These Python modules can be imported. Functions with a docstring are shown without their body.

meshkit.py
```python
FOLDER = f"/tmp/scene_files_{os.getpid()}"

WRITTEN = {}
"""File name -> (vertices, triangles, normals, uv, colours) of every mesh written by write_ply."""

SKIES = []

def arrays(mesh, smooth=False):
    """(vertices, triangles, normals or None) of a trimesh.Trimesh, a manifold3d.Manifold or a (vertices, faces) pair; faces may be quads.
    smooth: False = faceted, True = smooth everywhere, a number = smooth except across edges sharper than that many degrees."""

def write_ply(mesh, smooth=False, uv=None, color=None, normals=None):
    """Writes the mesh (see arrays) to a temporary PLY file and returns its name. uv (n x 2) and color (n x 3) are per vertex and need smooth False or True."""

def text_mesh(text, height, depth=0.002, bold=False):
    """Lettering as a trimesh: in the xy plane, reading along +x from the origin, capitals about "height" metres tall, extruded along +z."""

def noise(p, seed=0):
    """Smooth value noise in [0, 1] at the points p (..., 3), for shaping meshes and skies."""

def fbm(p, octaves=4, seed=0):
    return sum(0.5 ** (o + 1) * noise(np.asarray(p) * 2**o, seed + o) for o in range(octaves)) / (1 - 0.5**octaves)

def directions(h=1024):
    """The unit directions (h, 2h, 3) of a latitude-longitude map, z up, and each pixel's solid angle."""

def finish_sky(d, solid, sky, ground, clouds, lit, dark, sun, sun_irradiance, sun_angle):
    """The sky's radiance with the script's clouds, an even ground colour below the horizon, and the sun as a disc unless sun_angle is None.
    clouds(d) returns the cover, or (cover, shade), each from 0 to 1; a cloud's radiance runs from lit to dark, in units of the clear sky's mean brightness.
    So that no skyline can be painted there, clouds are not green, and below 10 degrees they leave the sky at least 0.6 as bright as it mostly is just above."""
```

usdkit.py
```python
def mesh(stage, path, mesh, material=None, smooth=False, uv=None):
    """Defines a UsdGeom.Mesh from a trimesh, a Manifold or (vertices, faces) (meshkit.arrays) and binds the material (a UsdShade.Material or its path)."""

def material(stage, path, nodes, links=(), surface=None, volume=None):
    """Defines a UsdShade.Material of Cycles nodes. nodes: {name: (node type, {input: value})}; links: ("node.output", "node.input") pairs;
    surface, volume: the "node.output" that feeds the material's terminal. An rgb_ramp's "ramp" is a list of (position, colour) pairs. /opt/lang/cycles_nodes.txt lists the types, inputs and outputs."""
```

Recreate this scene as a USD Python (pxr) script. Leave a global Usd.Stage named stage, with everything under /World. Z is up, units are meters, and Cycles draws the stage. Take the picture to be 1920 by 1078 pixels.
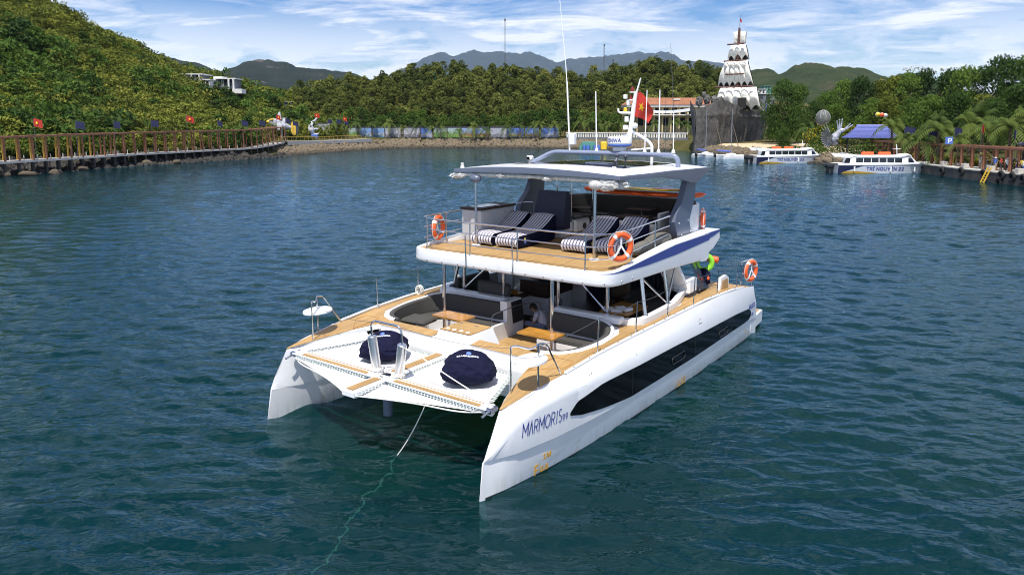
import math, random
import numpy as np, trimesh, usdkit, meshkit
from pxr import Usd, UsdGeom, UsdShade, UsdLux, Gf, Sdf
from shapely.geometry import Polygon, LineString, Point
from shapely import affinity
from scipy.interpolate import RBFInterpolator

rng = np.random.default_rng(7)
random.seed(7)
stage = Usd.Stage.CreateInMemory()
UsdGeom.SetStageUpAxis(stage, UsdGeom.Tokens.z)
UsdGeom.SetStageMetersPerUnit(stage, 1.0)
world = UsdGeom.Xform.Define(stage, '/World')
stage.SetDefaultPrim(world.GetPrim())

# ---------------------------------------------------------------- camera, sky, sun
cam = UsdGeom.Camera.Define(stage, '/World/camera')
FPX, YP, YH, HC = 1330.0, 420.0, 235.0, 7.0
PITCH = math.atan((YP - YH) / FPX)
cam.AddTranslateOp().Set(Gf.Vec3d(0, 0, HC))
cam.AddRotateXOp().Set(90.0 - math.degrees(PITCH))
cam.CreateHorizontalApertureAttr(36.0)
cam.CreateVerticalApertureAttr(36.0 * 574 / 1024)
cam.CreateFocalLengthAttr(FPX / 1920 * 36.0)
cam.CreateVerticalApertureOffsetAttr(-(539.0 - YP) / 1920 * 36.0)
cam.CreateHorizontalApertureOffsetAttr(0.0)
cam.CreateClippingRangeAttr(Gf.Vec2f(0.1, 40000))
cam.CreateExposureAttr(0.4)
SUN = np.array([-0.112, -0.448, 1.0]); SUN /= np.linalg.norm(SUN)
sun = UsdLux.DistantLight.Define(stage, '/World/sun')
sun.CreateIntensityAttr(1.25)
sun.CreateAngleAttr(0.53)
sun.CreateColorAttr(Gf.Vec3f(1.0, 0.955, 0.88))
sun.CreateNormalizeAttr(True)
_az = math.degrees(math.atan2(SUN[1], SUN[0]))
sun.AddRotateZOp().Set(_az + 90.0)
sun.AddRotateXOp().Set(math.degrees(math.acos(SUN[2])))
SUN_EL, SUN_ROT = math.asin(SUN[2]), math.atan2(SUN[0], SUN[1])
L = '/World/Looks/'
UsdGeom.Scope.Define(stage, '/World/Looks')
dome = UsdLux.DomeLight.Define(stage, '/World/sky')
SKY_S = 0.085
sky_mat = usdkit.material(stage, L + 'sky_air', {
    'tc': ('texture_coordinate', {}),
    'sep': ('separate_xyz', {}),
    'zz': ('math', {'math_type': 'maximum', 'value2': 0.0}),
    'zo': ('math', {'math_type': 'add', 'value2': 0.07}),
    'dx': ('math', {'math_type': 'divide'}),
    'dy': ('math', {'math_type': 'divide'}),
    'co': ('combine_xyz', {'z': 0.0}),
    'mp': ('mapping', {'scale': (0.85, 1.25, 1.0), 'rotation': (0, 0, 0.06), 'location': (3.1, 0.4, 0)}),
    'n1': ('noise_texture', {'scale': 1.15, 'detail': 10.0, 'roughness': 0.64, 'distortion': 0.5}),
    'r1': ('rgb_ramp', {'ramp': [(0.0, (0, 0, 0)), (0.41, (0.04, 0.04, 0.04)), (0.51, (0.38, 0.38, 0.38)), (0.61, (0.92, 0.92, 0.92)), (1.0, (1, 1, 1))]}),
    'mp2': ('mapping', {'scale': (7.0, 7.0, 20.0), 'location': (0.7, 5.2, 0)}),
    'n2': ('noise_texture', {'scale': 1.0, 'detail': 8.0, 'roughness': 0.6, 'distortion': 0.15}),
    'hk': ('map_range', {'from_min': 0.03, 'from_max': 0.11, 'to_min': 0.45, 'to_max': 1.0, 'clamp': True}),
    'hm': ('math', {'math_type': 'multiply'}),
    'lo': ('map_range', {'from_min': 0.075, 'from_max': 0.16, 'to_min': 1.0, 'to_max': 0.0, 'clamp': True}),
    'lm': ('math', {'math_type': 'multiply'}),
    'hs': ('hsv', {'saturation': 1.8, 'hue': 0.52, 'value': 1.08}),
    'r2': ('rgb_ramp', {'ramp': [(0.0, (0, 0, 0)), (0.42, (0, 0, 0)), (0.52, (0.9, 0.9, 0.9)), (1.0, (1, 1, 1))]}),
    'mx': ('math', {'math_type': 'maximum'}),
    'hz': ('map_range', {'from_min': 0.0, 'from_max': 0.07, 'to_min': 0.22, 'to_max': 0.0, 'clamp': True}),
    'mx2': ('math', {'math_type': 'maximum', 'use_clamp': True}),
    'sky': ('sky_texture', {'sky_type': 'single_scattering', 'sun_disc': False, 'sun_elevation': SUN_EL, 'sun_rotation': SUN_ROT, 'air_density': 1.0, 'aerosol_density': 0.6, 'altitude': 20.0}),
    'cl': ('mix', {'color2': (10.0, 10.1, 10.6)}),
    'bg': ('background_shader', {'strength': SKY_S}),
}, [('tc.generated', 'sep.vector'), ('sep.z', 'zz.value1'), ('zz.value', 'zo.value1'),
    ('sep.x', 'dx.value1'), ('zo.value', 'dx.value2'), ('sep.y', 'dy.value1'), ('zo.value', 'dy.value2'),
    ('dx.value', 'co.x'), ('dy.value', 'co.y'), ('co.vector', 'mp.vector'), ('mp.vector', 'n1.vector'), ('n1.fac', 'r1.fac'),
    ('tc.generated', 'mp2.vector'), ('mp2.vector', 'n2.vector'), ('n2.fac', 'r2.fac'), ('r1.color', 'hm.value1'), ('sep.z', 'hk.value'), ('hk.result', 'hm.value2'), ('hm.value', 'mx.value1'), ('r2.color', 'lm.value1'), ('sep.z', 'lo.value'), ('lo.result', 'lm.value2'), ('lm.value', 'mx.value2'),
    ('sep.z', 'hz.value'), ('mx.value', 'mx2.value1'), ('hz.result', 'mx2.value2'), ('mx2.value', 'cl.fac'), ('sky.color', 'hs.color'), ('hs.color', 'cl.color1'), ('cl.color', 'bg.color')], surface='bg.background')
UsdShade.MaterialBindingAPI.Apply(dome.GetPrim()).Bind(sky_mat)
dome.GetPrim().SetCustomDataByKey('kind', 'structure')
dome.GetPrim().SetCustomDataByKey('label', 'bright blue sky with thin streaked white clouds')

# ---------------------------------------------------------------- naming helpers
_used = {}
def uniq(parent, name):
    k = parent + '/' + name
    n = _used.get(k, 0); _used[k] = n + 1
    return k if n == 0 else f'{k}_{n:03d}'
def tag(p, label=None, cat=None, group=None, kind=None):
    p = p.GetPrim() if hasattr(p, 'GetPrim') else p
    for k, v in (('label', label), ('category', cat), ('group', group), ('kind', kind)):
        if v: p.SetCustomDataByKey(k, v)
    return p
def thing(name, label, cat, loc=(0, 0, 0), rot=0.0, group=None, scale=None, tilt=None):
    x = UsdGeom.Xform.Define(stage, uniq('/World', name))
    x.AddTranslateOp().Set(Gf.Vec3d(*map(float, loc)))
    if rot: x.AddRotateZOp().Set(math.degrees(rot))
    if tilt: x.AddRotateXYZOp().Set(Gf.Vec3f(*map(float, tilt)))
    if scale is not None: x.AddScaleOp().Set(Gf.Vec3f(*(map(float, scale) if np.ndim(scale) else [float(scale)] * 3)))
    tag(x, label, cat, group)
    return x.GetPrim()
def path_of(p): return str(p.GetPath()) if hasattr(p, 'GetPath') else p
def tidy(m):
    v, f = vf(m); k, i = np.unique(f, return_inverse=True)
    return (v, f) if len(k) == len(v) else (v[k], i.reshape(f.shape))
def part(parent, name, mesh, mat, smooth=35, label=None, kind=None):
    if isinstance(mesh, list): mesh = join(mesh)
    mesh = tidy(mesh)
    m = usdkit.mesh(stage, uniq(path_of(parent), name), mesh, L + mat, smooth=smooth)
    tag(m, label, kind=kind)
    return m.GetPrim()
def solo(name, mesh, mat, label, cat=None, group=None, kind=None, smooth=35):
    p = part('/World', name, mesh, mat, smooth)
    return tag(p, label, cat, group, kind)
def dup(root, loc, rot, label, scale=None, group=None, tilt=None):
    was = root.GetCustomData()
    base = root.GetName(); base = base[:-4] if base[-4] == '_' and base[-3:].isdigit() else base
    r = thing(base, label, was['category'], loc, rot, group or was.get('group'), scale, tilt)
    r.GetReferences().AddInternalReference(root.GetPath())
    r.SetInstanceable(True)
    return r

# ---------------------------------------------------------------- mesh helpers (all return (v, f))
def join(ms):
    V, F, n = [], [], 0
    for m in ms:
        v, f = vf(m)
        V.append(v); F.append(f + n); n += len(v)
    return np.vstack(V), np.vstack(F)
def vf(m):
    if isinstance(m, tuple):
        v, f = np.asarray(m[0], float), np.asarray(m[1], int)
        if f.shape[1] == 4: f = np.vstack([f[:, [0, 1, 2]], f[:, [0, 2, 3]]])
        return v, f
    if hasattr(m, 'to_mesh'):
        q = m.to_mesh(); return np.array(q.vert_properties[:, :3], float), np.array(q.tri_verts, int)
    return np.array(m.vertices, float), np.array(m.faces, int)
def move(m, d=(0, 0, 0), rz=0.0, s=None, rx=0.0, ry=0.0):
    v, f = vf(m); v = v.copy()
    if s is not None: v = v * np.asarray(s)
    for ax, a in ((0, rx), (1, ry), (2, rz)):
        if a:
            c, q = math.cos(a), math.sin(a); i, j = [(1, 2), (2, 0), (0, 1)][ax]
            v[:, i], v[:, j] = c * v[:, i] - q * v[:, j], q * v[:, i] + c * v[:, j]
    return v + np.asarray(d, float), f
def mirror(m):
    v, f = vf(m); return v * [-1, 1, 1], f[:, ::-1]
def grid(P, closed_u=False, closed_v=False, flip=False):
    P = np.asarray(P, float); a, b = P.shape[:2]
    I = np.arange(a * b).reshape(a, b)
    if closed_u: I = np.vstack([I, I[:1]])
    if closed_v: I = np.hstack([I, I[:, :1]])
    q = np.stack([I[:-1, :-1], I[1:, :-1], I[1:, 1:], I[:-1, 1:]], -1).reshape(-1, 4)
    if flip: q = q[:, ::-1]
    return vf((P.reshape(-1, 3), q))
def box(x0, x1, y0, y1, z0, z1, b=0.0):
    if b <= 0:
        m = trimesh.creation.box((x1 - x0, y1 - y0, z1 - z0)); m.apply_translation(((x0 + x1) / 2, (y0 + y1) / 2, (z0 + z1) / 2)); return vf(m)
    p = []
    for X, sx in ((x0, 1), (x1, -1)):
        for Y, sy in ((y0, 1), (y1, -1)):
            for Z, sz in ((z0, 1), (z1, -1)):
                p += [(X, Y + sy * b, Z + sz * b), (X + sx * b, Y, Z + sz * b), (X + sx * b, Y + sy * b, Z)]
    return vf(trimesh.convex.convex_hull(np.array(p)))
def tube(path, r, n=8, closed=False, caps=True):
    P = np.asarray(path, float); N = len(P)
    r = np.broadcast_to(np.asarray(r, float), (N,))
    if closed: T = np.roll(P, -1, 0) - np.roll(P, 1, 0)
    else: T = np.gradient(P, axis=0)
    T = T / np.maximum(np.linalg.norm(T, axis=1, keepdims=True), 1e-9)
    u = np.cross(T[0], [0, 0, 1.0]);
    if np.linalg.norm(u) < 1e-3: u = np.array([1.0, 0, 0])
    R = []
    for i in range(N):
        u = u - T[i] * (u @ T[i]); u /= np.linalg.norm(u); w = np.cross(T[i], u)
        a = np.arange(n) / n * 2 * np.pi
        R.append(P[i] + r[i] * (np.cos(a)[:, None] * u + np.sin(a)[:, None] * w))
    v, f = grid(np.array(R), closed_u=closed, closed_v=True, flip=True)
    if caps and not closed:
        k = len(v); v = np.vstack([v, P[:1], P[-1:]])
        i = np.arange(n); j = (i + 1) % n
        f = np.vstack([f, np.stack([np.full(n, k), j, i], 1), np.stack([np.full(n, k + 1), (N - 1) * n + i, (N - 1) * n + j], 1)])
        f = f[:, ::-1] if False else f
    return v, f
def rod(a, b, r, n=8): return tube([a, b], r, n)
def fillet(path, r=0.1, k=5):
    P = [np.asarray(p, float) for p in path]; out = [P[0]]
    for a, b, c in zip(P[:-2], P[1:-1], P[2:]):
        d1, d2 = a - b, c - b; l1, l2 = np.linalg.norm(d1), np.linalg.norm(d2); q = min(r, l1 * .45, l2 * .45)
        s, e = b + d1 / l1 * q, b + d2 / l2 * q
        for t in np.linspace(0, 1, k): out.append((1 - t) ** 2 * s + 2 * t * (1 - t) * b + t * t * e)
    out.append(P[-1]); return np.array(out)
def spline(pts, n=40):
    from scipy.interpolate import CubicSpline
    P = np.asarray(pts, float); d = np.r_[0, np.cumsum(np.linalg.norm(np.diff(P, axis=0), axis=1))]
    return CubicSpline(d, P)(np.linspace(0, d[-1], n))
def smooth_path(pts, n=60):
    from scipy.interpolate import PchipInterpolator
    P = np.asarray(pts, float); d = np.r_[0, np.cumsum(np.linalg.norm(np.diff(P, axis=0), axis=1))]
    return PchipInterpolator(d, P)(np.linspace(0, d[-1], n))
def lathe(prof, n=24, axis_xy=(0, 0)):
    a = np.arange(n) / n * 2 * np.pi; P = np.array(prof, float)
    G = np.stack([np.stack([P[:, 0] * math.cos(t) + axis_xy[0], P[:, 0] * math.sin(t) + axis_xy[1], P[:, 1]], 1) for t in a])
    return grid(G, closed_u=True)
def prism(poly, z0, z1):
    if not isinstance(poly, Polygon): poly = Polygon(poly)
    if not poly.is_valid: poly = poly.buffer(0)
    ms = []
    for g in getattr(poly, 'geoms', [poly]):
        m = trimesh.creation.extrude_polygon(g, z1 - z0, engine='earcut'); m.apply_translation((0, 0, z0)); ms.append(vf(m))
    return join(ms)
def warp_z(m, fn):
    v, f = vf(m); v = v.copy(); v[:, 2] += fn(v); return v, f
def disc(c, r, h, n=20, rx=None):
    m = trimesh.creation.cylinder(r, h, sections=n); v, f = vf(m)
    if rx: v = v * [1, rx / r, 1]
    return v + np.asarray(c), f
def ball(c, r, k=2, s=(1, 1, 1)):
    m = trimesh.creation.icosphere(k, 1.0); v, f = vf(m); return v * np.asarray(s) * r + np.asarray(c), f
def ribbon(path, up, w, h):
    """a bar of rectangular section w x h along a path"""
    P = np.asarray(path, float); T = np.gradient(P, axis=0); T /= np.linalg.norm(T, axis=1, keepdims=True)
    U = np.broadcast_to(np.asarray(up, float), P.shape); S = np.cross(T, U); S /= np.maximum(np.linalg.norm(S, axis=1, keepdims=True), 1e-9); U = np.cross(S, T)
    R = np.stack([P + S * w / 2 + U * h / 2, P - S * w / 2 + U * h / 2, P - S * w / 2 - U * h / 2, P + S * w / 2 - U * h / 2], 1)
    v, f = grid(R, closed_v=True)
    n = len(P); b = (n - 1) * 4
    f = np.vstack([f, [[0, 1, 2], [0, 2, 3], [b, b + 2, b + 1], [b, b + 3, b + 2]]])
    return v, f
def text_on(txt, h, depth=0.006, bold=False): return vf(meshkit.text_mesh(txt, h, depth, bold))
def frame_map(m, o, x, y):
    v, f = vf(m); x = np.asarray(x, float); y = np.asarray(y, float); z = np.cross(x, y); z /= np.linalg.norm(z)
    return np.asarray(o, float) + v[:, :1] * x + v[:, 1:2] * y + v[:, 2:3] * z, f

# ---------------------------------------------------------------- materials
def pm(name, col, rough=0.5, metal=0.0, spec=0.5, coat=0.0, noise=None, bump=None, **kw):
    """principled material; noise=(scale, amount): broad tone variation; bump=(scale, strength)"""
    nodes = {'p': ('principled_bsdf', {'base_color': col, 'roughness': rough, 'metallic': metal, 'specular_ior_level': spec, 'coat_weight': coat, **kw})}
    links = []
    if noise or bump: nodes['tc'] = ('texture_coordinate', {})
    if noise:
        s, a = noise
        nodes['n'] = ('noise_texture', {'scale': s, 'detail': 5.0, 'roughness': 0.6})
        nodes['r'] = ('rgb_ramp', {'ramp': [(0.25, tuple(c * (1 - a) for c in col)), (0.75, tuple(min(1, c * (1 + a)) for c in col))]})
        links += [('tc.object', 'n.vector'), ('n.fac', 'r.fac'), ('r.color', 'p.base_color')]
    if bump:
        s, a = bump
        nodes['bn'] = ('noise_texture', {'scale': s, 'detail': 4.0, 'roughness': 0.6}); nodes['b'] = ('bump', {'strength': a, 'distance': 0.02})
        links += [('tc.object', 'bn.vector'), ('bn.fac', 'b.height'), ('b.normal', 'p.normal')]
    return usdkit.material(stage, L + name, nodes, links, surface='p.BSDF')
pm('gelcoat_white', (0.72, 0.725, 0.735), 0.28, coat=0.3, noise=(1.3, 0.03))
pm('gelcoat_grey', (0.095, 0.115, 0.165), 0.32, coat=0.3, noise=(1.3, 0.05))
pm('gelcoat_arch', (0.20, 0.235, 0.33), 0.3, coat=0.3, noise=(1.3, 0.05))
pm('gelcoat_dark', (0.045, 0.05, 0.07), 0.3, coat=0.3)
pm('cabinet_grey', (0.42, 0.43, 0.45), 0.45)
pm('hull_stripe_blue', (0.035, 0.05, 0.24), 0.35, coat=0.2)
pm('lettering_blue', (0.03, 0.045, 0.26), 0.5)
pm('lettering_yellow', (0.62, 0.33, 0.02), 0.6, noise=(30, 0.3))
pm('antifoul_black', (0.012, 0.013, 0.014), 0.6)
pm('black_glass', (0.003, 0.0033, 0.004), 0.09, spec=0.12)
pm('smoke_glass', (0.02, 0.022, 0.03), 0.05, spec=0.6)
pm('chrome', (0.62, 0.62, 0.63), 0.12, metal=1.0)
pm('polished_steel', (0.72, 0.73, 0.75), 0.28, metal=1.0)
pm('wire_dark', (0.12, 0.12, 0.13), 0.4, metal=0.6)
pm('settee_fabric', (0.052, 0.050, 0.046), 0.9, noise=(60, 0.25), bump=(160, 0.3))
pm('grey_canvas', (0.12, 0.115, 0.10), 0.85, noise=(4, 0.3), bump=(5, 0.8))
pm('navy_fabric', (0.0038, 0.005, 0.024), 0.9, spec=0.2, noise=(8, 0.3), bump=(9, 0.8))
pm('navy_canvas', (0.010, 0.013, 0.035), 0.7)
pm('white_paint', (0.8, 0.8, 0.8), 0.4)
pm('white_plastic', (0.8, 0.8, 0.79), 0.3)
pm('frosted_plastic', (0.62, 0.62, 0.60), 0.15, transmission_weight=0.3, noise=(9, 0.3))
pm('ring_orange', (0.72, 0.105, 0.022), 0.5, noise=(5, 0.12))
pm('reflective_white', (0.72, 0.72, 0.72), 0.4)
pm('rope_white', (0.72, 0.70, 0.64), 0.9)
pm('rope_wet', (0.66, 0.72, 0.60), 0.7, noise=(9, 0.5))
pm('net_white', (0.72, 0.72, 0.71), 0.9, bump=(90, 0.25))
pm('net_cord', (0.55, 0.6, 0.56), 0.9)
pm('varnished_teak', (0.40, 0.19, 0.035), 0.3, coat=0.4, noise=(3, 0.35))
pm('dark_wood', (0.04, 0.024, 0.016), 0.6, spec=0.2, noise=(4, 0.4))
pm('black_plastic', (0.015, 0.015, 0.016), 0.45)
pm('star_yellow', (0.85, 0.55, 0.02), 0.7)
pm('flag_red', (0.40, 0.022, 0.012), 0.75, noise=(2, 0.2))
pm('flag_navy', (0.009, 0.011, 0.055), 0.75)
pm('emblem_yellow', (0.7, 0.6, 0.1), 0.6)
pm('emblem_blue', (0.08, 0.16, 0.5), 0.6)
pm('emblem_white', (0.75, 0.76, 0.82), 0.7)
pm('board_yellow', (0.75, 0.5, 0.03), 0.4)
pm('board_pink', (0.6, 0.3, 0.35), 0.4)
pm('toy_green', (0.25, 0.62, 0.04), 0.4)
pm('lamp_red', (0.22, 0.01, 0.01), 0.3)
pm('skin', (0.33, 0.19, 0.12), 0.6)
pm('hair_black', (0.01, 0.009, 0.008), 0.6)
pm('shirt_pale', (0.55, 0.56, 0.62), 0.85, noise=(6, 0.12))
pm('jeans_blue', (0.16, 0.19, 0.27), 0.9, noise=(6, 0.2))
# teak planking: planks run along local y
def planks(name, ca, cb, seam, row=0.055, length=2.2, rough=0.55, swap=True, ramp_amt=0.25):
    usdkit.material(stage, L + name, {
        'tc': ('texture_coordinate', {}), 's': ('separate_xyz', {}), 'c': ('combine_xyz', {'z': 0.0}),
        'b': ('brick_texture', {'color1': ca, 'color2': cb, 'mortar': seam, 'scale': 1.0, 'mortar_size': 0.0035, 'mortar_smooth': 0.3, 'brick_width': length, 'row_height': row, 'offset': 0.37}),
        'm': ('mapping', {'scale': (40, 2.5, 1) if swap else (2.5, 40, 1)}), 'n': ('noise_texture', {'scale': 1.0, 'detail': 5.0, 'roughness': 0.65}),
        'n2': ('noise_texture', {'scale': 1.1, 'detail': 3.0}),
        'r': ('rgb_ramp', {'ramp': [(0.2, (1 - ramp_amt,) * 3), (0.8, (1 + ramp_amt,) * 3)]}),
        'r2': ('rgb_ramp', {'ramp': [(0.3, (0.86, 0.86, 0.86)), (0.7, (1.1, 1.08, 1.04))]}),
        'x': ('mix', {'mix_type': 'multiply', 'fac': 1.0}), 'x2': ('mix', {'mix_type': 'multiply', 'fac': 1.0}),
        'p': ('principled_bsdf', {'roughness': rough, 'specular_ior_level': 0.3})},
        [('tc.object', 's.vector'), ('s.y', 'c.x' if swap else 'c.y'), ('s.x', 'c.y' if swap else 'c.x'), ('c.vector', 'b.vector'), ('tc.object', 'm.vector'), ('m.vector', 'n.vector'), ('tc.object', 'n2.vector'),
         ('n.fac', 'r.fac'), ('n2.fac', 'r2.fac'), ('b.color', 'x.color1'), ('r.color', 'x.color2'), ('x.color', 'x2.color1'), ('r2.color', 'x2.color2'), ('x2.color', 'p.base_color')], surface='p.BSDF')
planks('teak_deck', (0.355, 0.222, 0.090), (0.44, 0.285, 0.122), (0.10, 0.06, 0.03))
planks('teak_cross', (0.355, 0.222, 0.090), (0.44, 0.285, 0.122), (0.10, 0.06, 0.03), swap=False)
# lounger stripes: stripes run along local y
usdkit.material(stage, L + 'striped_fabric', {
    'tc': ('texture_coordinate', {}), 's': ('separate_xyz', {}), 'k': ('math', {'math_type': 'multiply', 'value2': 15.0}), 'fr': ('math', {'math_type': 'fraction'}),
    'gt': ('math', {'math_type': 'greater_than', 'value2': 0.55}), 'm': ('mix', {'color1': (0.72, 0.71, 0.72), 'color2': (0.02, 0.018, 0.05)}), 'p': ('principled_bsdf', {'roughness': 0.85})},
    [('tc.object', 's.vector'), ('s.x', 'k.value1'), ('k.value', 'fr.value1'), ('fr.value', 'gt.value1'), ('gt.value', 'm.fac'), ('m.color', 'p.base_color')], surface='p.BSDF')
# clear curtain / small panes
usdkit.material(stage, L + 'clear_pane', {'t': ('transparent_bsdf', {'color': (0.55, 0.58, 0.62)}), 'g': ('glossy_bsdf', {'roughness': 0.05, 'color': (0.9, 0.9, 0.9)}), 'f': ('fresnel', {'IOR': 1.5}), 'm': ('mix_closure', {})},
    [('f.fac', 'm.fac'), ('t.BSDF', 'm.closure1'), ('g.BSDF', 'm.closure2')], surface='m.closure')
usdkit.material(stage, L + 'roof_pane', {'t': ('transparent_bsdf', {'color': (0.16, 0.17, 0.19)}), 'g': ('glossy_bsdf', {'roughness': 0.05, 'color': (0.9, 0.9, 0.9)}), 'f': ('fresnel', {'IOR': 1.5}), 'm': ('mix_closure', {})},
    [('f.fac', 'm.fac'), ('t.BSDF', 'm.closure1'), ('g.BSDF', 'm.closure2')], surface='m.closure')
pm('cloth_pale', (.58, .57, .61), .9); pm('cloth_stripe', (.10, .095, .15), .9)
usdkit.material(stage, L + 'hull_gelcoat', {'tc': ('texture_coordinate', {}), 's': ('separate_xyz', {}), 'm': ('mapping', {'scale': (3.0, 3.0, .35)}), 'n': ('noise_texture', {'scale': 2.2, 'detail': 6.0, 'roughness': .7}), 'n2': ('noise_texture', {'scale': 1.1, 'detail': 4.0}),
    'z': ('map_range', {'from_min': .02, 'from_max': .42, 'to_min': .85, 'to_max': .0, 'clamp': True}), 'k': ('map_range', {'from_min': .46, 'from_max': .68, 'clamp': True}), 'ml': ('math', {'math_type': 'multiply'}),
    'r': ('rgb_ramp', {'ramp': [(.3, (.68, .69, .705)), (.7, (.735, .74, .75))]}), 'x': ('mix', {'color2': (.50, .49, .42)}), 'bn': ('noise_texture', {'scale': .9, 'detail': 2.0}), 'b': ('bump', {'strength': .25, 'distance': .02}), 'p': ('principled_bsdf', {'roughness': .27, 'coat_weight': .35})},
    [('tc.object', 's.vector'), ('tc.object', 'm.vector'), ('m.vector', 'n.vector'), ('tc.object', 'n2.vector'), ('tc.object', 'bn.vector'), ('s.z', 'z.value'), ('n.fac', 'k.value'), ('z.result', 'ml.value1'), ('k.result', 'ml.value2'), ('n2.fac', 'r.fac'), ('r.color', 'x.color1'), ('ml.value', 'x.fac'), ('x.color', 'p.base_color'), ('bn.fac', 'b.height'), ('b.normal', 'p.normal')], surface='p.BSDF')
# ---------------------------------------------------------------- water
usdkit.material(stage, L + 'sea_water', {
    'g': ('geometry', {}),
    'm1': ('mapping', {'scale': (1.0, 1.7, 1.0), 'rotation': (0, 0, -0.25)}),
    'n1': ('noise_texture', {'scale': 2.6, 'detail': 2.0, 'roughness': 0.55, 'distortion': 0.5}),
    'n2': ('noise_texture', {'scale': 9.0, 'detail': 2.0, 'roughness': 0.5, 'distortion': 0.3}),
    'n3': ('noise_texture', {'scale': 0.035, 'detail': 3.0, 'roughness': 0.5}),
    'k3': ('map_range', {'from_min': 0.35, 'from_max': 0.65, 'to_min': 0.75, 'to_max': 1.15, 'clamp': True}),
    'b1': ('bump', {'strength': 0.6, 'distance': 0.05}),
    'b2': ('bump', {'strength': 0.2, 'distance': 0.012}),
    'ks': ('math', {'math_type': 'multiply', 'value2': 0.75}),
    'body': ('diffuse_bsdf', {'color': (0.0012, 0.0215, 0.0225)}),
    'tr': ('transparent_bsdf', {'color': (0.34, 0.66, 0.62)}),
    'mb': ('mix_closure', {'fac': 0.40}),
    'gl': ('glossy_bsdf', {'roughness': 0.02, 'color': (0.66, 0.84, 1.0)}),
    'f': ('fresnel', {'IOR': 1.37}),
    'mx': ('mix_closure', {}),
}, [('g.position', 'm1.vector'), ('m1.vector', 'n1.vector'), ('m1.vector', 'n2.vector'), ('g.position', 'n3.vector'), ('n3.fac', 'k3.value'),
    ('k3.result', 'ks.value1'), ('ks.value', 'b1.strength'), ('n1.fac', 'b1.height'), ('n2.fac', 'b2.height'), ('b1.normal', 'b2.normal'),
    ('b2.normal', 'gl.normal'), ('b2.normal', 'f.normal'), ('body.BSDF', 'mb.closure1'), ('tr.BSDF', 'mb.closure2'),
    ('f.fac', 'mx.fac'), ('mb.closure', 'mx.closure1'), ('gl.BSDF', 'mx.closure2')], surface='mx.closure')
pm('sea_bed', (0.004, 0.022, 0.022), 0.9)
wr = np.random.default_rng(3)
_wl = np.exp(wr.uniform(math.log(0.26), math.log(2.3), 52))
_wd = math.radians(78) + wr.normal(0, 0.42, 52)            # direction the waves travel
_wp = wr.uniform(0, 6.28, 52)
_wa = 0.0054 * _wl ** 0.82 * wr.uniform(0.5, 1.3, 52)
def wave_height(x, y, cell):
    z = np.zeros_like(x)
    env = 0.72 + 0.55 * meshkit.noise(np.stack([x * 0.06, y * 0.06, 0 * x], -1), 5)
    for wl, d, p, a in zip(_wl, _wd, _wp, _wa):
        k = 2 * math.pi / wl
        s = np.sin(k * (x * math.cos(d) + y * math.sin(d)) + p + 1.3 * np.sin(0.11 * x * wl ** .3 + 0.07 * y + p))
        fade = np.clip((wl / np.maximum(cell, 1e-6) - 2.5) / 2.0, 0, 1)
        z += a * fade * (s + 0.35 * s * s)
    return z * env
ang = np.concatenate([np.linspace(-180, -46, 30)[:-1], np.linspace(-46, 46, 620), np.linspace(46, 180, 30)[1:-1]])
rad = np.concatenate([[0.6, 2.0, 4.0, 6.0], 7.0 * np.exp(np.linspace(0, math.log(330 / 7.0), 900)), [420, 600, 1000, 2000, 4000]])
A, R = np.meshgrid(np.radians(ang), rad, indexing='ij')
X, Y = R * np.sin(A), R * np.cos(A)
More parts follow.
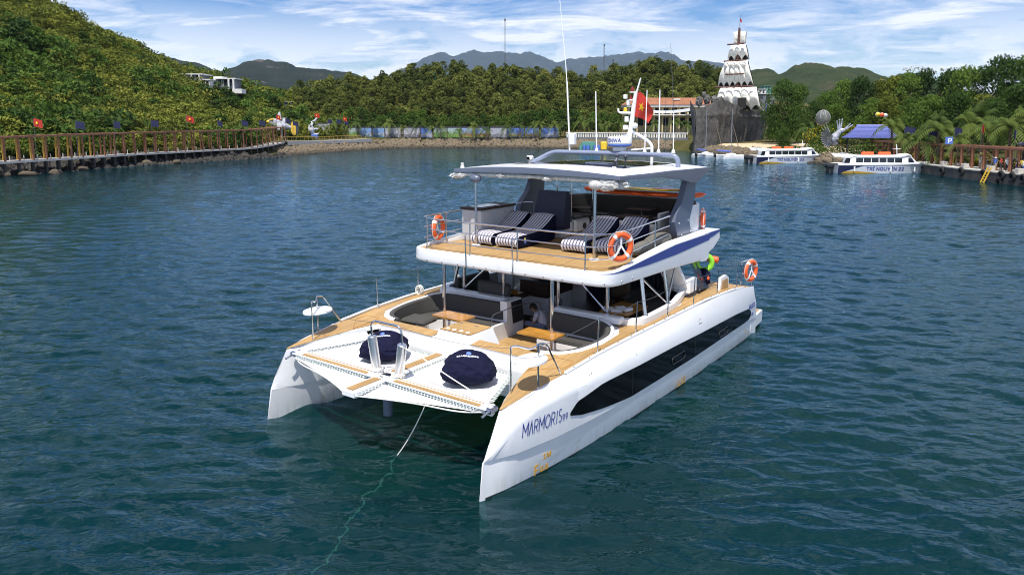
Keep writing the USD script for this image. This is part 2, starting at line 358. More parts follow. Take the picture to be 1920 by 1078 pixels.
dr = np.gradient(rad)[None, :] * np.ones_like(A); da = R * np.gradient(np.radians(ang))[:, None]
Zw = wave_height(X, Y, np.maximum(dr, da))
wm = grid(np.stack([X, Y, Zw], -1), closed_u=True)
w_ = part('/World', 'water', wm, 'sea_water', smooth=True)
tag(w_, 'dark teal sea with small wind ripples', kind='structure')
tag(part('/World', 'sea_bed', grid([[(-600, -200, -5.5), (-600, 600, -5.5)], [(600, -200, -5.5), (600, 600, -5.5)]], flip=True), 'sea_bed', False), 'dark sea floor under the water', kind='structure')

# ---------------------------------------------------------------- the catamaran, in its own frame: x to its port side, y aft from the bows, z up
BO = np.array([-3.2368, 14.334, 0.0]); BROT = math.radians(-35.65469)
def bw(p):
    c, s = math.cos(BROT), math.sin(BROT)
    return (BO[0] + c * p[0] - s * p[1], BO[1] + s * p[0] + c * p[1], p[2])
boat = thing('catamaran', 'large white two-deck power catamaran with navy side stripe at centre', 'catamaran', BO, BROT)
def bthing(name, label, cat, loc, rot=0.0, group=None, **k): return thing(name, label, cat, bw(loc), BROT + rot, group, **k)
HC_ = 3.233
nS = np.array([0.0, 0.13, 0.30, 0.62, 0.9, 1.3, 1.9, 2.6, 2.64, 3.1, 3.8, 5.2, 7.0, 9.0, 11.0, 12.4, 13.2, 13.7])
ip = lambda xs, ys: (lambda n: np.interp(n, xs, ys))
ow = ip([0, .66, 1.77, 2.9, 4.4, 7.1, 9.3, 14], [0, .17, .34, .47, .58, .69, .77, .83])
oc = ip([0.13, .86, 1.92, 3.3, 4.85, 8.5, 13.2], [.012, .27, .47, .62, .72, .82, .85])
zc = ip([0.13, .86, 3.3, 8.5, 14], [.735, .71, .67, .64, .61])
ok = ip([.13, .25, .7, 1.1, 1.9, 2.85, 5.2, 8.9, 13], [.03, .13, .27, .38, .52, .62, .73, .81, .85])
zk = ip([.13, .25, .7, 1.1, 1.9, 2.85, 5.2, 8.9, 13], [.76, .86, 1.17, 1.39, 1.47, 1.46, 1.39, 1.24, 1.12])
od = ip([.62, 1.3, 2.3, 3.8, 5.4, 7, 10, 12, 13.7], [.03, .20, .32, .40, .48, .53, .62, .74, .82])
zd = ip([.62, 1.3, 2.3, 3.8, 5.4, 10, 12, 13.7], [1.585, 1.68, 1.80, 1.90, 1.94, 1.94, 1.88, 1.70])
inn = ip([.62, 1.12, 1.7, 2.65, 4, 14], [.03, .30, .56, .86, .95, .95])     # inner wall at the net
ind = ip([.62, 1.3, 2.0, 2.9, 14], [.03, .24, .46, .66, .70])                # inner deck edge
def hull_section(n):
    top = float(np.interp(n, [0, .13, .62], [0.02, .735, 1.585]))            # the stem's height here
    def c(o, z): return (HC_ + o, n, z)
    if n <= .62:
        f = n / .62
        z1, z2 = min(top, float(zc(max(n, .13)))), top
        a = float(oc(max(n, .13))) * np.clip((n - .05) / .3, 0, 1)
        kk, kz = float(ok(max(n, .13))) * np.clip((n - .1) / .25, 0, 1), min(float(zk(max(n, .13))), top)
        outer = [(0, -.75), (float(ow(n)), 0), (max(a - .035, 0), max(z1 - .03, 0)), (a, z1), (kk, kz), (kk * .6, (kz + top) / 2), (0.004, top)]
        ia = float(np.interp(n, [0, .62], [0, .16])); iz = min(top, .72)
        inner = [(-0.004, top), (-ia * .5, (iz + top) / 2), (-ia, iz), (-ia * .9, max(iz - .04, 0)), (-float(ow(n)) * .9, 0)]
    else:
        o, z = float(oc(n)), float(zc(n)); k, kz = float(ok(n)), float(zk(n)); d, dz = float(od(n)), float(zd(n))
        outer = [(0, -.75), (float(ow(n)), 0), (o - .05, z - .04), (o, z), (k, kz), ((k + d) / 2 + .03, (kz + dz) / 2 + .02), (d, dz)]
        i1, i2 = float(inn(n)), float(ind(n)); ic = .16 + .60 * min(1, (n - .62) / 3.2)
        if n > 2.62: i1 = i2 = .80; dz = 1.08
        inner = [(-i2, dz - .05), (-i1, min(1.5, dz - .10)), (-ic, .70), (-ic + .05, .64), (-float(ow(n)) * .9, 0)]
    return [c(*p) for p in outer + inner]
secs = np.array([hull_section(n) for n in nS])
def hull_mesh():
    # repeat points at the creases by splitting into strips, so that smooth shading breaks only there
    v, f = grid(secs, closed_v=True, flip=False)
    m_ = secs.shape[1]; lo, hi = 6, 7          # the strip between the two deck edges stays open: the deck closes it
    f = f[~(((f % m_) == lo).any(1) & ((f % m_) == hi).any(1) & (f // m_ > 2).any(1))]
    cap = secs[-1]; c0 = cap.mean(0); k = len(v)
    m = len(cap); b = (len(nS) - 1) * m
    v = np.vstack([v, c0]); i = np.arange(m); j = (i + 1) % m
    f = np.vstack([f, np.stack([b + i, b + j, np.full(m, k)], 1)])
    return v, f
hm = hull_mesh()
# make sure normals point outwards
_t = trimesh.Trimesh(*hm, process=False)
if _t.volume < 0: hm = (hm[0], hm[1][:, ::-1])
def side_at(n, t, lift=0.0):
    """a point on the vertical side between chine (t=0) and knuckle (t=1), or above (t>1: shoulder up to the deck edge at t=2)"""
    if t <= 1: o, z = oc(n) + (ok(n) - oc(n)) * t, zc(n) + (zk(n) - zc(n)) * t
    else: o, z = ok(n) + (od(n) - ok(n)) * (t - 1), zk(n) + (zd(n) - zk(n)) * (t - 1)
    return np.array([HC_ + float(o) + lift, n, float(z)])
def side_z(n, z, lift=0.0):
    if z < zc(n):
        t = z / float(zc(n)); return np.array([HC_ + float(ow(n)) * (1 - t) + float(oc(n) - .05) * t + lift, n, z])
    return side_at(n, (z - float(zc(n))) / float(zk(n) - zc(n)), lift)
def side_map(m, n0, z0, lift, s=1):
    """lay lettering (x along the hull aft, y up) on the outer side; s=-1 for the other hull (reads towards the bow)"""
    v, f = vf(m)
    out = np.array([side_z(n0 + p[0], z0 + p[1], lift + p[2]) for p in v])
    return out, f
wt = ip([2.36, 2.6, 3.6, 5.3, 7.35, 9.95, 12.0, 13.2, 13.42], [1.08, 1.27, 1.385, 1.34, 1.29, 1.19, 1.12, 1.04, .9])
wb = ip([2.36, 2.75, 3.7, 4.75, 6.0, 10, 12.8, 13.2, 13.42], [1.03, .92, .785, .69, .675, .66, .65, .67, .76])
def window_strip(lift=0.012):
    ns = np.r_[np.linspace(2.36, 3.0, 8), np.linspace(3.2, 12.8, 30), np.linspace(12.9, 13.42, 6)]
    P = []
    for n in ns:
        a, b = float(wb(n)), float(wt(n))
        P.append([side_z(n, a, 0.0), side_z(n, a, lift)] + [side_z(n, a + (b - a) * t, lift) for t in (.33, .66)] + [side_z(n, b, lift), side_z(n, b, 0.0)])
    return grid(P, flip=False)
def rounded_frame(n0, n1, z0, z1, r=.0125, lift=.03):
    c = []
    rr = min((n1 - n0), (z1 - z0)) * .42
    for (cx, cz, a0) in ((n1 - rr, z1 - rr, 0), (n0 + rr, z1 - rr, 90), (n0 + rr, z0 + rr, 180), (n1 - rr, z0 + rr, 270)):
        for a in np.radians(np.linspace(a0, a0 + 90, 5)): c.append(side_z(cx + rr * math.cos(a), cz + rr * math.sin(a), lift))
    return tube(c, r, 6, closed=True)
for sgn in (1, -1):
    fx = (lambda m: m) if sgn > 0 else mirror
    hp = part(boat, 'hull', fx(hm), 'hull_gelcoat', smooth=24)
    boot = [[side_z(n, .045, .006), side_z(n, -.5, .006)] for n in nS[1:]]
    part(hp, 'antifouling_band', fx(grid(np.array(boot) + 0, flip=True)), 'antifoul_black', smooth=False)
    wp = part(boat, 'hull_window', fx(window_strip()), 'black_glass', smooth=20)
    for a, b, z in ((7.05, 7.85, .93), (10.4, 11.15, .83)):
        part(wp, 'porthole', fx(rounded_frame(a, b, z - .085, z + .10)), 'black_plastic', smooth=40)
    for n in (4.9, 8.6, 11.55): part(wp, 'joint', fx(tube([side_z(n, wb(n) + .02, .013), side_z(n, wt(n) - .02, .013)], .005, 4)), 'black_plastic')
    # toe rail (white upstand along the outer deck edge) with fairlead studs
    nn = np.linspace(2.6, 12.9, 40)
    rail = ribbon([(HC_ + float(od(n)) - .055, n, float(zd(n)) + .008) for n in nn], (0, 0, 1), .09, .035)
    part(boat, 'toe_rail', fx(rail), 'gelcoat_white', smooth=30)
    part(boat, 'rail_studs', fx(join([ball((HC_ + float(od(n)) - .05, n, float(zd(n)) + .035), .022, 1, (1, 1.4, .7)) for n in np.arange(2.9, 12.8, .62)])), 'chrome', kind='stuff')
    # stern: sloping transom down to a swim platform
    st = join([prism([(HC_ - .75, 13.6), (HC_ + .82, 13.6), (HC_ + .80, 14.2), (HC_ - .75, 14.2)], -.4, .62),
               prism([(HC_ - .75, 14.15), (HC_ + .79, 14.15), (HC_ + .72, 15.2), (HC_ - .7, 15.2)], .16, .56)])
    part(boat, 'swim_platform', fx(st), 'gelcoat_white', False)
    part(boat, 'platform_teak', fx(prism([(HC_ - .6, 14.25), (HC_ + .70, 14.25), (HC_ + .64, 15.12), (HC_ - .6, 15.12)], .56, .575)), 'teak_cross', False)
    tw = grid([[(HC_ - .95, 13.68, 1.62), (HC_ + .815, 13.68, 1.69)], [(HC_ - .8, 14.05, 1.1), (HC_ + .835, 14.02, 1.1)], [(HC_ - .75, 14.2, .56), (HC_ + .82, 14.16, .56)]])
    part(boat, 'transom', fx(join([tw, (tw[0] - [0, .02, 0], tw[1][:, ::-1]), grid([[(HC_ + .815, 13.68, 1.69), (HC_ + .835, 14.02, 1.1), (HC_ + .82, 14.16, .56)], [(HC_ + .83, 13.60, 1.60), (HC_ + .85, 13.60, 1.1), (HC_ + .84, 13.60, .56)]], flip=False)])), 'gelcoat_white', False)
    part(boat, 'platform_rail', fx(tube(fillet([(HC_ + .55, 14.3, .57), (HC_ + .55, 14.3, 1.0), (HC_ + .55, 14.65, 1.0), (HC_ + .55, 14.65, .57)], .08), .018, 7)), 'chrome')
# name on the port bow, draft marks and registration
def stroke_text(txt, h, w, gap, sw_, depth=.003):
    arc = lambda cx, cy, rx, ry, a0, a1: [(cx + rx * math.cos(math.radians(a)), cy + ry * math.sin(math.radians(a))) for a in np.linspace(a0, a1, 14)]
    G = {'M': [[(0, 0), (0, 1), (.5, .35), (1, 1), (1, 0)]], 'A': [[(0, 0), (.5, 1), (1, 0)]], 'R': [[(0, 0), (0, 1)], [(0, 1), (.5, 1)] + arc(.55, .74, .4, .26, 90, -90) + [(0, .48)], [(.45, .48), (.95, 0)]], 'O': [arc(.5, .5, .5, .5, 0, 360)], 'I': [[(.5, 0), (.5, 1)]], 'S': [arc(.5, .75, .42, .25, 40, 270) + arc(.5, .25, .45, .25, 90, -140)], '9': [arc(.5, .68, .42, .32, 0, 360), [(.92, .68), (.86, .3), (.55, 0)]]}
    ms, x = [], 0.0
    for ch in txt:
        cw = w * (.35 if ch == 'I' else 1.12 if ch in 'MO' else .82)
        sh = [LineString([(x + px * cw, py * h) for px, py in s]).buffer(sw_ / 2, cap_style=2, join_style=2) for s in G[ch]]
        from shapely import union_all
        ms.append(prism(union_all(sh).buffer(0), 0, depth)); x += cw + gap
    v, f = join(ms); t = trimesh.Trimesh(v, f, process=False); v, f = trimesh.remesh.subdivide_to_size(t.vertices, t.faces, .08); return v, f
part(boat, 'bow_name', side_map(stroke_text('MARMORIS', .275, .122, .038, .017), .95, 1.01, .003), 'lettering_blue', False, label='blue boat name on the port bow')
part(boat, 'bow_name', side_map(stroke_text('99', .14, .085, .03, .013), 2.10, 1.0, .003), 'lettering_blue', False, label='small blue number after the boat name')
part(boat, 'draft_mark', side_map(text_on('1M', .12, .004, True), 1.62, .30, .008), 'lettering_yellow', False, label='yellow one-metre draft mark')
part(boat, 'draft_mark', side_map(move(text_on('F', .22, .004, True), s=(.8, 1, 1)), 1.38, .02, .008), 'lettering_yellow', False, label='yellow letter at the waterline')
part(boat, 'draft_mark', side_map(text_on('0.8', .12, .004, True), 1.56, .045, .008), 'lettering_yellow', False, label='yellow draft figures at the waterline')
part(boat, 'draft_mark', side_map(text_on('LLOI', .17, .004), 7.6, .05, .01), 'lettering_yellow', False, label='yellow midships draft mark')
part(boat, 'draft_mark', side_map(text_on('1', .10, .004, True), 13.05, .25, .01), 'lettering_yellow', False, label='yellow stern draft mark')
part(boat, 'registration', side_map(move(text_on('KH.1373', .145, .004, True), s=(.72, 1, 1)), 13.20, 1.0, .012), 'lettering_blue', False, label='blue registration number near the stern')
part(boat, 'registration', side_map(move(text_on('40K', .10, .004, True), s=(.8, 1, 1)), 13.46, .74, .012), 'lettering_blue', False, label='small blue figure under the registration')
for n in (3.2, 9.1):
    q = side_at(n, 1.45, .02)
    part(boat, 'hull_vent', [tube([q + [0, -.13, 0], q + [0, .13, 0]], .011, 5), tube([q + [0, -.05, -.05], q + [0, -.05, .06]], .009, 5), tube([q + [0, .05, -.05], q + [0, .05, .06]], .009, 5), tube([q + [.02, -.11, -.07], q + [.02, .11, -.07]], .012, 5)], 'black_plastic', label='small black bollard fitting on the hull side')
for n, t in ((5.2, 1.35), (11.2, 1.4)):
    q = side_at(n, t, .005); part(boat, 'drain', ball(q, .035, 1, (.6, .8, 1.2)), 'black_plastic')
part(boat, 'filler_plate', [tube([side_at(2.6, 1.2, .012), side_at(2.6, 1.55, .0), side_at(2.95, 1.5, .0), side_at(2.95, 1.15, .012), side_at(2.6, 1.2, .012)], .005, 4)], 'cabinet_grey')

# ---------------------------------------------------------------- main deck
def half_deck():
    out = [(HC_ + float(od(n)) - .10 * min(1, (n - .6) / .8), n) for n in np.r_[np.linspace(.64, 2.5, 8), np.linspace(3, 13.5, 22)]]
    inner = [(HC_ - .55, 13.5), (2.6, 12.3), (2.55, 11.2), (3.02, 11.0), (3.05, 10.0), (3.36, 9.2), (3.40, 8.6), (3.44, 7.2), (3.40, 6.6), (3.15, 6.40), (2.6, 6.40), (3.02, 6.02), (3.26, 5.5), (3.30, 4.6), (3.14, 3.86), (2.82, 3.48), (2.45, 3.34), (.62, 3.34), (.62, 2.97), (2.52, 2.97), (2.55, 2.85), (2.77, 2.0), (2.99, 1.3), (3.215, .66)]
    return Polygon(out + inner).buffer(0)
_deckz = lambda n: np.interp(n, [.62, 1.3, 2.3, 3.0, 3.4, 3.8, 5.4, 10, 12, 13.7], [1.595, 1.685, 1.785, 1.80, 1.83, 1.87, 1.90, 1.90, 1.85, 1.685])
def deck_sheet(poly, thick=.012, dz=0.0, cells=0.35):
    """a polygon laid as a sheet that follows the deck's height"""
    mn, mx_ = poly.bounds[1], poly.bounds[3]; ms = []
    cuts = np.arange(mn, mx_ + .4, .4)
    from shapely import box as sbox
    for a, b in zip(cuts[:-1], cuts[1:]):
        p = poly.intersection(sbox(-10, a, 10, b))
        for g in getattr(p, 'geoms', [p]):
            if g.geom_type == 'Polygon' and g.area > 1e-4: ms.append(prism(g, 0, thick))
    v, f = join(ms); v[:, 2] += _deckz(v[:, 1]) + dz
    return v, f
hd = half_deck()
_saved = None
# the deck dips to its lower level in front of the cockpit
for fx in ((lambda m: m), mirror):
    part(boat, 'side_deck', fx(deck_sheet(hd)), 'teak_deck', False, label='golden teak side deck')
    # white moulding under the teak
    base = Polygon([(HC_ + float(od(n)) - .02, n) for n in np.linspace(.66, 13.5, 24)] + [(HC_ - .7, 13.5), (2.5, 12.3), (2.4, 3.0), (HC_ - float(ind(2.0)), 2.0), (HC_ - float(ind(1.3)), 1.3)]).buffer(0)
    cock = Polygon([(0, 6.02), (2.6, 6.0), (3.0, 5.75), (3.22, 5.3), (3.22, 4.6), (3.07, 3.9), (2.77, 3.52), (2.4, 3.36), (0, 3.36)])
    salon = Polygon([(0, 6.4), (2.9, 6.4), (3.3, 6.7), (3.3, 8.6), (3.0, 10.2), (2.5, 11.2), (2.5, 12.3), (0, 12.3)])
    part(boat, 'deck_moulding', fx(deck_sheet(base.difference(cock).difference(salon), .10, -.104)), 'gelcoat_white', False)
    hpoly = Polygon([(2.72, 2.3), (3.30, 2.92), (3.30, 3.3), (2.80, 3.3)])
    rim = [(x, y, float(_deckz(y)) + .016) for x, y in list(hpoly.exterior.coords)]
    part(boat, 'deck_hatch', fx(tube(rim, .008, 4)), 'varnished_teak', label='teak deck hatch outline')
# bridge deck between the hulls
part(boat, 'bridge_deck', [box(-2.45, 2.45, 2.62, 13.4, .92, 1.06, .03), prism([(-2.5, 2.60), (2.5, 2.60), (2.5, 2.98), (-2.5, 2.98)], 1.05, 1.60), prism([(-2.5, 2.99), (2.5, 2.99), (2.5, 3.36), (-2.5, 3.36)], 1.05, 1.79)], 'gelcoat_white', False, label='white bridge deck step behind the nets')
def bridging(fx):
    v, f = fx(grid([[(2.45, 2.6, .95), (2.45, 2.6, 1.6)], [(2.45, 13.4, .95), (2.45, 13.4, 1.6)]])); return v, f
part(boat, 'cockpit_sole', [box(-2.2, 2.2, 3.37, 6.6, 1.065, 1.10)], 'teak_cross', False, label='teak cockpit floor')
# settees
back_path = np.array([(2.32, 3.45), (2.76, 3.58), (3.03, 3.92), (3.17, 4.55), (3.17, 5.25), (2.98, 5.72), (2.55, 5.95), (.97, 6.0)])
bp = np.vstack([fillet(np.c_[back_path, np.zeros(len(back_path))], .35, 6)])[:, :2]
def settee(fx, e_in):
    ln = LineString(bp)
    zback = 2.0
    outer = ln.buffer(.03, cap_style=2)
    inner_line = ln.parallel_offset(.12, 'left') if True else ln
    # backrest: padded sheet leaning against the coaming
    c = np.array([LineString(bp).interpolate(t, normalized=True).coords[0] for t in np.linspace(0, 1, 60)])
    T = np.gradient(c, axis=0); T /= np.linalg.norm(T, axis=1, keepdims=True); Nn = np.stack([-T[:, 1], T[:, 0]], 1)
    if (Nn[30] @ (np.array([1.5, 4.8]) - c[30])) < 0: Nn = -Nn
    prof = [(.02, -.05), (.05, -.01), (.10, 0), (.15, -.03), (.20, -.38), (.19, -.48), (.10, -.50)]
    zt_ = np.interp(c[:, 1], [3.4, 4.0, 5.3, 5.9, 6.1], [1.86, 1.90, 1.95, 2.06, 2.08])
    P = [[(*(c[i] + Nn[i] * o), zt_[i] + z) for o, z in prof] for i in range(60)]
    part(boat, 'backrest', fx(join([grid(P), (lambda v: (v, np.array([[0, i, i + 1] for i in range(1, 6)] )))(np.array(P[0])), (lambda v: (v, np.array([[0, i + 1, i] for i in range(1, 6)])))(np.array(P[-1]))])), 'settee_fabric', 40, label='dark grey curved settee backrest')
    cp = [[(*(c[i] + Nn[i] * o), zt_[i] + z) for o, z in [(-.07, -.24), (-.07, -.03), (-.05, 0.0), (-.015, .012), (.02, -.01), (.04, -.17), (.12, -.52), (.2, -.57)]] for i in range(60)]
    part(boat, 'coaming', fx(grid(cp)), 'gelcoat_white', 40, label='white rim around the settee')
    outl = Polygon(list(map(tuple, c)) + [(e_in, 6.0), (e_in, 3.42)]).buffer(-.02)
    floor_ = Polygon([(e_in - .3, 4.02), (2.2, 4.02), (2.55, 4.35), (2.55, 5.0), (2.3, 5.32), (e_in - .3, 5.32)])
    seat = outl.difference(floor_)
    if e_in < .98: seat = seat.difference(Polygon([(e_in - .5, 3.3), (e_in - .6, 4.1), (.72, 4.1), (.72, 3.3)]))
    part(boat, 'seat_base', fx(prism(seat, 1.10, 1.42)), 'gelcoat_white', False)
    cu = seat.buffer(-.025, join_style=1)
    part(boat, 'seat_cushion', fx(join([prism(cu, 1.42, 1.50), prism(cu.buffer(-.03), 1.50, 1.52)])), 'settee_fabric', False, label='dark grey settee seat cushion')
settee((lambda m: m), .95)
bp = np.vstack([bp[:-1], [(.50, 6.0)]])
settee(mirror, .42)
part(boat, 'loose_cushion', [move(box(-.42, .42, -.33, .33, 0, .13, .05), (-2.42, 4.45, 1.53), rz=.1)], 'settee_fabric', 30, label='loose grey seat cushion in the sun')
# white wall beside the companionway, and the front sill of the saloon
part(boat, 'cockpit_divider', [prism([(-.46, 5.2), (-.36, 5.2), (-.36, 6.62), (-.66, 6.62), (-.66, 5.95), (-.46, 5.95)], 1.1, 1.55), prism([(-.60, 5.82), (-.36, 5.82), (-.36, 6.5), (-.60, 6.5)], 1.55, 2.12)], 'gelcoat_white', False, label='white partition beside the companionway')
for a, b in ((-3.1, -.55), (1.0, 3.0)): part(boat, 'saloon_sill', [box(a, b, 6.08, 6.34, 1.95, 2.13, .03)], 'gelcoat_white', 30, label='white sill across the saloon front')
def coaming_ring(fx):
    line = [(2.5, 6.36), (3.0, 6.36), (3.32, 6.62), (3.35, 7.2), (3.33, 8.6), (3.15, 9.6), (2.98, 10.3), (2.7, 11.1)]
    c = fillet(np.c_[np.array(line), np.full(len(line), 1.98)], .3, 5)
    c[:, 2] = np.interp(c[:, 1], [6.3, 9, 10, 11.2], [1.98, 1.99, 2.06, 2.15])
    return fx(ribbon(c, (0, 0, 1), .17, .17))
for fx in ((lambda m: m), mirror): part(boat, 'saloon_coaming', coaming_ring(fx), 'gelcoat_white', 30, label='white coaming along the saloon side')
# console in the middle of the foredeck
def frustum(b0, b1, z0, z1):
    b0, b1 = np.array(b0, float), np.array(b1, float); n = len(b0)
    v = np.vstack([np.c_[b0, np.full(n, z0)], np.c_[b1, np.full(n, z1)]])
    return vf(trimesh.convex.convex_hull(v))
cons = part(boat, 'foredeck_locker', frustum([(-.66, 3.02), (.66, 3.02), (.66, 4.1), (-.66, 4.1)], [(-.49, 3.12), (.49, 3.12), (.49, 4.02), (-.49, 4.02)], 1.55, 1.96), 'gelcoat_white', False, label='white locker with teak lid and cup holders')
part(cons, 'lid', box(-.475, .475, 3.135, 4.005, 1.963, 1.985, .006), 'teak_cross', False)
for x in (-.33, -.12, .10, .31): part(cons, 'cup_holder', disc((x, 3.27, 1.988), .055, .012, 16), 'white_plastic', False)
for a, b in ((-.40, -.25), (.1, .4)): part(cons, 'hinge', tube([(a, 3.8, 1.99), (a + .12, 3.8, 1.99)], .012, 5), 'chrome')
# tables on chrome posts
for sx, ex, px in ((-1, -1.44, -1.93), (1, 1.44, 1.66)):
    t_ = part(boat, 'cockpit_table', [prism(Polygon([(ex - .52, 4.53), (ex + .52, 4.53), (ex + .52, 5.06), (ex - .52, 5.06)]).buffer(.03, join_style=1), 1.76, 1.80)], 'varnished_teak', 30, label='varnished teak cockpit table')
    part(t_, 'table_leg', rod((px, 4.97, 1.1), (px, 4.97, 1.76), .055, 12), 'chrome')
    part(boat, 'deck_post', rod((px, 4.97, 1.80), (px, 4.97, 3.14), .05, 14), 'chrome', label='chrome post from table to upper deck')
# handrails in the cockpit
part(boat, 'grab_rail', tube(fillet([(-.5, 5.25, 1.6), (-.48, 5.3, 1.85), (-.1, 6.0, 2.05), (.2, 6.6, 2.05), (.25, 6.7, 1.75)], .1), .012, 6), 'wire_dark')

# foredeck beams, nets
zt = 1.58
part(boat, 'cross_beam', [tube([(-3.0, .72, 1.49), (3.0, .72, 1.49)], .10, 12), box(-2.95, 2.95, .56, .88, 1.54, 1.565, .005)], 'gelcoat_white', 40, label='white beam between the bows')
for a, b in ((-2.62, -.42), (.42, 2.75)): part(boat, 'beam_plank', box(a, b, .60, .78, 1.567, 1.585), 'teak_cross', False, label='teak plank on the cross beam')
part(boat, 'centre_beam', [box(-.20, .20, -.26, 2.6, 1.40, 1.56, .03)], 'gelcoat_white', False, label='white centre beam')
for a, b in ((-.24, .55), (1.05, 2.56)): part(boat, 'beam_plank', box(-.10, .10, a, b, 1.562, 1.582), 'teak_deck', False, label='teak plank on the centre beam')
part(boat, 'anchor_hatch', [disc((0, .78, 1.572), .13, .015, 16)], 'smoke_glass', False)
part(boat, 'sprit_end', [box(-.19, .19, -.30, -.262, 1.42, 1.55, .015)], 'gelcoat_white', 30)
part(boat, 'anchor_tube', rod((-.17, 1.0, .55), (-.17, 1.0, 1.4), .11, 14), 'gelcoat_grey')
def net(poly, z, mat='net_white', sag=.05):
    """a net sheet with a soft sag"""
    P = Polygon(poly); tri = prism(P, 0, .004)
    m = trimesh.Trimesh(*tri, process=True)
    v, f = trimesh.remesh.subdivide_to_size(m.vertices, m.faces, .22)
    d = np.array([P.exterior.distance(Point(p[0], p[1])) for p in v]); v[:, 2] += z(v) if callable(z) else z
    v[:, 2] -= sag * (1 - np.exp(-d / .35)); return v, f
def lacing(a, b, inset, n=None, r=.007):
    a, b, inset = np.array(a, float), np.array(b, float), np.array(inset, float)
    L_ = np.linalg.norm(b - a); n = n or int(L_ / .085); ms = []
    for t0, t1 in zip(np.arange(n) / n, (np.arange(n) + .5) / n):
        p, q = a + (b - a) * t0, a + (b - a) * t1 + inset
        ms += [rod(p, q, r, 5), rod(q, a + (b - a) * min(1, (t0 + 1 / n)), r, 5)]
    return join(ms)
for fx in ((lambda m: m), mirror):
    rear = [(.30, .98), (2.70, .98), (2.42, 1.75), (2.12, 2.48), (.30, 2.48)]
    n1 = part(boat, 'trampoline', fx(net(rear, 1.515)), 'net_white', 30, label='white trampoline net')
    part(n1, 'lacing', fx(join([lacing((.20, .99, 1.53), (.20, 2.46, 1.53), (.09, 0, -.012)), lacing((.3, 2.585, 1.53), (2.12, 2.585, 1.53), (0, -.10, -.012)), lacing((2.82, 1.0, 1.53), (2.24, 2.48, 1.53), (-.11, -.04, -.012)), lacing((.3, .88, 1.53), (2.75, .88, 1.53), (0, .09, -.012))])), 'net_cord', 40, kind='stuff')
    ed = [(.22, -.22), (1.05, .08), (1.78, .26), (2.48, .42), (2.92, .50)]
    fr = [(.29, .47)] + [(.29, -.20)] + ed[1:] + [(2.80, .47)]
    zf = lambda v: 1.515 - .06 * np.clip((.5 - v[:, 1]) / .6, 0, 1)
    n2 = part(boat, 'trampoline', fx(net(fr, zf, sag=.03)), 'net_white', 30, label='white triangular bow net')
    part(n2, 'lacing', fx(join([lacing((.20, .46, 1.53), (.20, -.2, 1.5), (.09, 0, -.01)), lacing((.35, .56, 1.53), (2.75, .56, 1.53), (0, -.08, -.012))])), 'net_cord', 40, kind='stuff')
    er = spline([(0.15, -.27, 1.47)] + [(x, y, 1.455) for x, y in ed[1:-1]] + [(2.98, .74, 1.50)], 30)
    part(n2, 'edge_rope', fx(tube(er, .016, 6)), 'rope_white')
    part(boat, 'beam_fitting', fx(join([box(2.90, 3.06, .58, .84, 1.47, 1.57, .02), rod((2.98, .62, 1.52), (2.98, .4, 1.46), .025)])), 'chrome')
# padded rope bollards and arch at the centre beam
for s, top in ((-1, (-.42, .81, 2.38)), (1, (.45, .87, 2.33))):
    b0 = np.array([s * .335, .86, 1.56]); t0 = np.array(top)
    bl = part(boat, 'bow_bollard', tube([b0, t0 - (t0 - b0) * .02, t0], [.105, .105, .085], 20), 'polished_steel', 30, label='polished steel bow bollard')
    part(bl, 'rope_turns', [tube([b0 + [.125 * math.cos(a), .125 * math.sin(a), .03 + .035 * a / 6.28] for a in np.linspace(0, 12.5, 50)], .018, 6)], 'rope_white')
part(boat, 'bow_arch', tube(fillet([(-.42, .81, 2.36), (-.43, .80, 2.74), (.44, .86, 2.72), (.45, .87, 2.30)], .17, 7), .024, 10), 'chrome')
# ---------------------------------------------------------------- upper deck
fo = [(0, 4.95), (2.55, 4.94), (2.98, 5.0), (3.22, 5.20), (3.29, 5.6), (3.30, 6.5), (3.28, 8.0), (3.24, 11.62)]
fl = fillet(np.c_[np.array(fo), np.zeros(len(fo))], .3, 4)[:, :2]
dd = np.r_[0, np.cumsum(np.linalg.norm(np.diff(fl, axis=0), axis=1))]
fs = np.linspace(0, dd[-1], 70); FL = np.stack([np.interp(fs, dd, fl[:, 0]), np.interp(fs, dd, fl[:, 1])], 1)
ztop = ip([4.9, 5.3, 6.0, 7, 8.9, 11.7], [3.50, 3.51, 3.55, 3.62, 3.72, 3.71])
zbot = ip([4.9, 5.6, 6.5, 8.8, 11.0, 11.4, 11.7], [3.13, 3.10, 3.07, 2.99, 2.86, 2.83, 2.90])
T_ = np.gradient(FL, axis=0); T_ /= np.linalg.norm(T_, axis=1, keepdims=True); N_ = np.stack([T_[:, 1], -T_[:, 0]], 1)
wide = np.interp(FL[:, 1], [4.95, 5.6, 7, 9, 11.6], [.12, .14, .26, .34, .36])
def fly_shell():
    P = []
    for (x, y), nn_, w in zip(FL, N_, wide):
        i = -nn_; zt_, zb = float(ztop(y)), float(zbot(y))
        q = lambda d, z: (x + i[0] * d, y + i[1] * d, z)
        P.append([q(w + .5, zb + .02), q(.10, zb), q(.03, zb + .03), q(.0, zb + .09), q(.0, zt_ - .05), q(.025, zt_ - .008), q(.06, zt_), q(w - .03, zt_ + .01), q(w, zt_ - .02), q(w + .01, 3.44)])
    return grid(P, flip=True)
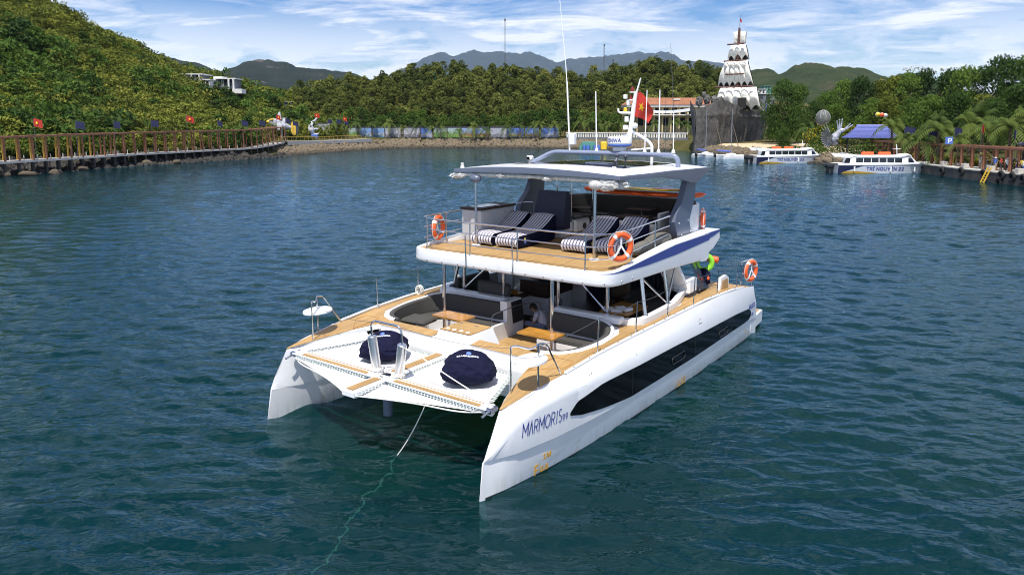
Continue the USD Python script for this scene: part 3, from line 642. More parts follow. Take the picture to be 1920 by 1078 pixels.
def fly_band(t0, t1, mat, name, lift=.006):
    """painted stripe that widens aft"""
    P = []
    for (x, y), nn_ in zip(FL, N_):
        if x < 1.9: continue
        zt_ = float(np.interp(y, [4.9, 5.5, 7, 8.9, 11.7], [3.472, 3.515, 3.605, 3.695, 3.68])); zb = float(np.interp(y, [4.9, 5.5, 7, 8.9, 11.7], [3.458, 3.455, 3.40, 3.39, 3.46]))
        P.append([(x + nn_[0] * lift, y + nn_[1] * lift, zt_ - .02), (x + nn_[0] * lift, y + nn_[1] * lift, zb)])
    return grid(P)
for fx in ((lambda m: m), mirror):
    fh = part(boat, 'upper_deck_moulding', fx(fly_shell()), 'gelcoat_white', 40, label='white upper deck edge with navy stripe')
    part(fh, 'navy_stripe', fx(fly_band(0, 0, '', '')), 'hull_stripe_blue', True)
    # aft quarter: the side stops in a vertical edge, a second wing runs further aft
    qv = prism([(11.60, 2.90), (11.62, 3.70), (11.2, 3.70), (11.0, 2.86), (11.4, 2.83)], 0, .30)
    v, f = qv; qv = (np.stack([3.24 - v[:, 2], v[:, 0], v[:, 1]], 1), f)
    part(fh, 'quarter_end', fx(qv), 'gelcoat_white', False)
    wv = prism([(11.5, 3.66), (12.75, 3.66), (12.78, 3.36), (12.2, 3.10), (11.5, 2.98)], 0, .5); v, f = wv
    wv = (np.stack([3.16 - v[:, 2], v[:, 0], v[:, 1]], 1), f)
    part(boat, 'aft_wing', fx(wv), 'gelcoat_white', False, label='white aft corner of the upper deck')
    part(fh, 'navy_stripe', fx(grid([[(3.168, 11.62, 3.66), (3.168, 11.62, 3.46)], [(3.168, 12.2, 3.65), (3.168, 12.2, 3.50)], [(3.168, 12.74, 3.64), (3.168, 12.74, 3.58)]])), 'hull_stripe_blue', False)
    dots = []
    for i in np.linspace(3, 30, 8):
        k = int(i); x, y = FL[k]; nn_ = N_[k]; dots.append(ball((x + nn_[0] * .004, y + nn_[1] * .004, 3.23), .020, 1, (1, 1, 1.2))); dots.append(box(x + nn_[0] * .004 - .007, x + nn_[0] * .004 + .007, y + nn_[1] * .004 - .007, y + nn_[1] * .004 + .007, 3.16, 3.22))
    part(fh, 'deck_lights', fx(join(dots)), 'polished_steel', kind='stuff')
inner_fl = [(x - nn_[0] * w, y - nn_[1] * w) for (x, y), nn_, w in zip(FL, N_, wide)]
fpoly = Polygon(inner_fl + [(2.86, 12.7), (-2.86, 12.7)] + [(-x, y) for x, y in inner_fl[::-1]]).buffer(0)
part(boat, 'upper_deck', [prism(fpoly.buffer(-.004), 3.452, 3.470)], 'teak_deck', False, label='teak floor of the upper deck')
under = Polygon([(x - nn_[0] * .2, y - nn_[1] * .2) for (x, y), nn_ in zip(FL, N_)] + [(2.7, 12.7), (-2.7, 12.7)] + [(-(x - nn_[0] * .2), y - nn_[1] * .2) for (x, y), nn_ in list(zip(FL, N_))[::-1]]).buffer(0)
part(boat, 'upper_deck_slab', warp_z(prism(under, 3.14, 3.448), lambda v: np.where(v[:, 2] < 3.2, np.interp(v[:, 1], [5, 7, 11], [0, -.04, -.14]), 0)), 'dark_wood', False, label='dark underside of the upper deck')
# posts that carry the upper deck
def post(a, b, r=.05, label=None): return part(boat, 'deck_post', rod(a, b, r, 12), 'chrome', label=label)
for s in (-1, 1):
    post((s * 2.43, 6.46, 2.1), (s * 2.43, 6.46, 3.1), .05); post((s * .93, 6.44, 2.1), (s * .93, 6.44, 3.1), .05)
    post((s * 3.27, 6.98, 2.06), (s * 3.08, 7.1, 3.05), .055); post((s * 3.25, 8.5, 2.06), (s * 3.10, 8.5, 3.0), .05)
    for a, b in (((s * 2.40, 6.47, 2.14), (s * 1.30, 6.5, 3.1)), ((s * 3.22, 8.44, 2.10), (s * 3.10, 7.15, 2.98)), ((s * 3.22, 8.54, 2.10), (s * 3.08, 9.35, 2.96))):
        part(boat, 'brace', rod(a, b, .032, 10), 'chrome', label='slanted chrome brace under the upper deck')
    part(boat, 'post_foot', join([disc((s * 3.27, 6.98, 2.07), .085, .02, 16), disc((s * 3.25, 8.5, 2.07), .085, .02, 16)]), 'chrome', kind='stuff')

# ---------------------------------------------------------------- saloon inside (open and dark)
part(boat, 'saloon_floor', [box(-2.5, 2.5, 6.62, 12.9, 1.105, 1.135)], 'dark_wood', False)
part(boat, 'saloon_bench', [box(-3.0, -2.2, 6.7, 8.3, 1.28, 1.75, .05), box(-3.05, -2.85, 6.7, 8.3, 1.75, 2.3, .05), box(-2.2, -.9, 6.45, 6.95, 1.28, 1.75, .05), box(-1.9, -.75, 6.40, 6.58, 1.75, 2.45, .05)], 'settee_fabric', 30, label='dark bench inside the saloon')
part(boat, 'saloon_bench', [box(2.1, 3.05, 8.4, 10.2, 1.28, 1.75, .05), box(1.0, 2.2, 10.0, 10.6, 1.28, 1.9, .05)], 'settee_fabric', 30, label='dark bench on the port side of the saloon')
wt_ = part(boat, 'saloon_table', prism(Polygon([(-1.36, 6.75), (-.55, 6.75), (-.55, 7.35), (-1.36, 7.35)]).buffer(.05), 2.02, 2.06), 'dark_wood', False, label='dark wooden table inside the saloon')
part(wt_, 'table_leg', rod((-.95, 7.05, 1.14), (-.95, 7.05, 2.02), .05, 10), 'chrome')
part(wt_, 'tray', [box(-1.15, -.75, 6.85, 7.2, 2.062, 2.08), lathe([(.0, 2.08), (.1, 2.09), (.12, 2.13)], 12, (-.95, 7.02))], 'varnished_teak', 30)
part(boat, 'galley_base', [box(-1.4, -.45, 8.0, 9.5, 1.136, 1.77, .02)], 'gelcoat_white', 30, label='white galley base with round vents')
gv = []
for cx in (8.35, 8.75):
    for a in np.arange(7) / 7 * 6.283: gv.append(disc((0, 0, 0), .035, .012, 8)); v, f = gv[-1]; gv[-1] = (np.stack([v[:, 2] - .447, v[:, 0] + cx + .10 * math.cos(a), v[:, 1] + 1.5 + .10 * math.sin(a)], 1), f)
part(boat, 'vent_holes', join(gv), 'black_plastic', False, kind='stuff')
gb = part(boat, 'bar_cabinet', [box(-1.43, -.42, 7.97, 9.5, 1.775, 2.24, .01)], 'dark_wood', False, label='dark wooden bar cabinet in the saloon')
part(gb, 'worktop', box(-1.46, -.39, 7.94, 9.53, 2.242, 2.275, .01), 'gelcoat_dark', False)
part(boat, 'stair_wall', [prism([(-2.45, 8.2), (-1.88, 8.2), (-1.88, 8.3), (-2.45, 8.3)], 1.14, 2.6)], 'cabinet_grey', False)
part(boat, 'companion_panel', frustum([(-.40, 6.1), (-.335, 6.1), (-.335, 6.62), (-.40, 6.62)], [(-.40, 6.0), (-.335, 6.0), (-.335, 6.5), (-.40, 6.5)], 1.45, 2.08), 'black_plastic', False)
wall = [box(x, x + .10, 10.9, 10.96, 1.14, 2.95) for x in np.arange(-.72, 2.6, .16)]
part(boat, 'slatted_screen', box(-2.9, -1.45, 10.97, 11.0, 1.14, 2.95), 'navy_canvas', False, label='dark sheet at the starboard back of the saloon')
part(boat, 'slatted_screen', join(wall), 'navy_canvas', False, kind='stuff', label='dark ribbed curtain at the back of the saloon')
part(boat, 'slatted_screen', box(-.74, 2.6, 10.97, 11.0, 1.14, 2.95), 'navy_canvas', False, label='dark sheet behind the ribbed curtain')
rt_ = part(boat, 'dining_table', prism([(1.9, 7.0), (2.75, 7.0), (2.75, 8.3), (1.9, 8.3)], 1.93, 1.97), 'varnished_teak', False, label='wooden dining table on the port side of the saloon')
part(rt_, 'table_leg', rod((2.3, 7.6, 1.28), (2.3, 7.6, 1.93), .06, 10), 'chrome')
for i, (x, y, z) in enumerate([(2.05, 7.2, 1.99), (2.35, 7.15, 1.985), (2.3, 7.45, 1.985), (2.55, 7.4, 1.99)]):
    tw_ = bthing('folded_towel', ['white folded towel nearest the post on the saloon table', 'second white folded towel on the saloon table', 'white towel at the back of the saloon table', 'white towel at the outer edge of the saloon table'][i], 'towel', (x, y, z), .4 * i)
    part(tw_, 'cloth', [box(-.15, .15, -.09, .09, -.01, .05, .02), box(-.13, .15, -.08, .085, .045, .075, .02)], 'white_paint', 30)
ch = part(boat, 'helm_chair', [box(1.35, 1.95, 8.2, 8.75, 1.75, 1.95, .06), box(1.35, 1.95, 8.65, 8.85, 1.95, 2.75, .07), rod((1.65, 8.45, 1.28), (1.65, 8.45, 1.75), .07)], 'dark_wood', 30, label='dark brown swivel chair in the saloon')
part(ch, 'armrest', box(1.95, 2.06, 8.25, 8.7, 2.05, 2.15, .04), 'black_plastic', 30)
part(boat, 'entry_ladder', [ribbon([(3.16, 10.25, 2.02), (3.16, 9.3, 3.0)], (0, .7, .7), .10, .10), ribbon([(2.60, 10.25, 2.02), (2.60, 9.3, 3.0)], (0, .7, .7), .10, .10), ribbon([(2.88, 10.20, 2.04), (2.88, 9.28, 2.98)], (0, .7, .7), .52, .02)] + [box(2.64, 3.12, 10.2 - k * .19, 10.38 - k * .19, 2.1 + k * .2, 2.13 + k * .2) for k in range(5)], 'gelcoat_white', False, label='white slanted steps up to the upper deck')
part(boat, 'equipment_box', [move(box(-.26, .26, -.28, .28, 0, .42, .03), (3.03, 10.28, 2.04))], 'gelcoat_white', 30, label='white box on the port side deck by the steps')
part(boat, 'wind_deflector', [grid([[(3.30, 10.75, 2.0), (3.12, 10.35, 3.0)], [(3.22, 11.7, 1.92), (3.02, 11.05, 2.95)]])], 'smoke_glass', False, label='dark tinted glass panel at the stern')
part(boat, 'stern_seat', [prism(Polygon([(11.65, 1.82), (12.45, 1.80), (12.42, 2.06), (12.25, 2.22), (11.8, 2.24), (11.65, 2.1)]).buffer(.03), 0, .12)], 'gelcoat_white', 30) if False else None
sv = prism(Polygon([(11.75, 1.84), (12.55, 1.80), (12.5, 2.12), (12.3, 2.22), (11.85, 2.20)]).buffer(.04, join_style=1), 0, .10); v, f = sv
ss = part(boat, 'stern_seat', (np.stack([3.60 - v[:, 2], v[:, 0], v[:, 1]], 1), f), 'gelcoat_white', 30, label='white and teak folding panel on the stern deck')
sv = prism(Polygon([(11.82, 1.86), (12.48, 1.84), (12.44, 2.10), (12.28, 2.16), (11.9, 2.14)]), 0, .012); v, f = sv
part(ss, 'teak_facing', (np.stack([3.606 + v[:, 2], v[:, 0], v[:, 1]], 1), f), 'teak_deck', False)

# ---------------------------------------------------------------- lifelines and pulpits
for fx, sg in (((lambda m: m), 1), (mirror, -1)):
    st_n = [3.94, 5.72, 7.5, 9.2, 10.9, 12.45]
    tops = []
    for n in st_n:
        e = HC_ + float(od(n)) - .11; zz = float(_deckz(n)) + .01
        sp = part(boat, 'stanchion', fx(rod((e, n, zz), (e + .03, n, zz + .84), .0155, 8)), 'chrome')
        part(sp, 'stanchion_foot', fx(join([lathe([(0.0, zz), (.042, zz), (.036, zz + .015), (.022, zz + .03), (.02, zz + .075), (0, zz + .075)], 10, (e, n)), box(e - .12, e - .02, n - .012, n + .012, zz, zz + .012)])), 'chrome')
        tops.append((e + .03, n, zz + .82))
    pul_end = (HC_ + .13, 2.52, 1.80)
    lines = [(HC_ + .16, 1.75, 2.60)] + tops + [(3.75, 13.12, 2.55)]
    seg = []
    for a, b in zip(lines[:-1], lines[1:]):
        a, b = np.array(a), np.array(b); seg += [a + (b - a) * t - [0, 0, .05 * 4 * t * (1 - t)] for t in np.linspace(0, 1, 6)]
    part(boat, 'lifeline', fx(tube(np.array(seg), .0055, 5)), 'wire_dark')
    pr = [(3.04, 1.27, 1.70), (3.04, 1.27, 2.64), (3.10, 1.34, 2.66), (3.22, 1.5, 2.60), (3.40, 1.72, 2.66), (3.44, 1.95, 2.62), (HC_ + .20, 2.52, 1.81)]
    pu = part(boat, 'pulpit', fx(join([rod(pr[0], pr[1], .018, 8), tube(spline(pr[1:5], 16), .021, 8), tube(fillet([pr[4], pr[5], pr[6]], .1), .021, 8), rod((3.40, 1.72, 1.74), (3.40, 1.72, 2.66), .018, 8)])), 'chrome', label='chrome bow pulpit')
    a_ = np.linspace(0, 2 * np.pi, 28, endpoint=False)
    pl = Polygon([(3.28 + .30 * math.cos(t), 1.64 + .40 * math.sin(t)) for t in a_])
    part(pu, 'bow_seat', fx(join([prism(pl, 2.30, 2.345), prism(pl.buffer(-.02), 2.344, 2.36)])), 'white_plastic', 30, label='white oval bow seat')
# white coiled lines on the starboard lifeline
for i, (x, y) in enumerate(((-3.72, 5.72), (-3.70, 7.5))):
    cr = bthing('rope_coil', ['white rope coil at the forward starboard stanchion', 'white rope bow at the aft starboard stanchion'][i], 'rope', (x + .12, y, float(_deckz(y)) + .02))
    part(cr, 'loops', [tube([(.10 * math.cos(t) * (1 + .12 * k), .05 * k - .04, .13 + .13 * math.sin(t)) for t in np.linspace(0, 6.28, 20)], .014, 5, closed=False) for k in range(3)], 'rope_white')
# wires on the foredeck
part(boat, 'foredeck_wire', [tube([np.array(a) + (np.array(b) - np.array(a)) * t - [0, 0, .10 * 4 * t * (1 - t)] for t in np.linspace(0, 1, 14)], .005, 5) for a, b in (((-.43, .80, 2.70), (-3.05, 1.30, 2.6)), ((.45, .87, 2.70), (3.05, 1.28, 2.62)), ((-.40, .81, 2.34), (-2.9, 1.9, 1.75)))], 'wire_dark', kind='stuff')

# ---------------------------------------------------------------- rails of the upper deck
rp = [(-2.92, 9.2), (-3.00, 7.6), (-3.08, 6.0), (-3.00, 5.3), (-2.6, 5.05), (-1.5, 5.02), (1.6, 5.02), (2.6, 5.05), (3.0, 5.35), (3.06, 6.1), (2.98, 7.6), (2.88, 9.3)]
rz = lambda y: np.interp(y, [5, 6, 7, 9, 10], [3.5, 3.52, 3.60, 3.70, 3.72])
base = fillet(np.c_[np.array(rp), np.zeros(len(rp))], .35, 5)
def rail_at(h0, h1, r, y_to=9.3):
    p = base.copy(); p[:, 2] = np.interp(p[:, 1], [5, 6, 9.3], [h0, h0, h1]); return tube(p, r, 8)
part(boat, 'upper_rail', rail_at(4.38, 4.42, .022), 'chrome', label='chrome top rail around the upper deck')
part(boat, 'upper_rail', rail_at(4.08, 4.14, .016), 'chrome', label='chrome middle rail around the upper deck')
part(boat, 'upper_rail', rail_at(3.77, 3.90, .016), 'chrome', label='chrome lower rail around the upper deck')
for x, y in ((-3.06, 6.4), (-2.98, 8.0), (-2.62, 5.05), (-1.02, 5.02), (.55, 5.02), (2.55, 5.05), (3.03, 6.6), (2.95, 8.2)):
    b = base[np.argmin(np.hypot(base[:, 0] - x, base[:, 1] - y))]
    part(boat, 'rail_post', [rod((x, y, float(rz(y)) - .05), (x, y, 4.39), .017, 8), disc((x, y, float(rz(y)) + .01), .035, .02, 12)], 'chrome')
for x in (-1.09, .47):
    part(boat, 'ladder_bracket', [tube(fillet([(x + .05, 4.99, 4.08), (x, 4.90, 4.08), (x, 4.915, 3.6), (x, 4.93, 3.16)], .06), .020, 8)], 'chrome', label='chrome hook over the front edge')

# ---------------------------------------------------------------- life rings
def ring(name, label, loc, rz_, rx_=0.0, R=.30, r=.072, strap=True):
    t = thing(name, label, 'life ring', bw(loc), BROT + rz_, 'orange life rings on the catamaran')
    A_ = np.linspace(0, 2 * np.pi, 48, endpoint=False)
    part(t, 'ring', tube([(R * math.cos(a), 0, R * math.sin(a)) for a in A_], r, 14, closed=True), 'ring_orange', True)
    for a0 in (.6, 2.2, 3.9, 5.4):
        part(t, 'reflective_band', tube([(R * math.cos(a), 0, R * math.sin(a)) for a in np.linspace(a0 - .13, a0 + .13, 6)], r + .005, 14, caps=False), 'reflective_white', True)
    gr = [(R + r + .004 + (.022 * abs(math.sin(2 * a)))) for a in A_]
    part(t, 'grab_line', tube([(g * math.cos(a), -.01, g * math.sin(a)) for g, a in zip(gr, A_)], .009, 5, closed=True), 'rope_white')
    if strap: part(t, 'webbing', [ribbon([(0, -.03, R + r), (0, -.03, .03)], (0, 1, 0), .045, .012), ribbon([(0, -.03, .03), (.2, -.05, -.26)], (0, 1, 0), .045, .012), ribbon([(0, -.03, .03), (-.2, -.05, -.26)], (0, 1, 0), .045, .012)], 'reflective_white')
    return t
ring('life_ring', 'orange life ring at the front port corner of the upper deck rail', (3.10, 5.82, 4.03), math.radians(62), R=.305)
ring('life_ring', 'orange life ring at the front starboard corner of the upper deck rail', (-3.08, 6.06, 3.97), math.radians(-75), R=.305)
ring('life_ring', 'orange life ring hanging in the rail at the port stern', (3.86, 13.95, 2.16), math.radians(75), R=.30)
ring('life_ring', 'orange life ring almost hidden behind the white aft wall of the upper deck', (2.66, 12.52, 3.98), math.radians(115), R=.26, strap=False)
part(boat, 'stern_rail', [tube(fillet([(3.80, 13.15, 1.74), (3.80, 13.15, 2.58), (3.78, 14.4, 2.50), (3.78, 14.4, 1.3)], .12), .018, 8), rod((3.80, 13.15, 2.15), (3.78, 14.4, 2.10), .012), ball((3.80, 13.15, 2.55), .03, 1)], 'chrome', label='chrome rail at the port stern')

# ---------------------------------------------------------------- loungers
def lounger_mesh():
    prof = smooth_path([(.10, .04), (0.0, .10), (-.04, .20), (.02, .32), (.15, .38), (.5, .39), (.9, .405), (1.25, .47), (1.6, .63), (1.95, .82), (2.01, .83), (2.04, .79)], 36)
    under = [(1.98, .66), (1.90, .10), (1.85, .03), (.3, .03)]
    return prof, under
pf, un = lounger_mesh()
def lounger(label, loc, rot):
    t = bthing('sun_lounger', label, 'sun lounger', loc, rot, 'striped sun loungers on the upper deck')
    w = .38
    wd_ = np.where(np.arange(15) % 2 == 0, 1.35, 1.0); xs = -w + 2 * w * np.r_[0, np.cumsum(wd_)] / wd_.sum(); lift = .03 * np.cos(1.4 * xs / w)
    cols = [grid([[(x, p[0], p[1] + l - .02) for p in pf] for x, l in zip(xs[i:i + 2], lift[i:i + 2])]) for i in range(15)]
    cv = part(t, 'cover', join(cols[0::2]), 'cloth_pale', 40, kind='stuff', label='pale stripes of the cover'); part(t, 'navy_stripes', join(cols[1::2]), 'cloth_stripe', 40, kind='stuff', label='navy stripes of the cover')
    loop = Polygon(list(map(tuple, pf)) + un).buffer(0).buffer(-.012)
    for s in (-1, 1):
        m = prism(loop, 0, .02); v, f = m
        part(t, 'side_panel', (np.stack([s * (w - .005) - .01 + v[:, 2], v[:, 0], v[:, 1]], 1), f), 'navy_fabric', False)
    part(t, 'back_panel', grid([[(-w, 2.04, .75), (-w, 1.95, .05)], [(w, 2.04, .75), (w, 1.95, .05)]]), 'navy_fabric', False)
    part(t, 'emblem', [frame_map(move(disc((0, 0, 0), .05, .004, 12), (0, .05, 0)), (w + .013, .38, .20), (0, 1, 0), (0, 0, 1))], 'emblem_yellow', label='small yellow emblem on the side')
    part(t, 'emblem', [frame_map(move(disc((0, 0, 0), .05, .004, 12), (0, 0, 0)), (w + .014, .39, .17), (0, 1, 0), (0, 0, 1))], 'emblem_blue', label='small blue emblem on the side')
    return t
lounger('leftmost striped lounger on the upper deck, beside the grey cabinet', (-1.84, 6.55, 3.472), .0)
lounger('second striped lounger from the left, in front of the navy helm cover', (-.94, 6.58, 3.472), -.02)
lounger('third striped lounger, behind the front port post', (1.02, 7.05, 3.472), .0)
lounger('rightmost striped lounger, half hidden by the front life ring', (1.92, 7.35, 3.472), .03)

# ---------------------------------------------------------------- upper deck furniture
cab = part(boat, 'wet_bar', [box(-2.95, -2.20, 7.0, 8.75, 3.473, 4.44, .02)], 'cabinet_grey', 30, label='grey wet bar cabinet with dark top')
part(cab, 'worktop', [box(-3.0, -2.16, 6.96, 8.8, 4.442, 4.50, .01)], 'dark_wood', False)
part(cab, 'steel_top', [box(-2.85, -2.35, 7.2, 8.2, 4.502, 4.512)], 'smoke_glass', False)
for y0, y1, z0, z1 in ((7.06, 7.62, 3.6, 4.38), (7.68, 8.68, 4.12, 4.38), (7.68, 8.68, 3.6, 4.07)):
    dq = part(cab, 'cabinet_door', [box(-2.20, -2.188, y0, y1, z0, z1, .004)], 'cabinet_grey', False); part(dq, 'knob', [ball((-2.18, (y0 + y1) / 2, z1 - .08), .018, 1)], 'chrome')
part(boat, 'helm_cover', [frustum([(-1.75, 9.05), (-.55, 9.05), (-.55, 9.5), (-1.75, 9.5)], [(-1.62, 9.30), (-.58, 9.30), (-.58, 9.5), (-1.62, 9.5)], 3.75, 4.92)], 'navy_canvas', False, label='navy canvas cover over the helm')
part(boat, 'helm_base', [box(-1.7, -.6, 9.1, 9.6, 3.473, 3.74, .03)], 'gelcoat_white', 30)
part(boat, 'helm_rail', [tube(fillet([(-2.45, 10.2, 3.47), (-2.45, 10.2, 4.42), (-2.45, 9.5, 4.46), (-2.62, 9.5, 4.4)], .12), .016, 8), rod((-2.45, 10.2, 4.05), (-2.75, 9.7, 4.0), .012)], 'chrome')
# U-shaped settee with dark backs, white shell
sb = part(boat, 'aft_settee', [box(-1.75, -.75, 10.2, 11.15, 3.473, 3.94, .06)], 'gelcoat_white', 30, label='white settee base with round speakers')
part(sb, 'settee_front', [box(-.75, 1.0, 11.3, 11.4, 3.473, 3.86, .02), box(1.0, 2.3, 11.3, 11.4, 3.473, 3.82, .02)], 'gelcoat_white', 30)
for x, y, ax in ((-1.30, 10.195, 0), (-.745, 10.75, 1)):
    m = disc((0, 0, 0), .10, .02, 20); v, f = m
    part(sb, 'speaker', (np.stack([v[:, 0] + x, v[:, 2] + y, v[:, 1] + 3.68], 1) if ax == 0 else np.stack([v[:, 2] + x, v[:, 0] + y, v[:, 1] + 3.68], 1), f), 'black_plastic', False)
part(boat, 'aft_cushion', [box(-1.72, -.72, 10.18, 11.2, 3.945, 4.06, .05), box(-1.7, 2.3, 11.42, 12.1, 3.88, 4.0, .05), box(-.7, 2.3, 11.36, 11.5, 3.7, 3.9, .03)], 'settee_fabric', 30, label='dark seat cushions of the aft settee')
ub = fillet([(-1.85, 10.15, 0), (-1.9, 11.2, 0), (-1.75, 12.0, 0), (-1.2, 12.4, 0), (1.9, 12.45, 0), (2.58, 12.3, 0), (2.62, 11.6, 0), (2.55, 10.6, 0)], .35, 6)[:, :2]
Tu = np.gradient(ub, axis=0); Tu /= np.linalg.norm(Tu, axis=1, keepdims=True); Nu = np.stack([Tu[:, 1], -Tu[:, 0]], 1)      # to the inside
part(boat, 'aft_backrest', grid([[(*(p + q * o), z) for o, z in ((-.02, 4.50), (.02, 4.60), (.10, 4.60), (.17, 4.52), (.22, 4.0), (.2, 3.9))] for p, q in zip(ub, Nu)]), 'settee_fabric', 40, label='dark curved backrest of the aft settee')
part(boat, 'aft_shell', grid([[(*(p + q * o), z) for o, z in ((-.03, 4.50), (-.09, 4.51), (-.11, 4.46), (-.11, 3.46))] for p, q in zip(ub, Nu)], flip=False), 'gelcoat_white', 40, label='white outer shell around the aft settee')
part(boat, 'settee_end', [box(2.20, 2.28, 9.95, 10.75, 3.86, 4.38, .035)], 'frosted_plastic', 30, label='pale panel at the port end of the settee')
part(boat, 'side_cover', [ball((2.72, 7.9, 3.66), 1, 2, (.20, .62, .20)), ball((2.70, 8.9, 3.72), 1, 2, (.22, .9, .24)), box(2.5, 2.86, 7.6, 9.7, 3.5, 3.82, .12)], 'grey_canvas', 40, label='grey canvas cover along the port rail')
for i, (x, y, z) in enumerate(((-1.2, 11.3, 4.20), (.85, 11.75, 4.24), (1.05, 10.75, 4.10))):
    tb = part(boat, 'upper_table', prism(Polygon([(x - .42, y - .32), (x + .42, y - .32), (x + .42, y + .32), (x - .42, y + .32)]).buffer(.05, join_style=1), z, z + .03), 'dark_wood', False)
    part(tb, 'table_leg', rod((x, y, 3.47), (x, y, z), .04, 10), 'chrome')

# ---------------------------------------------------------------- hard top
xs = np.linspace(-1, 1, 61); ys = np.r_[6.42, 6.5, np.linspace(6.6, 11.9, 54)]
hw = ip([6.42, 8, 10.5, 11.9], [2.74, 2.92, 3.02, 3.02]); camber = lambda x: .13 * (1 - x * x)
zr = ip([6.42, 9, 11.9], [5.715, 5.73, 5.70])
topP = [[(x * float(hw(y)), y - .10 * (1 - x * x) * (y < 6.6), float(zr(y)) + camber(x)) for x in xs] for y in ys]
def cut_panes(m, grow):
    v, f = m; c = v[f].mean(1); hole = np.zeros(len(f), bool)
    for a, b, c0, d in PANES: hole |= (c[:, 0] > a + grow) & (c[:, 0] < b - grow) & (c[:, 1] > c0 + grow) & (c[:, 1] < d - grow)
    return v, f[~hole]
PANES = ((-1.95, -.02, 8.15, 9.9), (.02, 1.95, 8.15, 9.9), (-1.95, -.02, 9.98, 11.6), (.02, 1.95, 9.98, 11.6))
part(boat, 'hardtop', cut_panes(grid(topP, flip=True), .05), 'gelcoat_white', 40, label='white hardtop roof')
zl = ip([6.42, 8.5, 9.7, 10.5, 11.0, 11.5, 11.9], [5.605, 5.58, 5.45, 5.30, 5.28, 5.45, 5.56])
fas = []
per = [(x * float(hw(6.42)), 6.42 - .10 * (1 - x * x), float(zr(6.42)) + camber(x), float(zl(6.42)) + .5 * camber(x)) for x in xs]
left = [(-float(hw(y)), y, float(zr(y)), float(zl(y))) for y in np.linspace(11.9, 6.5, 30)]; right = [(float(hw(y)), y, float(zr(y)), float(zl(y))) for y in np.linspace(6.5, 11.9, 30)]
loop_ = left + per + right
part(boat, 'hardtop_edge', grid([[(a, b, z1 + .004), (a * 1.004, b - (.012 if b < 6.45 else 0), z1 - .02), (a * 1.004, b - (.012 if b < 6.45 else 0), z0 + .01), (a * .985, b + .02, z0)] for a, b, z1, z0 in loop_]), 'gelcoat_grey', 30, label='blue grey edge of the hardtop')
part(boat, 'hardtop_underside', cut_panes(grid([[(x * float(hw(y)) * .985, y + .02, (float(zl(y)) if abs(x) > .9 else 5.60) + (.045 if abs(x) < .99 else 0) + .02) for x in xs] for y in np.linspace(6.42, 11.88, 60)]), .03), 'gelcoat_white', 40)
part(boat, 'hardtop_edge', [box(-3.0, 3.0, 11.88, 11.92, 5.56, 5.70)], 'gelcoat_grey', False)
def roof_panel(x0, x1, y0, y1, lift=.008):
    return grid([[(x, y, float(zr(y)) + camber(x / float(hw(y))) + lift) for x in np.linspace(x0, x1, 7)] for y in np.linspace(y0, y1, 8)], flip=True)
for a, b, c, d in PANES:
    part(boat, 'roof_glass', roof_panel(a, b, c, d), 'roof_pane', True, label='dark glass panel in the hardtop')
part(boat, 'roof_hatch', [tube([(x, y, float(zr(y)) + camber(x / 3) + .03) for x, y in ((.5, 8.6), (1.2, 8.6), (1.2, 9.2), (.5, 9.2), (.5, 8.6))], .03, 6)], 'gelcoat_grey')
for s in (-1, 1):
    pv = prism(Polygon([(10.08, 3.55), (9.74, 4.18), (9.85, 4.4), (10.28, 4.78), (10.62, 5.34), (11.28, 5.34), (11.24, 4.8), (10.86, 4.12), (11.1, 3.58)]), 0, .19); v, f = pv
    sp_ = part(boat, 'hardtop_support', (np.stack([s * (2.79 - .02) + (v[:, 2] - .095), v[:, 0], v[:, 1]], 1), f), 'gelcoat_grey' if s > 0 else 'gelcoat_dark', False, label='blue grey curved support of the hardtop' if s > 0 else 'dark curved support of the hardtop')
    for y, z in ((10.25, 3.75), (10.95, 3.78), (10.05, 4.12), (10.75, 4.15)): part(sp_, 'bolt', ball((s * (2.77 + .10), y, z), .028, 1), 'chrome')
    q = part(boat, 'hardtop_post', [rod((s * 1.99, 6.5, 3.47), (s * 1.99, 6.5, 5.62), .04, 12)], 'chrome', label='chrome post at the front of the hardtop'); part(q, 'post_foot', [disc((s * 1.99, 6.5, 3.485), .13, .03, 20)], 'white_plastic')
    part(q, 'loudspeaker', [ball((s * 1.99 + .05, 6.42, 5.46), 1, 2, (.20, .14, .13))], 'gelcoat_grey' if s < 0 else 'frosted_plastic')
for x, y in ((-1.5, 10.2), (-.55, 10.9), (-.7, 9.8)): part(boat, 'hardtop_post', rod((x, y, 3.47 if x < -1 else 3.9), (x, y, 5.72), .028, 10), 'chrome')
# rolled clear curtains under the front edge of the roof
r0 = np.random.default_rng(11)
rl = [(x, 6.47 + .015 * math.sin(9 * x), 5.545 + .045 * (1 - (x / 2.9) ** 2)) for x in np.linspace(-2.78, 2.6, 60)]
rr = .045 + .014 * np.abs(np.sin(np.linspace(0, 30, 60))) + .008 * r0.random(60)
part(boat, 'rolled_curtain', tube(rl, rr, 9), 'frosted_plastic', 40, label='rolled clear curtain under the hardtop edge')
def crumple(c, s, seed, rad=1.0):
    v, f = ball((0, 0, 0), 1, 3); d = meshkit.fbm(v * 2.6 + seed, 4, seed) - .5; v = v * (1 + .9 * d[:, None]); return v * np.array(s) * rad + np.array(c), f
part(boat, 'curtain_bundle', [crumple((2.35, 6.5, 5.47), (.34, .14, .15), 3), crumple((2.62, 6.75, 5.48), (.2, .2, .12), 9)], 'frosted_plastic', False, label='bundle of crumpled clear curtain at the port corner')
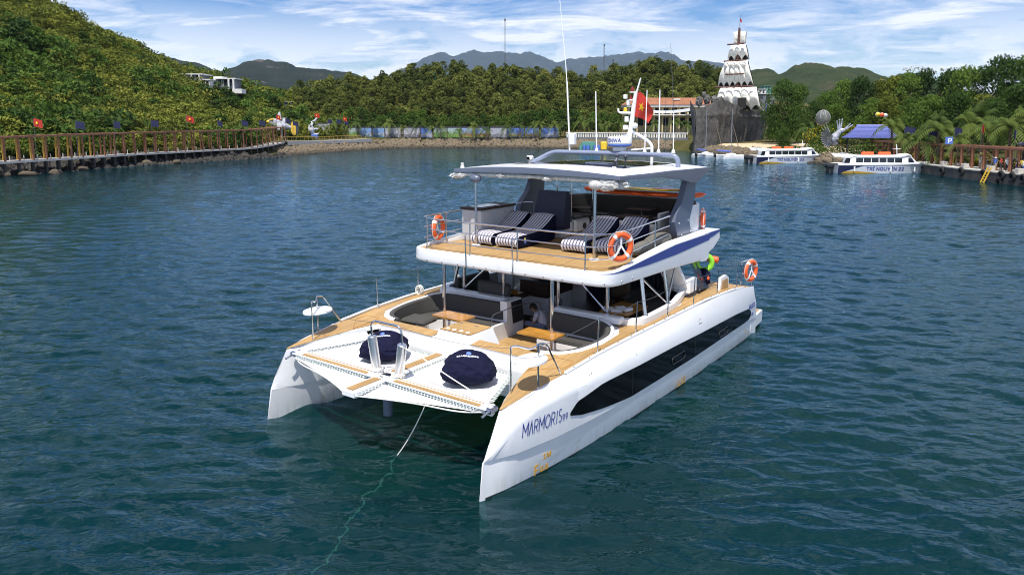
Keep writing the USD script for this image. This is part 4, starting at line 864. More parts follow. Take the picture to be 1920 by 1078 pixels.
part(boat, 'curtain_bundle', [crumple((-2.82, 6.62, 5.5), (.16, .2, .10), 5), crumple((-2.5, 6.45, 5.53), (.16, .1, .08), 6), crumple((-1.0, 6.42, 5.58), (.18, .08, .07), 8), crumple((.55, 6.42, 5.56), (.18, .08, .07), 12)], 'frosted_plastic', False, label='pieces of rolled curtain tied under the hardtop edge', kind='stuff')
# radar arch
ar = fillet([(-2.55, 10.15, 5.72), (-1.85, 10.5, 6.12), (2.45, 10.5, 6.10), (2.58, 10.5, 5.98), (2.60, 10.5, 5.70)], .22, 6)
part(boat, 'radar_arch', ribbon(ar, (0, 1, 0) if False else (0, 0.001, 1), .30, .11) if False else tube(ar, .072, 14), 'gelcoat_arch', 40, label='blue grey arch over the roof with antennas')
for i, (xb, xt, zt_, r) in enumerate(((-.19, -.26, 8.07, .022), (1.49, 1.52, 8.06, .018), (1.95, 1.94, 8.05, .02), (2.43, 2.40, 7.4, .016))):
    an = part(boat, 'antenna', rod((xb, 10.5, 6.18), (xt, 10.5, zt_), [r], 8) if False else tube([(xb, 10.5, 6.18), (xt, 10.5, zt_)], [r, r * .8], 8), 'white_plastic', label='white stick antenna')
    part(an, 'antenna_foot', lathe([(0, 6.17), (.06, 6.17), (.045, 6.24), (.022, 6.28), (0, 6.28)], 12, (xb, 10.5)), 'white_plastic')
part(boat, 'whip_antenna', [tube([(2.40, 10.5, 7.4), (2.24, 10.5, 9.4)], [.009, .004], 6)], 'wire_dark')
part(boat, 'whip_antenna', [tube([(2.18, 10.5, 6.15), (2.14, 10.5, 7.8)], [.008, .005], 6)], 'wire_dark')
part(boat, 'whip_antenna', [tube([(-1.20, 10.5, 6.18), (-1.33, 10.5, 8.4)], [.028, .026], 8), tube([(-1.335, 10.5, 8.4), (-1.37, 10.5, 8.75)], [.016, .015], 8), tube([(-1.36, 10.5, 8.7), (-1.66, 10.5, 11.2)], [.016, .008], 6)], 'white_plastic', label='tall white whip antenna')
part(boat, 'antenna_box', [box(-1.19, -.99, 10.42, 10.58, 6.36, 6.74, .02)], 'gelcoat_white', 30)
rd = part(boat, 'radar_dome', [lathe([(0, 6.40), (.36, 6.40), (.385, 6.44), (.385, 6.58), (.36, 6.645), (0, 6.66)], 36, (.53, 10.7))], 'white_plastic', 30, label='white round radar dome')
part(rd, 'blue_band', [lathe([(0, 6.335), (.34, 6.335), (.375, 6.365), (.375, 6.40), (0, 6.401)], 36, (.53, 10.7))], 'emblem_blue', 30)
tv, tf = text_on('ONWA', .115, .004, True); ca = math.radians(-100)
A0 = -2.30
ang_ = A0 + (tv[:, 0]) / .39
part(rd, 'radar_name', (np.stack([.53 + (.389 + tv[:, 2]) * np.cos(ang_), 10.7 + (.389 + tv[:, 2]) * np.sin(ang_), 6.47 + tv[:, 1]], 1), tf), 'lettering_blue', False)
part(rd, 'radar_foot', [box(.35, .71, 10.55, 10.85, 6.16, 6.335, .03)], 'gelcoat_white', 30)
part(boat, 'mast', [tube([(.80, 10.85, 6.66), (.98, 10.85, 8.05)], [.085, .06], 14), tube([(1.0, 10.85, 8.0), (1.13, 10.85, 8.45)], [.03, .022], 8), tube(fillet([(.86, 10.85, 6.82), (1.45, 10.85, 6.50), (1.57, 10.85, 6.36), (1.57, 10.85, 5.80)], .12), .05, 10), tube(fillet([(.80, 10.85, 6.72), (.55, 10.85, 6.62)], .05), .045, 8), tube([(.75, 10.85, 6.2), (1.56, 10.85, 6.28)], .035, 8)], 'white_paint', 40, label='white raked mast with lamps and flag')
for x, z, r in ((.88, 8.02, .075), (.84, 7.78, .07)):
    lm = part(boat, 'mast_lamp', [lathe([(0, z + .03), (r * .6, z + .03), (r * .6, z + .13), (r * .35, z + .16), (0, z + .16)], 14, (x, 10.8))], 'lamp_red', 40, label='red mast lamp'); part(lm, 'lamp_tray', [disc((x, 10.8, z), .09, .03, 16)], 'white_paint')
part(boat, 'mast_platform', [tube(fillet([(.45, 10.7, 7.52), (.46, 10.7, 7.40), (.85, 10.8, 7.38)], .06), .03, 8), box(.55, .85, 10.7, 10.9, 7.36, 7.40)], 'white_paint', 30)
part(boat, 'mast_lamp', [lathe([(0, 7.42), (.055, 7.42), (.055, 7.54), (0, 7.56)], 14, (.66, 10.78))], 'board_yellow', 40, label='yellow mast lamp')
part(boat, 'mast_instruments', [box(.70, .80, 10.75, 10.85, 7.62, 7.78, .02), box(.66, .78, 10.72, 10.84, 7.1, 7.28, .02), box(.62, .76, 10.7, 10.82, 6.86, 7.0, .02), ball((1.0, 10.8, 6.98), .09, 2), box(.62, .72, 10.7, 10.8, 7.82, 7.95, .01)], 'white_plastic', 30, kind='stuff')
# national flag on the mast
fg = bthing('flag', 'red flag with yellow star hanging from the catamaran mast', 'flag', (1.02, 10.87, 8.1), 0)
U, V_ = np.meshgrid(np.linspace(0, 1, 26), np.linspace(0, 1, 22), indexing='ij')
def flag_pt(u, v):
    # hoist runs down along the raked mast; the fly droops
    x = -.02 - .13 * v + u * (.62 - .10 * v * (1 - u)) * np.interp(u, [0, 1], [1, .9]); z = -.05 - .78 * v - u * u * .52 * (1 - .55 * v) - .10 * u + .11 * u * v
    y = .09 * np.sin(7 * u + 3 * v) * (u ** .7)
    return np.stack([x, y, z], -1)
part(fg, 'cloth', grid(flag_pt(U, V_)), 'flag_red', True)
sa = np.arange(10) * math.pi / 5; sr = np.where(np.arange(10) % 2 == 0, .23, .092)
st2 = Polygon(np.c_[.46 + sr * np.sin(sa) * .85, .50 - sr * np.cos(sa)]); sm = trimesh.Trimesh(*prism(st2, 0, .001)); sv_, sf_ = trimesh.remesh.subdivide_to_size(sm.vertices, sm.faces, .06)
for s in (-1, 1):
    w3 = flag_pt(sv_[:, 0], sv_[:, 1]); w3[:, 1] += s * .006
    part(fg, 'star', (w3, sf_), 'star_yellow', True)
# lights on the roof
sp = part(boat, 'search_light', [box(-1.70, -1.50, 8.66, 8.84, 5.90, 6.05, .035), rod((-1.6, 8.75, 5.78), (-1.6, 8.75, 5.92), .045, 12), disc((-1.6, 8.75, 5.80), .07, .03, 14)], 'white_plastic', 35, label='white search light on the roof')
part(sp, 'lens', [box(-1.67, -1.55, 8.652, 8.664, 5.925, 6.025, .004)], 'black_glass', False)
for x, y in ((-2.74, 6.8), (1.75, 8.0)): 
    dl = part(boat, 'deck_light', [disc((x, y, float(zr(y)) + camber(x / 2.9) + .02), .06, .05, 14)], 'white_plastic'); part(dl, 'lens', [lathe([(0, 0), (.045, 0), (.045, .12), (.03, .14), (0, .14)], 14, (0, 0))] if False else [disc((x, y, float(zr(y)) + camber(x / 2.9) + .10), .048, .11, 14)], 'smoke_glass' if x > 0 else 'frosted_plastic')
part(boat, 'roof_horn', [rod((.75, 10.0, 5.87), (.75, 10.15, 6.02), .05), ball((.75, 10.1, 6.06), .06, 1), rod((.35, 9.9, 5.86), (.35, 9.9, 6.1), .03), rod((1.15, 9.9, 5.86), (1.15, 9.9, 6.05), .03), ball((1.15, 9.9, 6.05), .07, 1)], 'gelcoat_dark', kind='stuff')

# paddle boards lashed across the back of the upper deck
def board(name, label, z, mat, x0, x1, th, w=.36):
    t = bthing(name, label, 'paddle board', (0, 11.95, z), 0)
    L_ = x1 - x0; k = np.linspace(0, 1, 30)
    half = w * np.clip(np.sin(np.pi * np.clip(k, .0, 1)) , 0, 1) ** .45; rock = .10 * (2 * k - 1) ** 4
    P = [[(x0 + L_ * q, h * math.cos(a), r_ + th * .5 * math.sin(a) * min(1, h / .12 + .02)) for a in np.linspace(0, 2 * np.pi, 14, endpoint=False)] for q, h, r_ in zip(k, half, rock)]
    part(t, 'hull', grid(P, closed_v=True), mat, 50)
    return t
b1 = board('paddle_board', 'orange inflatable paddle board under the yellow one, lashed at the back of the upper deck', 4.74, 'ring_orange', -1.5, 2.95, .16)
b2 = board('paddle_board', 'yellow paddle board lying on top of the orange one', 4.90, 'board_yellow', -1.35, 2.55, .09)
part(b2, 'deck_pad', [box(1.2, 2.2, -.22, .22, .048, .056)], 'board_pink', False)
# toys hanging at the stern
tg = bthing('swim_ring', 'green swim ring hanging under the stern of the upper deck', 'swim ring', (3.0, 11.9, 2.66), .6)
part(tg, 'tube', tube([(.24 * math.cos(a), 0, .24 * math.sin(a)) for a in np.linspace(0, 6.283, 30, endpoint=False)], .085, 12, closed=True), 'toy_green', True)
to = bthing('buoy', 'orange float beside the green swim ring', 'buoy', (3.1, 12.35, 2.72), 0)
part(to, 'float', tube([(-.2, 0, .02), (-.16, 0, .02), (.16, 0, -.02), (.2, 0, -.03)], [.05, .11, .11, .05], 14), 'ring_orange', True)
tk = bthing('backpack', 'dark bag with red patch by the stern glass', 'bag', (3.05, 11.75, 1.92), 0)
part(tk, 'body', crumple((0, 0, .28), (.2, .2, .32), 21), 'navy_fabric', 40); part(tk, 'patch', [ball((.16, -.08, .3), .07, 1)], 'ring_orange')

# ---------------------------------------------------------------- bean bags
def bean(label, loc, seed, peak, rot):
    t = bthing('bean_bag', label, 'bean bag', loc, rot, 'navy bean bags on the nets')
    v, f = ball((0, 0, 0), 1, 5)
    a = np.arctan2(v[:, 1], v[:, 0]); zz = v[:, 2]
    a4 = (np.abs(np.cos(a)) ** 3.2 + np.abs(np.sin(a)) ** 3.2) ** (-1 / 3.2); rad = np.sqrt(np.clip(1 - np.abs(zz) ** 2.5, 0, 1)) * a4; rr_ = np.hypot(v[:, 0], v[:, 1]); s = np.where(rr_ > 1e-6, rad / np.maximum(rr_, 1e-6), 0)
    x, y = v[:, 0] * s, v[:, 1] * s; h = (zz + 1) / 2
    widen = np.interp(h, [0, .25, .55, .85, 1], [.92, 1.04, .98, .78, .46]); x, y = x * widen, y * widen
    h = h * (1 + peak * (x * .8 - .1)) + .12 * np.exp(-((y - .12) / .15) ** 2) * np.clip((h - .72) * 5, 0, 1) - .05 * np.exp(-((x) ** 2 + y ** 2) * 6) * (h > .6)
    fold = .035 * np.sin(9 * a + 4 * h + 2 * np.sin(3 * a)) * np.interp(h, [0, .5, 1], [.2, .6, 1.2]) + .30 * (meshkit.fbm(np.stack([x * 1.7, y * 1.7, h * 2.4], 1) + seed, 4, seed) - .5) - .045 * np.abs(2 * meshkit.noise(np.stack([x * 3.5, y * 3.5, h * 6], 1) + seed, seed) - 1)
    hor = .018 * np.sin(26 * h + 5 * np.sin(2 * a + seed)) * np.interp(h, [0, .3, .7, 1], [1, 1, .6, 0])
    k = 1 + fold + hor
    big = 1.03 if seed == 8 else 1.0; P = np.stack([x * k * .56 * big, y * k * .52 * big, h * .66 * big + .05 * fold], 1)
    part(t, 'bag', (P, f), 'navy_fabric', True)
    # handle seam and printed badge
    top = lambda px, py: P[np.argmin((P[:, 0] - px) ** 2 + (P[:, 1] - py) ** 2 - .5 * P[:, 2])]
    ztop_ = float(top(0, -.12)[2])
    tm = text_on('MARMORIS', .062, .003, True); v2, f2 = tm; v2 = v2 - [v2[:, 0].mean(), 0, 0]
    def drape(v2, oy, dz):
        out = []
        from scipy.spatial import cKDTree
        up = P[P[:, 2] > .40]; kd = cKDTree(up[:, :2])
        for p in v2:
            q = np.array([p[0], oy + p[1]]); d, i = kd.query(q, 4); out.append((q[0], q[1], up[i, 2].max() + .008 + dz + p[2]))
        return np.array(out)
    part(t, 'printed_name', (drape(v2, -.17, 0), f2), 'emblem_white', False, label='white printed name on top')
    m = trimesh.creation.cylinder(.045, .004, sections=14); part(t, 'badge', (drape(np.array(m.vertices) * [1.3, .8, 1], -.05, .0), np.array(m.faces)), 'emblem_blue', False, label='pale blue badge on top')
    return t
bean('navy bean bag behind the bow bollards on the starboard net', (-1.02, 1.72, 1.475), 3, .14, .50)
bean('navy bean bag on the port net, with the slack rope across it', (1.62, 1.70, 1.475), 8, -.08, .62)
def slack(a, b, sag, n=30):
    a, b = np.array(a, float), np.array(b, float); return [a + (b - a) * t - [0, 0, sag * 4 * t * (1 - t)] for t in np.linspace(0, 1, n)]
mr = solo('bow_rope', join([tube([bw(p) for p in slack((.46, .87, 2.28), (.98, .95, 2.10), .01, 10) + slack((1.02, .95, 2.08), (2.85, .86, 1.60), .03)], .012, 6)]), 'rope_white', 'slack white rope from the port bollard across the net to the port bow', 'rope')
# mooring rope running down into the water
pts = [(-.25, .8, 1.35), (.1, .95, .75), (.45, .68, .15), (.62, .42, -.02)]
wp_ = [(.62, .42), (.72, .2), (.98, -.12), (1.09, -.45), (1.22, -.62), (1.18, -.92), (1.32, -1.15), (1.50, -1.35), (1.58, -1.66), (1.80, -1.95), (1.92, -2.2), (2.1, -2.5), (2.2, -2.8), (2.33, -3.1), (2.5, -3.5)]
r4 = np.random.default_rng(5)
mp_ = thing('mooring_rope', 'mooring rope running from under the bow net into the water', 'rope')
part(mp_, 'dry_rope', tube([bw(p) for p in slack((1.30, .66, 1.26), (.62, .42, -.02), .09)], .0115, 6), 'rope_white')
wv_ = smooth_path([(x + r4.normal(0, .035), y + r4.normal(0, .03), -.02 - .007 * i) for i, (x, y) in enumerate(wp_)], 70)
wv_ = [(x + .03 * math.sin(i * .9) + .02 * math.sin(i * 2.1), y + .03 * math.cos(i * 1.3), z) for i, (x, y, z) in enumerate(wv_)]
part(mp_, 'wet_rope', tube([bw(p) for p in wv_], [.008 + .016 * abs(math.sin(i * .7)) ** 2 for i in range(70)], 6), 'rope_wet', label='weedy rope just under the surface')
# ---------------------------------------------------------------- land: heights from shore distance and hill heights
def sight(u, v, Y):
    """the point at distance Y north of the camera that a surveyor's sight line (u, v) meets"""
    x, y = (u - 960) / FPX, (v - YP) / FPX
    dy, dz = math.cos(PITCH) - y * math.sin(PITCH), -math.sin(PITCH) - y * math.cos(PITCH)
    return np.array([Y * x / dy, Y, HC + Y * dz / dy])
shore = [(-420, 40), (-150, 70), (-84, 84), (-77, 92), (-75, 100), (-73, 109), (-70, 117), (-66, 128), (-61, 141), (-56, 153), (-51, 172), (-46, 193), (-38.5, 214), (-27, 222), (-10, 223.5), (7, 219.5), (22, 211), (34, 204), (44, 199), (48, 190), (51, 172), (53, 150), (55, 136), (58, 125), (60.5, 116), (61, 104), (60.4, 96), (60.4, 70), (61, 40), (420, 20), (420, 620), (-420, 620)]
landP = Polygon(shore)
ctrl = []
def c_(u, v, Y, dz=0): p = sight(u, v, Y); ctrl.append((p[0], p[1], p[2] + dz))
# left hill: ridge seen against the sky, then falling behind it
for u, v, Y in ((-160, -120, 200), (0, -60, 215), (76, 2, 228), (158, 46, 238), (221, 77, 248), (277, 101, 262), (347, 134, 285), (420, 165, 305), (500, 186, 330), (600, 196, 345)):
    c_(u, v, Y, -1.2); q = ctrl[-1]; ctrl.append((q[0] * 1.25, q[1] + 55, q[2] * .9)); ctrl.append((q[0] * 1.5, q[1] + 130, q[2] * .6))
for u, v, Y in ((60, 120, 165), (160, 150, 172), (260, 170, 190), (370, 180, 225), (0, 90, 160), (430, 205, 240)): c_(u, v, Y, -1.5)
for x, y, z in ((-88, 100, 5), (-84, 118, 5), (-79, 135, 4.5), (-72, 160, 4), (-62, 185, 3.5), (-140, 95, 20), (-200, 90, 30), (-55, 205, 3), (-45, 222, 3), (-27, 230, 3), (0, 230, 3), (20, 222, 3), (40, 214, 3), (60, 215, 3), (80, 222, 3)): ctrl.append((x, y, z))
for u, v, Y in ((650, 185, 320), (730, 175, 320), (815, 165, 320), (900, 165, 325), (1000, 170, 325), (1100, 176, 325), (1172, 168, 325), (1220, 158, 325), (1309, 158, 325), (1370, 185, 325)): c_(u, v, Y); q = ctrl[-1]; ctrl.append((q[0] * 1.3, q[1] + 110, q[2])); ctrl.append((q[0] * .8, 262, 5.5))
for x, y, z in ((57, 150, 1.6), (62, 140, 1.8), (64, 125, 1.6), (64, 110, 1.4), (65, 95, 1.35), (66, 80, 1.35), (80, 100, 2.2), (80, 130, 2.4), (90, 170, 3), (90, 85, 2.4), (110, 120, 4), (140, 140, 7), (150, 200, 8), (200, 150, 10), (120, 300, 8), (250, 300, 12), (110, 240, 4), (300, 100, 8), (400, 500, 10), (-400, 500, 25), (0, 560, 12), (-350, 150, 55), (-380, 300, 50)): ctrl.append((x, y, z))
ctrl = np.array(ctrl)
_rbf = RBFInterpolator(ctrl[:, :2] / 100, ctrl[:, 2], kernel='linear', smoothing=.08, neighbors=40)
from shapely import distance as s_dist, points as s_points, contains_xy
_ring = LineString(shore[:-2])
def ground_z(P):
    P = np.atleast_2d(np.asarray(P, float))
    d = s_dist(_ring, s_points(P[:, 0], P[:, 1])) * np.where(contains_xy(landP, P[:, 0], P[:, 1]), 1, -1)
    h = np.maximum(_rbf(P / 100), 1.2)
    n = meshkit.fbm(np.stack([P[:, 0] * .07, P[:, 1] * .07, 0 * P[:, 0]], 1), 4, 3) - .5
    bank = np.interp(d, [-12, -4, 0, 2.2, 5.5, 400], [-5.2, -2.2, -.25, .9, 2.4, 170])
    return np.minimum(h + n * np.clip(h - 4, 0, 10) * .30, bank)
gx = np.unique(np.concatenate([np.linspace(-420, -190, 40), np.linspace(-190, 130, 190), np.linspace(130, 420, 40)])); gy = np.unique(np.concatenate([np.linspace(22, 62, 8), np.linspace(62, 260, 130), np.linspace(260, 400, 60), np.linspace(400, 618, 30)]))
GX, GY = np.meshgrid(gx, gy, indexing='ij'); GZ = ground_z(np.c_[GX.ravel(), GY.ravel()]).reshape(GX.shape)
tm_ = grid(np.stack([GX, GY, GZ], -1), flip=True)
usdkit.material(stage, L + 'hill_soil', {
    'g': ('geometry', {}), 'n': ('noise_texture', {'scale': .22, 'detail': 6.0, 'roughness': .65}), 'n2': ('noise_texture', {'scale': .03, 'detail': 3.0}),
    'r': ('rgb_ramp', {'ramp': [(.3, (.035, .042, .012)), (.5, (.065, .062, .02)), (.62, (.11, .085, .038)), (.8, (.16, .12, .07))]}),
    'a': ('math', {'math_type': 'multiply_add', 'value2': .6, 'value3': .0}), 'a2': ('math', {'math_type': 'multiply_add', 'value2': .4}),
    'b': ('bump', {'strength': .7, 'distance': .5}), 'p': ('principled_bsdf', {'roughness': .95, 'specular_ior_level': .1})},
    [('g.position', 'n.vector'), ('g.position', 'n2.vector'), ('n.fac', 'a.value1'), ('n2.fac', 'a2.value1'), ('a.value', 'a2.value3'), ('a2.value', 'r.fac'), ('n.fac', 'b.height'), ('b.normal', 'p.normal'), ('r.color', 'p.base_color')], surface='p.BSDF')
tag(part('/World', 'hillside', tm_, 'hill_soil', True), 'green hillside and shore round the bay', kind='structure')
# ---------------------------------------------------------------- mountains
def mountain_mat(name, stops, scale, bump=60):
    usdkit.material(stage, L + name, {'g': ('geometry', {}), 'n': ('noise_texture', {'scale': scale, 'detail': 9.0, 'roughness': .68}), 'r': ('rgb_ramp', {'ramp': stops}), 'n2': ('noise_texture', {'scale': scale * 9, 'detail': 4.0, 'roughness': .7}), 'b': ('bump', {'strength': .9, 'distance': bump}), 'p': ('principled_bsdf', {'roughness': 1.0, 'specular_ior_level': .05})},
        [('g.position', 'n.vector'), ('g.position', 'n2.vector'), ('n.fac', 'r.fac'), ('n2.fac', 'b.height'), ('b.normal', 'p.normal'), ('r.color', 'p.base_color')], surface='p.BSDF')
mountain_mat('far_forest', [(.3, (.022, .034, .022)), (.46, (.034, .046, .030)), (.60, (.05, .06, .04)), (.66, (.15, .128, .115)), (.78, (.22, .19, .17))], .008, 60)
mountain_mat('near_forest', [(.3, (.022, .036, .012)), (.52, (.04, .056, .018)), (.66, (.065, .066, .028)), (.76, (.13, .10, .07))], .014, 14)
def mountain(name, label, sky_pts, Y, depth, mat, seed, foot=2.0, rough=.10):
    us = np.linspace(sky_pts[0][0], sky_pts[-1][0], 330); vs = np.interp(us, [p[0] for p in sky_pts], [p[1] for p in sky_pts])
    ts = np.r_[np.linspace(-1, .12, 90), np.linspace(.16, 1, 14)]; P = []
    ang_ = (us - 960) / FPX
    for t in ts:
        y = Y + depth * t * (1.0 if t < 0 else .8)
        ridge = np.array([sight(u, v, Y)[2] for u, v in zip(us, vs)])
        x = ang_ * (Y * (1 + .0 * t)) * 1.0 + 0 * us; x = x * (1 + .12 * t)
        q = np.stack([x / (depth * .55), np.full_like(x, y / (depth * .55)), 0 * x], 1)
        n = meshkit.fbm(q, 5, seed)
        spur = np.abs(2 * meshkit.fbm(q * 1.7 + 9, 4, seed + 5) - 1)
        fall = np.clip(1 - abs(t), 0, 1) ** .8
        z = foot + (ridge - foot) * (fall * (1 - abs(t) * (.75 * spur + .25 * n) * 1.0)) + (ridge - foot) * rough * (n - .5) * abs(t) * 2 * (1 - abs(t))
        q2 = np.stack([x / (depth * .09), np.full_like(x, y / (depth * .09)), 0 * x], 1); z = z + (ridge - foot) * .095 * (meshkit.fbm(q2, 4, seed + 9) - .45) * np.clip((1 - abs(t)) * 4, 0, 1) + (ridge - foot) * .035 * (meshkit.noise(q2 * 7, seed) - .5)
        P.append(np.stack([x, np.full_like(x, y), z], 1))
    tag(part('/World', name, grid(np.array(P).transpose(1, 0, 2), flip=True), mat, True), label, kind='structure')
mountain('mountains', 'dark green ridge behind the villas at left', [(150, 120), (215, 86), (260, 89), (277, 92), (335, 107), (352, 112), (380, 117), (395, 121), (415, 132), (435, 135), (447, 129), (475, 119), (502, 115), (545, 116), (565, 125), (605, 129), (632, 134), (665, 139), (677, 141), (720, 152), (780, 170), (860, 190), (950, 225)], 3200, 1400, 'far_forest', 2)
mountain('mountains', 'hazy blue mountain range behind the wood', [(560, 235), (640, 190), (700, 157), (742, 137), (780, 119), (800, 111), (806, 106), (830, 99), (836, 100), (845, 106), (852, 105), (865, 102), (887, 96), (900, 97), (915, 99), (932, 96), (950, 99), (972, 104), (985, 101), (995, 99), (1006, 102), (1022, 110), (1050, 117), (1065, 114), (1090, 111), (1115, 107), (1123, 105), (1150, 102), (1173, 99), (1195, 96), (1215, 102), (1237, 100), (1247, 100), (1268, 110), (1300, 114), (1336, 117), (1370, 127), (1400, 140), (1500, 170), (1620, 200), (1700, 230)], 12000, 4000, 'far_forest', 7)
mountain('mountains', 'green rounded hill at right behind the stone ship', [(1330, 180), (1370, 140), (1408, 130), (1432, 130), (1451, 142), (1465, 136), (1481, 125), (1500, 120), (1516, 118), (1530, 121), (1546, 127), (1570, 126), (1595, 127), (1617, 134), (1644, 148), (1658, 145), (1671, 140), (1687, 138), (1710, 146), (1750, 160), (1820, 178), (1950, 195), (2050, 220)], 2000, 800, 'near_forest', 12)

# ---------------------------------------------------------------- foliage
def leaf_mat(name, dark, mid, light):
    usdkit.material(stage, L + name, {'o': ('object_info', {}), 'g': ('geometry', {}), 'mx': ('mix_float', {'fac': .32}), 'r': ('rgb_ramp', {'ramp': [(0.0, dark), (.5, mid), (1.0, light)]}),
        'd': ('principled_bsdf', {'roughness': .7, 'specular_ior_level': .2}), 't': ('translucent_bsdf', {}), 'm': ('mix_closure', {'fac': .26})},
        [('o.random', 'mx.a'), ('g.random_per_island', 'mx.b'), ('mx.result', 'r.fac'), ('r.color', 'd.base_color'), ('r.color', 't.color'), ('d.BSDF', 'm.closure1'), ('t.BSDF', 'm.closure2')], surface='m.closure')
leaf_mat('scrub_leaf', (.045, .066, .008), (.155, .178, .020), (.34, .31, .055))
leaf_mat('dry_leaf', (.13, .115, .035), (.19, .16, .055), (.26, .21, .10))
leaf_mat('wood_leaf', (.05, .070, .012), (.135, .155, .028), (.26, .26, .058))
leaf_mat('garden_leaf', (.022, .052, .007), (.065, .122, .014), (.15, .22, .03))
leaf_mat('lime_leaf', (.06, .10, .012), (.10, .15, .02), (.15, .19, .03))
leaf_mat('palm_leaf', (.05, .085, .014), (.10, .14, .024), (.21, .21, .055))
leaf_mat('yellow_leaf', (.16, .15, .012), (.30, .25, .02), (.42, .33, .03))
pm('bark', (.12, .085, .055), .95, noise=(3, .4)); pm('bare_twig', (.20, .16, .12), .95)
def leaf_cloud(centres, radii, n, size, rg, flat=.75, tri=False):
    """n leaf-sized faces in the shells of blobs, turned every way but mostly facing out and up"""
    centres = np.asarray(centres, float); radii = np.asarray(radii, float)
    w = radii ** 2; k = rg.choice(len(radii), n, p=w / w.sum())
    d = rg.normal(size=(n, 3)); d /= np.linalg.norm(d, axis=1, keepdims=True); d[:, 2] = np.where(d[:, 2] < -.5, -d[:, 2], d[:, 2])
    rr = radii[k] * (1 - .45 * rg.random(n) ** 2)
    P = centres[k] + d * rr[:, None] * [1, 1, flat]
    nrm = d + .75 * rg.normal(size=(n, 3)) + [0, 0, .25]; nrm /= np.linalg.norm(nrm, axis=1, keepdims=True)
    a = np.cross(nrm, rg.normal(size=(n, 3))); a /= np.linalg.norm(a, axis=1, keepdims=True); b = np.cross(nrm, a)
    s = size * (.6 + .8 * rg.random(n))[:, None]
    V = np.stack([P - a * s - b * s * .25, P + b * s * .55, P + a * s + b * s * .2, P - b * s * .6 + nrm * s * .25], 1).reshape(-1, 3)
    F = np.arange(n * 4).reshape(n, 4)
    return vf((V, F))
def crown_blobs(rg, R, H, n, base=.35, shape='round'):
    c, r = [], []
    for i in range(n):
        h = rg.random()
        if shape == 'round': prof = math.sin(math.pi * (.18 + .80 * h)) ** .7
        elif shape == 'tall': prof = (.35 + .75 * math.sin(math.pi * (.12 + .86 * h))) * .75
        else: prof = 1.05 - h * .95
        a = rg.random() * 6.283; q = R * prof * math.sqrt(rg.random()) * .85
        c.append((q * math.cos(a), q * math.sin(a), H * (base + (1 - base) * h * .93))); r.append(R * ((.24 + .22 * rg.random()) if shape != 'tall' else (.15 + .15 * rg.random())) * (1 if shape != 'cone' else max(.35, 1 - h)))
    return np.array(c), np.array(r)
def tree_proto(name, label, cat, loc, seed, R, H, nb, nl, size, mat, shape='round', base=.35, group=None, twigs=False):
    rg = np.random.default_rng(seed)
    t = thing(name, label, cat, loc, rg.random() * 6, group)
    c, r = crown_blobs(rg, R, H, nb, base, shape)
    limbs = [tube([(0, 0, -.6), (.06 * R, .03 * R, H * .3), (.02 * R, -.05 * R, H * .72)], [.035 * H * .6, .022 * H * .6, .008 * H], 7)]
    for i in range(min(7, nb)):
        z0 = H * (.25 + .3 * rg.random()); limbs.append(tube([(.05 * R, .02 * R, z0), tuple((c[i] + [0, 0, z0]) / 2 - [0, 0, .03 * H]), tuple(c[i])], [.011 * H, .008 * H, .003 * H], 5))
    part(t, 'trunk', join(limbs), 'bark', 40)
    part(t, 'crown', leaf_cloud(c, r, nl, size, rg), mat, False)
    return t
def bush_mesh(seed, n=90, R=1.0, H=1.0, size=.2):
    rg = np.random.default_rng(seed); k = 9
    c = np.stack([rg.normal(0, .45, k) * R, rg.normal(0, .45, k) * R, rg.uniform(.15, .65, k) * H], 1)
    return leaf_cloud(c, rg.uniform(.35, .55, k) * R, n, size, rg, .8)
def instancer(name, label, protos, pos, idx, scl, rotz_, group=None):
    """protos: [(mesh, material)]; stuff that nobody could count"""
    pi = UsdGeom.PointInstancer.Define(stage, uniq('/World', name)); paths = []
    for i, (m, mat) in enumerate(protos):
        p = part(pi.GetPrim(), 'plant', m, mat, False); paths.append(p.GetPath())
    pi.CreatePrototypesRel().SetTargets(paths)
    pi.CreatePositionsAttr(np.asarray(pos, np.float32)); pi.CreateProtoIndicesAttr(np.asarray(idx, np.int32)); pi.CreateScalesAttr(np.asarray(scl, np.float32))
    h = np.asarray(rotz_) / 2; pi.CreateOrientationsAttr([Gf.Quath(float(math.cos(a)), 0, 0, float(math.sin(a))) for a in h])
    return tag(pi, label, None, group, 'stuff')
rs = np.random.default_rng(21)
def visible_slope(P): return P
# scrub over the left hill: too many bushes to count
N0 = 15000
u_ = rs.uniform(-60, 640, N0); Yb = 88 * np.exp(rs.random(N0) * math.log(340 / 88)); Xb = (u_ - 960) / FPX * Yb
ok_ = contains_xy(landP, Xb, Yb); Xb, Yb = Xb[ok_], Yb[ok_]
dsh = s_dist(_ring, s_points(Xb, Yb)); keep = (dsh > 4.5) & (np.hypot(Xb + 57, Yb - 203) > 7) & (np.hypot(Xb + 60, Yb - 182) > 6) & ~((Xb > -60) & (dsh < 9)) & ~((Xb > -52) & (Yb < 262)); Xb, Yb, dsh = Xb[keep], Yb[keep], dsh[keep]
Zb = ground_z(np.c_[Xb, Yb])
cl_ = meshkit.fbm(np.stack([Xb * .05, Yb * .05, 0 * Xb], 1), 3, 8)
sc = (.62 + 2.1 * rs.random(len(Xb)) ** 2.2) * (.75 + .9 * cl_) * np.interp(dsh, [4, 15], [.7, 1.0]) * np.interp(Zb, [5, 30], [1.1, .85]) * np.interp(Yb, [90, 200, 340], [.85, 1.15, 1.6])
ix = np.where(rs.random(len(Xb)) < .03, 5, rs.integers(0, 5, len(Xb))); ix = np.where((cl_ > .60) & (rs.random(len(Xb)) < .4), 6, ix)
